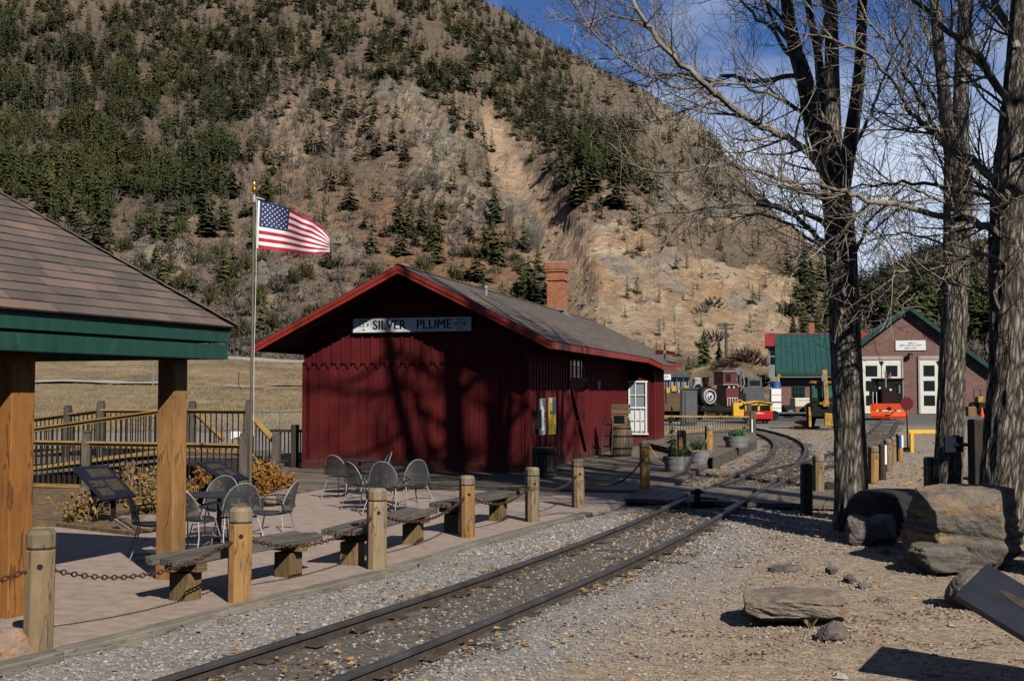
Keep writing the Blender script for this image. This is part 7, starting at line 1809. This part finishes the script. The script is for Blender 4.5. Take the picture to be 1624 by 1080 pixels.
# orange harrow and flat bed in front
t = thing('flat_trailer', 'low dark flat trailer in front of the cream pickup', 'trailer', at(1252,78,0)); mb = MB(); mb.box((0,0,.44), (4.0,1.6,.08)); mb.build('bed', M['shed'], t); mb = MB(); mb.box((0,0,.3), (3.2,1.2,.16)); mb.build('frame', M['iron'], t)
for x_ in (-1.2,1.2): wheel(t, (x_,-.7,.3), .3, .2, 'Y', 'tyre', 'wheel', 'iron')
mb = MB(); mb.tube([(-2.0,-.6,.6),(-2.1,-.7,.3),(-2.5,-.8,.25)], .06, 7); mb.build('tow_bar', M['iron'], t)
t = thing('scraper_blade', 'small rusty orange scraper blade lying left of the backhoe', 'blade', at(1273,60,0)); mb = MB(); mb.prism([(-.5,0,.28),(.35,.1,.42),(.5,-.1,.1),(.1,-.25,.06)], (0,.12,.04)); mb.build('blade', M['orange'], t); mb = MB(); mb.tube([(.5,0,.1),(.7,.2,.6),(.62,.3,1.0)], .06, 7); mb.beam((-.6,-.2,.06), (.8,-.2,.06), .1, .1); mb.build('arm', M['loader'], t)
# backhoe loader seen from the rear
t = thing('backhoe', 'yellow backhoe loader with raised boom parked left of the left tree trunk', 'backhoe', at(1306,58.5,0), -.2)
mb = MB(); mb.box((-.0,.9,1.45), (1.25,1.3,.25)); mb.box((-.1,1.2,.95), (1.0,2.4,.7)); mb.build('chassis', M['iron'], t, .03)
for x_ in (-.57,.57):
    for y_ in (.35,1.45): mb = MB(); mb.box((x_,y_,1.75), (.07,.07,1.05)); mb.build('cab_pillar', M['iron'], t)
mb = MB(); mb.box((-.3,.33,1.8), (.48,.03,.75)); mb.box((.32,.33,1.75), (.42,.03,.85)); mb.build('cab_glass', M['teal'], t); mb = MB(); mb.box((-.3,.7,1.2), (.5,.5,.5)); mb.build('seat', M['black'], t, .05)
mb = MB(); mb.box((0,.9,2.33), (1.32,1.35,.1)); mb.prism([(-.66,.25,2.28),(.66,.25,2.28),(.66,.2,2.4),(-.66,.2,2.4)], (0,.1,0)); mb.build('cab_roof', M['loader'], t, .03)
mb = MB(); mb.prism([(-.02,.05,.95),(.2,.05,.95),(.24,.05,1.6),(.16,.05,2.95),(-.06,.05,2.95),(-.04,.05,1.6)], (0,.2,0)); mb.build('boom', M['loader'], t, .02); mb = MB(); mb.prism([(-.1,-.08,2.4),(.1,-.08,2.4),(.1,-.08,2.72),(-.1,-.08,2.72)], (0,.12,0)); mb.cyl((.05,-.02,1.5), (.0,-.02,2.5), .04); mb.build('dipper', M['galv'], t)
mb = MB(); mb.box((.1,.0,1.25), (.3,.3,.28)); mb.box((-.02,-.1,1.28), (.42,.06,.12)); mb.build('swing_post', M['loader'], t, .02); mb = MB(); mb.prism([(.02,-.1,.12),(.62,-.1,.12),(.66,-.1,.75),(.02,-.1,.8)], (0,.3,.0)); mb.build('bucket', M['loader'], t, .03); mb = MB()
for x_ in (-.68,.74): mb.prism([(x_-.06,-.05,.1),(x_+.06,-.05,.1),(x_+.06,.1,1.1),(x_-.06,.1,1.1)], (0,.12,0))
mb.build('stabiliser', M['loader'], t)
for x_ in (-.62,.62):
    wheel(t, (x_,.95,.6), .6, .36, 'X', 'tyre', 'wheel', 'loader'); wheel(t, (x_*.9,2.9,.4), .4, .28, 'X', 'tyre', 'wheel', 'loader')
mb = MB(); mb.box((0,3.0,.85), (.9,1.6,.8)); mb.build('hood', M['loader'], t, .05)
# orange snow plough locomotive
t = thing('plough_locomotive', 'black locomotive with bright orange snow plough blade in front of the engine house', 'locomotive', at(1407,79,0), -.3)
mb = MB(); mb.box((0,1.6,1.75), (2.0,2.6,1.8)); mb.build('cab', M['iron'], t, .06); mb = MB(); mb.box((0,1.6,2.7), (2.15,2.8,.14)); mb.build('cab_roof', M['iron'], t, .05)
mb = MB(); mb.box((.05,-.4,1.55), (.95,1.8,1.15)); mb.build('hood', M['iron'], t, .04); mb = MB(); mb.box((.05,-1.32,1.5), (.72,.04,.85)); mb.build('grille', mk('grille_maroon', (.025,.007,.007), (.035,.01,.009), 9), t)
for x_ in (-.62,.68): mb = MB(); mb.box((x_,.28,2.15), (.5,.04,.55)); mb.build('cab_window', M['glass'], t, .02)
mb = MB(); mb.box((-.95,-.1,1.85), (.5,1.0,.8)); mb.build('side_tank', M['iron'], t, .05)
for x_, z, m_ in ((-.5,2.1,'white'),(.18,1.98,'white'),(-.5,1.75,'signalred')):
    mb = MB(); mb.lathe([(.001,0),(.075,.01),(.075,.06),(.001,.07)], (x_,-1.32 if x_ > 0 else -.62,z), 14, M=Matrix.Rotation(math.pi/2,3,'X')); mb.build('lamp', M[m_], t)
mb = MB(); mb.cyl((-.12,-.3,2.1), (-.12,-.3,3.25), .06); mb.build('exhaust', M['galv'], t); mb = MB(); mb.cyl((.2,.5,2.7), (.2,.5,3.15), .05); mb.build('exhaust', M['galv'], t); mb = MB(); mb.cyl((.75,-.2,1.75), (.75,-.2,2.3), .06); mb.build('marker_post', M['galv'], t); mb = MB(); mb.lathe([(.001,0),(.1,.01),(.1,.14),(.001,.2)], (.05,.8,2.78), 12); mb.build('beacon', M['carred'], t)
mb = MB(); mb.box((.05,-1.45,.85), (2.0,.25,.42)); mb.build('buffer_beam', M['orange'], t, .02)
mb = MB(); pr = [(-.12,.55),(.02,.42),(.06,.25),(.0,.08)]; vs = []
for x_ in (-1.15,-.6,0,.6,1.15):
    for a, z in pr: vs.append((x_*(1 if z < .4 else 1.02)+.05,-1.8-a-.12*(1-abs(x_)),z))
for x_ in (-1.15,-.6,0,.6,1.15):
    for a, z in pr: vs.append((x_*(1 if z < .4 else 1.02)+.05,-1.74-a-.12*(1-abs(x_)),z))
fs = [(i*4+j,(i+1)*4+j,(i+1)*4+j+1,i*4+j+1) for i in range(4) for j in range(3)]; fs += [(20+a,20+d,20+c,20+b_) for a, b_, c, d in fs]
fs += [(i*4,20+i*4,20+(i+1)*4,(i+1)*4) for i in range(4)]; fs += [(i*4+3,(i+1)*4+3,20+(i+1)*4+3,20+i*4+3) for i in range(4)]
mb.add(vs, fs, None, False); mb.build('plough_blade', M['orange'], t)
mb = MB(); mb.lathe([(.001,0),(.14,.02),(.14,.3),(.001,.32)], (.08,-1.62,.72), 14, M=Matrix.Rotation(math.pi/2,3,'X')); mb.tube([(.2,-1.75,.7),(.35,-1.95,.5),(.1,-2.0,.32),(-.2,-1.95,.3)], .03, 6); mb.build('coupler', M['iron'], t)
mb = MB(); mb.cyl((-.95,-1.4,.9), (-.95,-1.4,1.85), .02); mb.cyl((-.72,-1.4,.9), (-.72,-1.4,1.85), .02); mb.build('grab_rail', M['white'], t); mb = MB(); mb.box((-.95,-1.3,.75), (.4,.5,.5)); mb.build('step', M['orange'], t)
for y_ in (-.4,1.8):
    for s_ in (-1,1): wheel(t, (s_*.5,y_,.4), .4, .14)
# red signal disc
sp = G(1440,716,-.06); t = thing('signal_target', 'round dark red signal disc on a thin pole right of the snow plough', 'signal', sp); sh_ = (716-628)/F*sp.y
mb = MB(); mb.tube([(0,0,0),(-.02,0,sh_*.6),(-.09,0,sh_)], [.03,.022,.014], 8); mb.box((0,0,.06), (.3,.3,.14)); mb.build('mast', M['iron'], t); mb = MB(); mb.lathe([(.001,0),(.21,0),(.21,.015),(.001,.016)], (-.03,-.03,sh_*.86), 30, M=Matrix.Rotation(math.pi/2,3,'X')); mb.build('disc', M['signalred'], t)
# yellow pipe barrier
a = G(1443,718,-.06); t = thing('pipe_barrier', 'yellow pipe barrier between the signal pole and the middle trunk', 'barrier', a); hb = (718-685)/F*a.y; L_ = 1.6
mb = MB(); mb.beam((-.05,0,hb), (L_,.2,hb), .07, .12); mb.build('rail', M['yellow'], t, .01)
for x_, yy in ((.06,.0),(L_-.1,.19)): mb = MB(); mb.beam((x_,yy,0), (x_,yy,hb), .11, .11); mb.build('leg', M['yellow'], t, .01)
# small tractor at the right edge with cones
t = thing('tractor', 'small yellow and black tractor by the engine house right corner', 'tractor', at(1552,93,0), .2)
mb = MB(); mb.box((0,0,.75), (.9,1.4,.5)); mb.build('body', M['iron'], t, .04); mb = MB(); mb.box((.05,.1,1.2), (.45,.5,.5)); mb.build('seat', M['loader'], t, .05); mb = MB(); mb.tube([(-.3,.2,1.0),(-.3,.3,2.0),(.3,.3,2.0),(.3,.2,1.0)], .04, 7); mb.build('roll_bar', M['iron'], t)
for x_ in (-.55,.55): wheel(t, (x_,.2,.45), .45, .26, 'X', 'tyre', 'wheel', 'loader'); wheel(t, (x_*.8,-.7,.28), .28, .2, 'X', 'tyre', 'wheel', 'loader')
for px, Y_, lab in ((1556,88,'orange traffic cone in front of the small tractor'),):
    t = thing('traffic_cone', lab, 'cone', at(px,Y_,-.07)); mb = MB(); mb.lathe([(.001,.03),(.17,.03),(.05,.72),(.001,.73)], n=16); mb.build('cone', M['orange'], t); mb = MB(); mb.box((0,0,.02), (.42,.42,.04)); mb.build('foot', M['orange'], t)
t = thing('carton', 'pale wooden carton next to the traffic cone', 'box', at(1538,91,-.06)); mb = MB(); mb.box((0,0,.35), (.6,.6,.7)); mb.build('side', M['crate'], t, .02); mb = MB(); mb.box((0,0,.72), (.64,.64,.05)); mb.build('lid', M['rail_wood'], t)
# dark square post with a board
dp = G(1551,806,-.08); t = thing('sign_post', 'thick dark brown square post left of the thickest trunk', 'post', dp, .2); hp_ = (806-668)/F*dp.y; mb = MB(); mb.box((0,0,hp_/2), (.22,.22,hp_)); mb.box((0,0,hp_+.01), (.2,.2,.03)); mb.build('post', M['post_dark'], t, .012); mb = MB(); mb.box((-.25,.3,hp_*.72), (.34,.05,.26)); mb.beam((-.25,.3,hp_*.72), (0,.1,hp_*.72), .06, .06); mb.build('side_board', M['navy'], t)
# little pile of red stones behind
# ------------------------------------------------------------------ boulders
def ico(sub):
    import bmesh
    bm = bmesh.new(); bmesh.ops.create_icosphere(bm, subdivisions=sub, radius=1.0)
    v = np.array([tuple(x.co) for x in bm.verts]); f = np.array([[x.index for x in p.verts] for p in bm.faces]); bm.free(); return v, f
def boulder(name, label, p, size, rz, mat, seed, cuts=9, rough=.09, flat=.0, sub=5, bury=.12, layer=0, grp=None, tilt=(0,0), boxy=0, saddle=0):
    v, f = ico(sub); r_ = np.random.RandomState(seed)
    if boxy: v = v/((np.abs(v)**boxy).sum(1)**(1/boxy))[:,None]*.86
    v = v*1.25
    if saddle: v[:,2] -= saddle*np.exp(-(v[:,0]/.45)**2)*np.clip(v[:,2], 0, 2)
    nn = v/np.linalg.norm(v, axis=1, keepdims=True); nz = fbm(v[:,0]*1.8+seed, v[:,1]*1.8+v[:,2]*2.1, 5, seed)-.5
    v = v+nn*(nz*rough*3.2)[:,None]
    # fracture planes: hard flat faces
    for k in range(cuts+6):
        n = r_.randn(3); n /= np.linalg.norm(n); s = v @ n; d = s.max()*r_.uniform(.66, .93); m_ = s > d
        v[m_] -= np.outer(s[m_]-d, n)*.97
    v[:,2] = np.where(v[:,2] > 1-flat, (1-flat)+(v[:,2]-(1-flat))*.12, v[:,2]) if flat else v[:,2]
    nz2 = fbm(v[:,0]*6+v[:,2]*3, v[:,1]*6-v[:,2]*4, 4, seed+5)-.5; nz3 = np.abs(fbm(v[:,0]*3+v[:,2]*2, v[:,1]*3-v[:,2]*2.5, 3, seed+15)-.5)
    nn = v/np.linalg.norm(v, axis=1, keepdims=True); v = v+nn*(nz2*rough*.8-nz3*rough*2.2)[:,None]
    if layer:
        st = (np.abs(vnoise(v[:,2]*layer+v[:,0]*.8, v[:,1]*.7, seed+9)-.5)*2)**.5; hor = 1-np.abs(nn[:,2]); v[:,:2] *= (1-(1-st)*.11*hor)[:,None]
    v = v*np.array(size)/2
    M3 = np.array(Matrix.Rotation(rz, 3, 'Z') @ Matrix.Rotation(tilt[0], 3, 'X') @ Matrix.Rotation(tilt[1], 3, 'Y')); v = v @ M3.T
    v[:,2] -= v[:,2].min()
    o = np_obj(name, v, f, M[mat], False); o.location = (p[0], p[1], p[2]-bury); tag(o, label, 'boulder', grp); return o
g_ = lambda x, y: Vector((G(x,y,-.08).x, G(x,y,-.08).y, gzat(G(x,y,-.08).x, G(x,y,-.08).y)))
boulder('boulder', 'huge flat topped boulder with dark and rusty orange layers in front of the tree trunks', Vector((5.06,13.2,-.1)), (1.12,.88,.98), -.02, 'rock_big', 3, 1, .06, .1, 6, .06, 6, boxy=6)
boulder('boulder', 'blocky grey green rock jutting from under the left foot of the huge layered boulder', Vector((4.62,12.7,-.06)), (.6,.6,.4), .5, 'rock_big', 8, 8, .08, .3, 5, .05, 5)
boulder('boulder', 'black rounded boulder in deep shade behind the saddle shaped pale rock', Vector((5.1,15.6,-.05)), (1.05,.9,.72), .3, 'rock_dark', 14, 6, .05, .1, 5, .06)  # deep shade on this boulder is put into its near-black rock colour
boulder('boulder', 'pale pinkish saddle shaped rock in front of the black boulder', g_(1381,866), (.6,.36,.46), .1, 'rock_pale', 21, 5, .06, 0, 5, .06, boxy=4, saddle=.45)
boulder('boulder', 'small dark rock wedged between the saddle shaped rock and the layered boulder', Vector((5.05,14.35,-.06)), (.42,.4,.4), .8, 'rock_big', 25, 8, .08)
boulder('boulder', 'long flat tan rock lying in the dirt in the right foreground', g_(1248,990), (.98,.66,.3), .2, 'rock_tan', 33, 9, .09, .2, 6, .05, 3)
boulder('boulder', 'small speckled grey rock just below the long flat tan rock', g_(1318,1020), (.24,.18,.15), .4, 'rock_pale', 37, 9, .1, 0, 4, .03)
boulder('boulder', 'thin dark slab of rock lying alone in the gravelly dirt', g_(1242,910), (.34,.26,.09), .1, 'rock_big', 41, 8, .06, .3, 4, .02)
boulder('boulder', 'pale grey rock half hidden behind the left edge of the charcoal reading panel', Vector((4.1,10.4,-.05)), (.42,.4,.36), .6, 'rock_big', 45, 10, .09, 0, 5, .05)
boulder('boulder', 'orange tinged rock at the foot of the nearest bollard in the bottom left corner', G(14,1046,-.06), (.3,.32,.22), .5, 'rock_orange', 52, 9, .08, 0, 5, .04)
boulder('boulder', 'pale flat rock edging the planting bed below the pavilion post', G(224,843,0), (.6,.4,.25), .3, 'rock_tan', 55, 8, .08, .2, 5, .04)
boulder('boulder', 'grey and white rock at the boardwalk end of the planting bed', G(446,801,0), (.36,.3,.26), .6, 'rock_pale', 58, 8, .09, 0, 5, .03)
boulder('boulder', 'smaller tan rock left of the grey and white rock by the bushes', G(424,803,0), (.28,.24,.2), .2, 'rock_tan', 60, 8, .09, 0, 4, .03)
boulder('boulder', 'reddish rocks heap stone showing between the middle trunk and the dark square post', G(1535,762,-.06), (.9,.7,.55), .3, 'rock_tan', 63, 9, .09, 0, 4, .05)
boulder('boulder', 'dark angular rock on the plank path between the grey bollard and the left trunk', G(1316,785,-.06), (.4,.3,.26), .3, 'rock_dark', 66, 9, .08, 0, 4, .03)
boulder('boulder', 'small dark stone casting a shadow left of the layered boulder', g_(1347,930), (.14,.12,.09), .3, 'rock_big', 69, 9, .1, 0, 3, .02)
for k, (x, y, s_) in enumerate(((1298,960,.09),(1370,938,.1),(1320,915,.12),(1398,962,.08),(1405,880,.1))):
    boulder('boulder', ['fist sized grey stone right of the long flat tan rock','grey stone in the shadow edge left of the layered boulder','pale stone midway between the slab and the layered boulder','small stone left of the charcoal reading panel','stone at the foot of the saddle shaped pale rock'][k], g_(x, y), (s_*1.3,s_,s_*.8), k, 'rock_pale', 80+k, 8, .1, 0, 3, .015)
# ------------------------------------------------------------------ loose stones and leaves
rs = np.random.RandomState(9); bpy.context.view_layer.update()
def scatter_stones(n, xr, yr, smin, smax, keepf, seed, pal, name, label):
    x = rs.uniform(*xr, n); y = yr[0]+(yr[1]-yr[0])*rs.rand(n)**1.5; k = keepf(x, y); x, y = x[k], y[k]; n = len(x)
    V0 = np.array([a[0] for a in STN]); T0 = STN[0][1]; sel = rs.randint(0, 10, n); s = smin+(smax-smin)*rs.rand(n)**2.2; rz = rs.rand(n)*6.28; c, sn = np.cos(rz), np.sin(rz)
    v = V0[sel]*s[:,None,None]*np.array((1.15,.95,.75)); vx = v[...,0]*c[:,None]-v[...,1]*sn[:,None]; vy = v[...,0]*sn[:,None]+v[...,1]*c[:,None]
    z = gzat_v(x, y)+s*.12
    V = np.stack([vx+x[:,None], vy+y[:,None], v[...,2]+z[:,None]], -1).reshape(-1,3); T = (T0[None]+np.arange(n)[:,None,None]*6).reshape(-1,3)
    pal = np.array(pal); cc = (pal[rs.randint(0, len(pal), n)]*.7+pal.mean(0)*.3)*rs.uniform(.7, 1.15, (n,1)); o = np_obj(name, V, T, M['stonecol'], False, None, np.repeat(cc, 6, 0)); tag(o, label, name, kind='stuff'); return n
m, nt, b = newmat('loose_stone'); M['stonecol'] = m
cc = mixc(nt, 1.0, attr(nt, 'col', 'Color'), rampn(nt, noise(nt, coords(nt, 'World'), 60, 4, .7), [(.3,(.75,.75,.75)),(.7,(1.2,1.2,1.2))]), 'MULTIPLY'); nt.links.new(cc, b.inputs['Base Color']); b.inputs['Roughness'].default_value = .9
cyx = lambda y: np.interp(y, cxy[:,1], cxy[:,0])
curb_x = lambda y: np.interp(y, [p.y for p in curb], [p.x for p in curb])
def latd(x, y):   # sideways distance from the main track, + to the right
    return (x-cyx(y))*.92
def on_ground(x, y): return x > np.where(y < 18.2, curb_x(y)+.1, np.where(y < 31, 3.0+(y-22.5)*.29, 6+(y-31)*.3))
GREY = [(.36,.35,.34),(.29,.29,.29),(.42,.41,.39),(.22,.22,.23),(.38,.33,.28),(.33,.34,.35),(.42,.3,.22)]
def kg(x, y):
    d = latd(x, y); pr = np.where(d < -.55, 1.0, np.where(d < .55, .3, np.clip(1.15-(d-.55)/2.4, .05, 1)))
    return on_ground(x, y) & (rs.rand(len(x)) < pr) & (x < 13) & (np.abs(np.abs(d)-.5) > .07)
scatter_stones(110000, (-6.5,9), (5.6,19), .012, .042, kg, 1, GREY, 'gravel', 'grey crushed stone ballast along the track and kerb')
scatter_stones(30000, (-4,14), (14,40), .03, .07, kg, 3, GREY, 'gravel', 'grey crushed stone beside the curving track further back')
TAN = [(.4,.3,.2),(.33,.26,.19),(.28,.26,.24),(.44,.36,.27),(.36,.25,.17),(.22,.2,.18)]
def kt(x, y):
    d = latd(x, y); return (d > .9) & (rs.rand(len(x)) < np.clip(.28+.5*(fbm(x*1.2, y*1.2, 3, 7)-.35), .05, .8))
scatter_stones(36000, (-1,11), (5.6,20), .008, .034, kt, 2, TAN, 'pebbles', 'tan pebbles scattered over the dirt on the right')
def kr(x, y): d = latd(x, y); return (d > 1.2) & (rs.rand(len(x)) < .5)
scatter_stones(420, (0,9), (6,17), .04, .11, kr, 4, TAN+GREY, 'pebbles', 'fist sized stones lying about on the dirt')
# grit and small stones banked against the boulders
def kb(x, y):
    m_ = np.zeros(len(x), bool)
    for (bx, by, br) in BANK: d = np.hypot(x-bx, (y-by)*1.15); m_ |= (d < br+.16) & (d > br*.55)
    return m_ & (rs.rand(len(x)) < .8)
BANK = [(o.location.x, o.location.y, max(o.dimensions.x, o.dimensions.y)/2) for o in COL.objects if o.name.split('.')[0] == 'boulder' and o.location.x > 1 and o.dimensions.x > .1]
scatter_stones(60000, (2,7), (6.4,18), .012, .05, kb, 5, TAN, 'pebbles', 'grit and small stones banked against the boulders')
# fallen leaves
def leaves(n, xr, yr, keepf, name, label, smin=.013, smax=.034):
    x = rs.uniform(*xr, n); y = yr[0]+(yr[1]-yr[0])*rs.rand(n)**1.3; k = keepf(x, y); x, y = x[k], y[k]; n = len(x)
    s = rs.uniform(smin, smax, n); rz = rs.rand(n)*6.28; z = gzat_v(x, y)+.02+rs.rand(n)*.025
    tilt = rs.uniform(-.9, .9, n); base = np.array([(-1,0,0),(0,.55,.28),(1,0,.05),(0,-.55,.25)]); T0 = np.array([(0,2,1),(0,3,2)])
    v = base[None]*s[:,None,None]; vy_ = v[...,1]*np.cos(tilt)[:,None]-v[...,2]*np.sin(tilt)[:,None]; vz_ = v[...,1]*np.sin(tilt)[:,None]+v[...,2]*np.cos(tilt)[:,None]
    c, sn = np.cos(rz)[:,None], np.sin(rz)[:,None]; V = np.stack([v[...,0]*c-vy_*sn+x[:,None], v[...,0]*sn+vy_*c+y[:,None], vz_+z[:,None]], -1).reshape(-1,3)
    T = (T0[None]+np.arange(n)[:,None,None]*4).reshape(-1,3); o = np_obj(name, V, T, M['leaf'], False, np.repeat(rs.rand(n), 4)); tag(o, label, name, kind='stuff')
M['leaf'] = foliage('fallen_leaf', (.27,.135,.05), (.55,.34,.145), objrand=False)
def kl(x, y):
    d = latd(x, y); f = fbm(x*1.6, y*1.6, 3, 11); near_r = np.exp(-((np.abs(d)-.62)/.28)**2); far = np.clip((y-9)/14, 0, 1)
    pr = (.1*(np.abs(d) < .5)+.75*near_r*(.4+.6*far)+.2*np.exp(-((d-1.6)/1.0)**2)*far+.07*np.exp(-np.clip(d-1.5, 0, 9)/1.2))*(.25+1.9*np.clip(f-.38, 0, 1)*2)
    return on_ground(x, y) & (rs.rand(len(x)) < pr) & (np.abs(np.abs(d)-.5) > .045)
leaves(90000, (-6,9), (5.6,27), kl, 'fallen_leaves', 'yellow brown leaves scattered along the rails')
def kl2(x, y): return on_ground(x, y) & (rs.rand(len(x)) < .5*np.exp(-((latd(x, y)/3.5)**2))+.12)
leaves(9000, (2,22), (24,60), kl2, 'fallen_leaves', 'yellow leaves along the far curving track', .03, .07)
def kl3(x, y): return (x > 3.0+(y-22)*.29-.1) & (x < 3.3+(y-22)*.29+.5)
leaves(9000, (2,9), (22,38), kl3, 'fallen_leaves', 'yellow leaves drifted against the boardwalk edge')
# dry grass tufts and reddish weeds in the dirt
def tuft(p, h, n_, label, mat, seed):
    r_ = np.random.RandomState(seed); V = []; T = []; Rn = []
    for i in range(n_):
        a = r_.rand()*6.28; l = h*(.5+.6*r_.rand()); d = Vector((math.cos(a)*.5*r_.rand(), math.sin(a)*.5*r_.rand(), 1)).normalized(); b0 = Vector((math.cos(a)*.02, math.sin(a)*.02, 0)); w2 = d.orthogonal().normalized()*.0025; i0 = len(V)
        V += [b0-w2, b0+w2, b0+d*l*.6+w2*.7+Vector((0,0,.0)), b0+d*l+Vector((d.x,d.y,-.15))*l*.25]; T += [(i0,i0+1,i0+2),(i0,i0+2,i0+3)]; Rn += [r_.rand()]*4
    o = np_obj('grass_tuft', np.array([tuple(v) for v in V]), np.array(T), M[mat], False, np.array(Rn)); o.location = p; tag(o, label, 'grass', 'dry tufts in the dirt')
M['drygrass'] = foliage('dry_grass', (.34,.26,.13), (.55,.45,.25), objrand=False)
tuft(g_(1285,1000), .17, 40, 'dry straw tuft between the long tan rock and the small speckled rock', 'drygrass', 1); tuft(g_(1262,985), .12, 24, 'straw stalks leaning on the long flat tan rock', 'drygrass', 2); tuft(g_(1480,925), .08, 26, 'short straw tuft at the foot of the layered boulder', 'drygrass', 3)
M['redweed'] = foliage('red_weed', (.14,.04,.03), (.28,.1,.06), objrand=False)
x = rs.uniform(-.5, 6, 9000); y = rs.uniform(5.8, 11, 9000); k = (latd(x, y) > 1.3) & (fbm(x*1.5, y*2.2, 3, 19) > .62); x, y = x[k], y[k]; n = len(x); s = rs.uniform(.008, .02, n); rz = rs.rand(n)*6.28
base = np.array([(-1,0,.0),(0,.4,.7),(1,0,.3),(0,-.4,.5)]); V = np.stack([(base[None,:,0]*np.cos(rz)[:,None]-base[None,:,1]*np.sin(rz)[:,None])*s[:,None]+x[:,None], (base[None,:,0]*np.sin(rz)[:,None]+base[None,:,1]*np.cos(rz)[:,None])*s[:,None]+y[:,None], base[None,:,2]*s[:,None]+gzat_v(x, y)[:,None]+.002], -1).reshape(-1,3)
o = np_obj('weeds', V, (np.array([(0,1,2),(0,2,3)])[None]+np.arange(n)[:,None,None]*4).reshape(-1,3), M['redweed'], False, np.repeat(rs.rand(n), 4)); tag(o, 'reddish dry weeds creeping over the dirt', 'weeds', kind='stuff')
# grass on the bank and the mound
N = 72000; px_ = rs.uniform(-320, 820, N); Y_ = rs.uniform(56, 112, N)**1.0; ok = np.abs(Y_-91+.006*px_) > 3.6; px_, Y_ = px_[ok], Y_[ok]
px2 = rs.uniform(1080, 1240, 5000); Y2 = rs.uniform(98, 124, 5000); px_ = np.concatenate([px_, px2]); Y_ = np.concatenate([Y_, Y2]); n = len(px_)
z = hz(px_, Y_); x = (px_-W2)/F*Y_; s = rs.uniform(.06, .17, n); rz = rs.rand(n)*6.28
V0 = np.array([(-.09,0,-.1),(.09,0,-.1),(.06,.1,1.0),(-.04,-.05,.8)]); V = np.stack([(V0[None,:,0]*np.cos(rz)[:,None]-V0[None,:,1]*np.sin(rz)[:,None])*s[:,None]+x[:,None]+V0[None,:,2]*s[:,None]*.35, (V0[None,:,0]*np.sin(rz)[:,None]+V0[None,:,1]*np.cos(rz)[:,None])*s[:,None]+Y_[:,None], V0[None,:,2]*s[:,None]+z[:,None]], -1).reshape(-1,3)
M['bankgrass'] = foliage('bank_grass', (.36,.27,.155), (.58,.46,.29), objrand=False)
o = np_obj('grass', V, (np.array([(0,1,2),(0,2,3)])[None]+np.arange(n)[:,None,None]*4).reshape(-1,3), M['bankgrass'], False, np.repeat(rs.rand(n), 4)); tag(o, 'dry golden grass on the bank and the mound', 'grass', kind='stuff')
# surfaces are a little darker than first mixed: the exposure was raised to suit
KEEP = {'sign_white': .9, 'white_paint': .9, 'flag_white': .9, 'conifer_needles': .8, 'far_forest_needles': .8, 'bollard_wood': .7, 'hillside_soil': .95, 'layered_boulder_rock': 1.1, 'orange_boulder_rock': .9, 'silver_paint': .6, 'loose_stone': .78, 'ground_gravel_dirt': .84, 'pavilion_timber': .58, 'pavilion_timber_pale': .64, 'bench_leg_wood': .6, 'limb_bark': 1.0, 'twig_bark': .85, 'cottonwood_bark': .95, 'door_white': .95, 'engine_house_brick': 1.08, 'green_metal_roof': .95, 'cream_paint': .85, 'depot_red_board_paint': .72, 'plow_orange': .85, 'railcar_red': .85, 'yellow_paint': .85, 'bottle': 1}
for m_ in bpy.data.materials:
    nt_ = m_.node_tree; b_ = nt_.nodes.get('Principled BSDF')
    k_ = KEEP.get(m_.name, .7); so_ = b_.inputs['Base Color']
    if so_.is_linked:
        src = so_.links[0].from_socket; nt_.links.new(mixc(nt_, 1.0, src, (k_, k_, k_), 'MULTIPLY'), so_)
    else: so_.default_value = [c*k_ for c in so_.default_value[:3]]+[1]
print('objects', len(bpy.data.objects), 'verts', sum(len(m.vertices) for m in bpy.data.meshes))
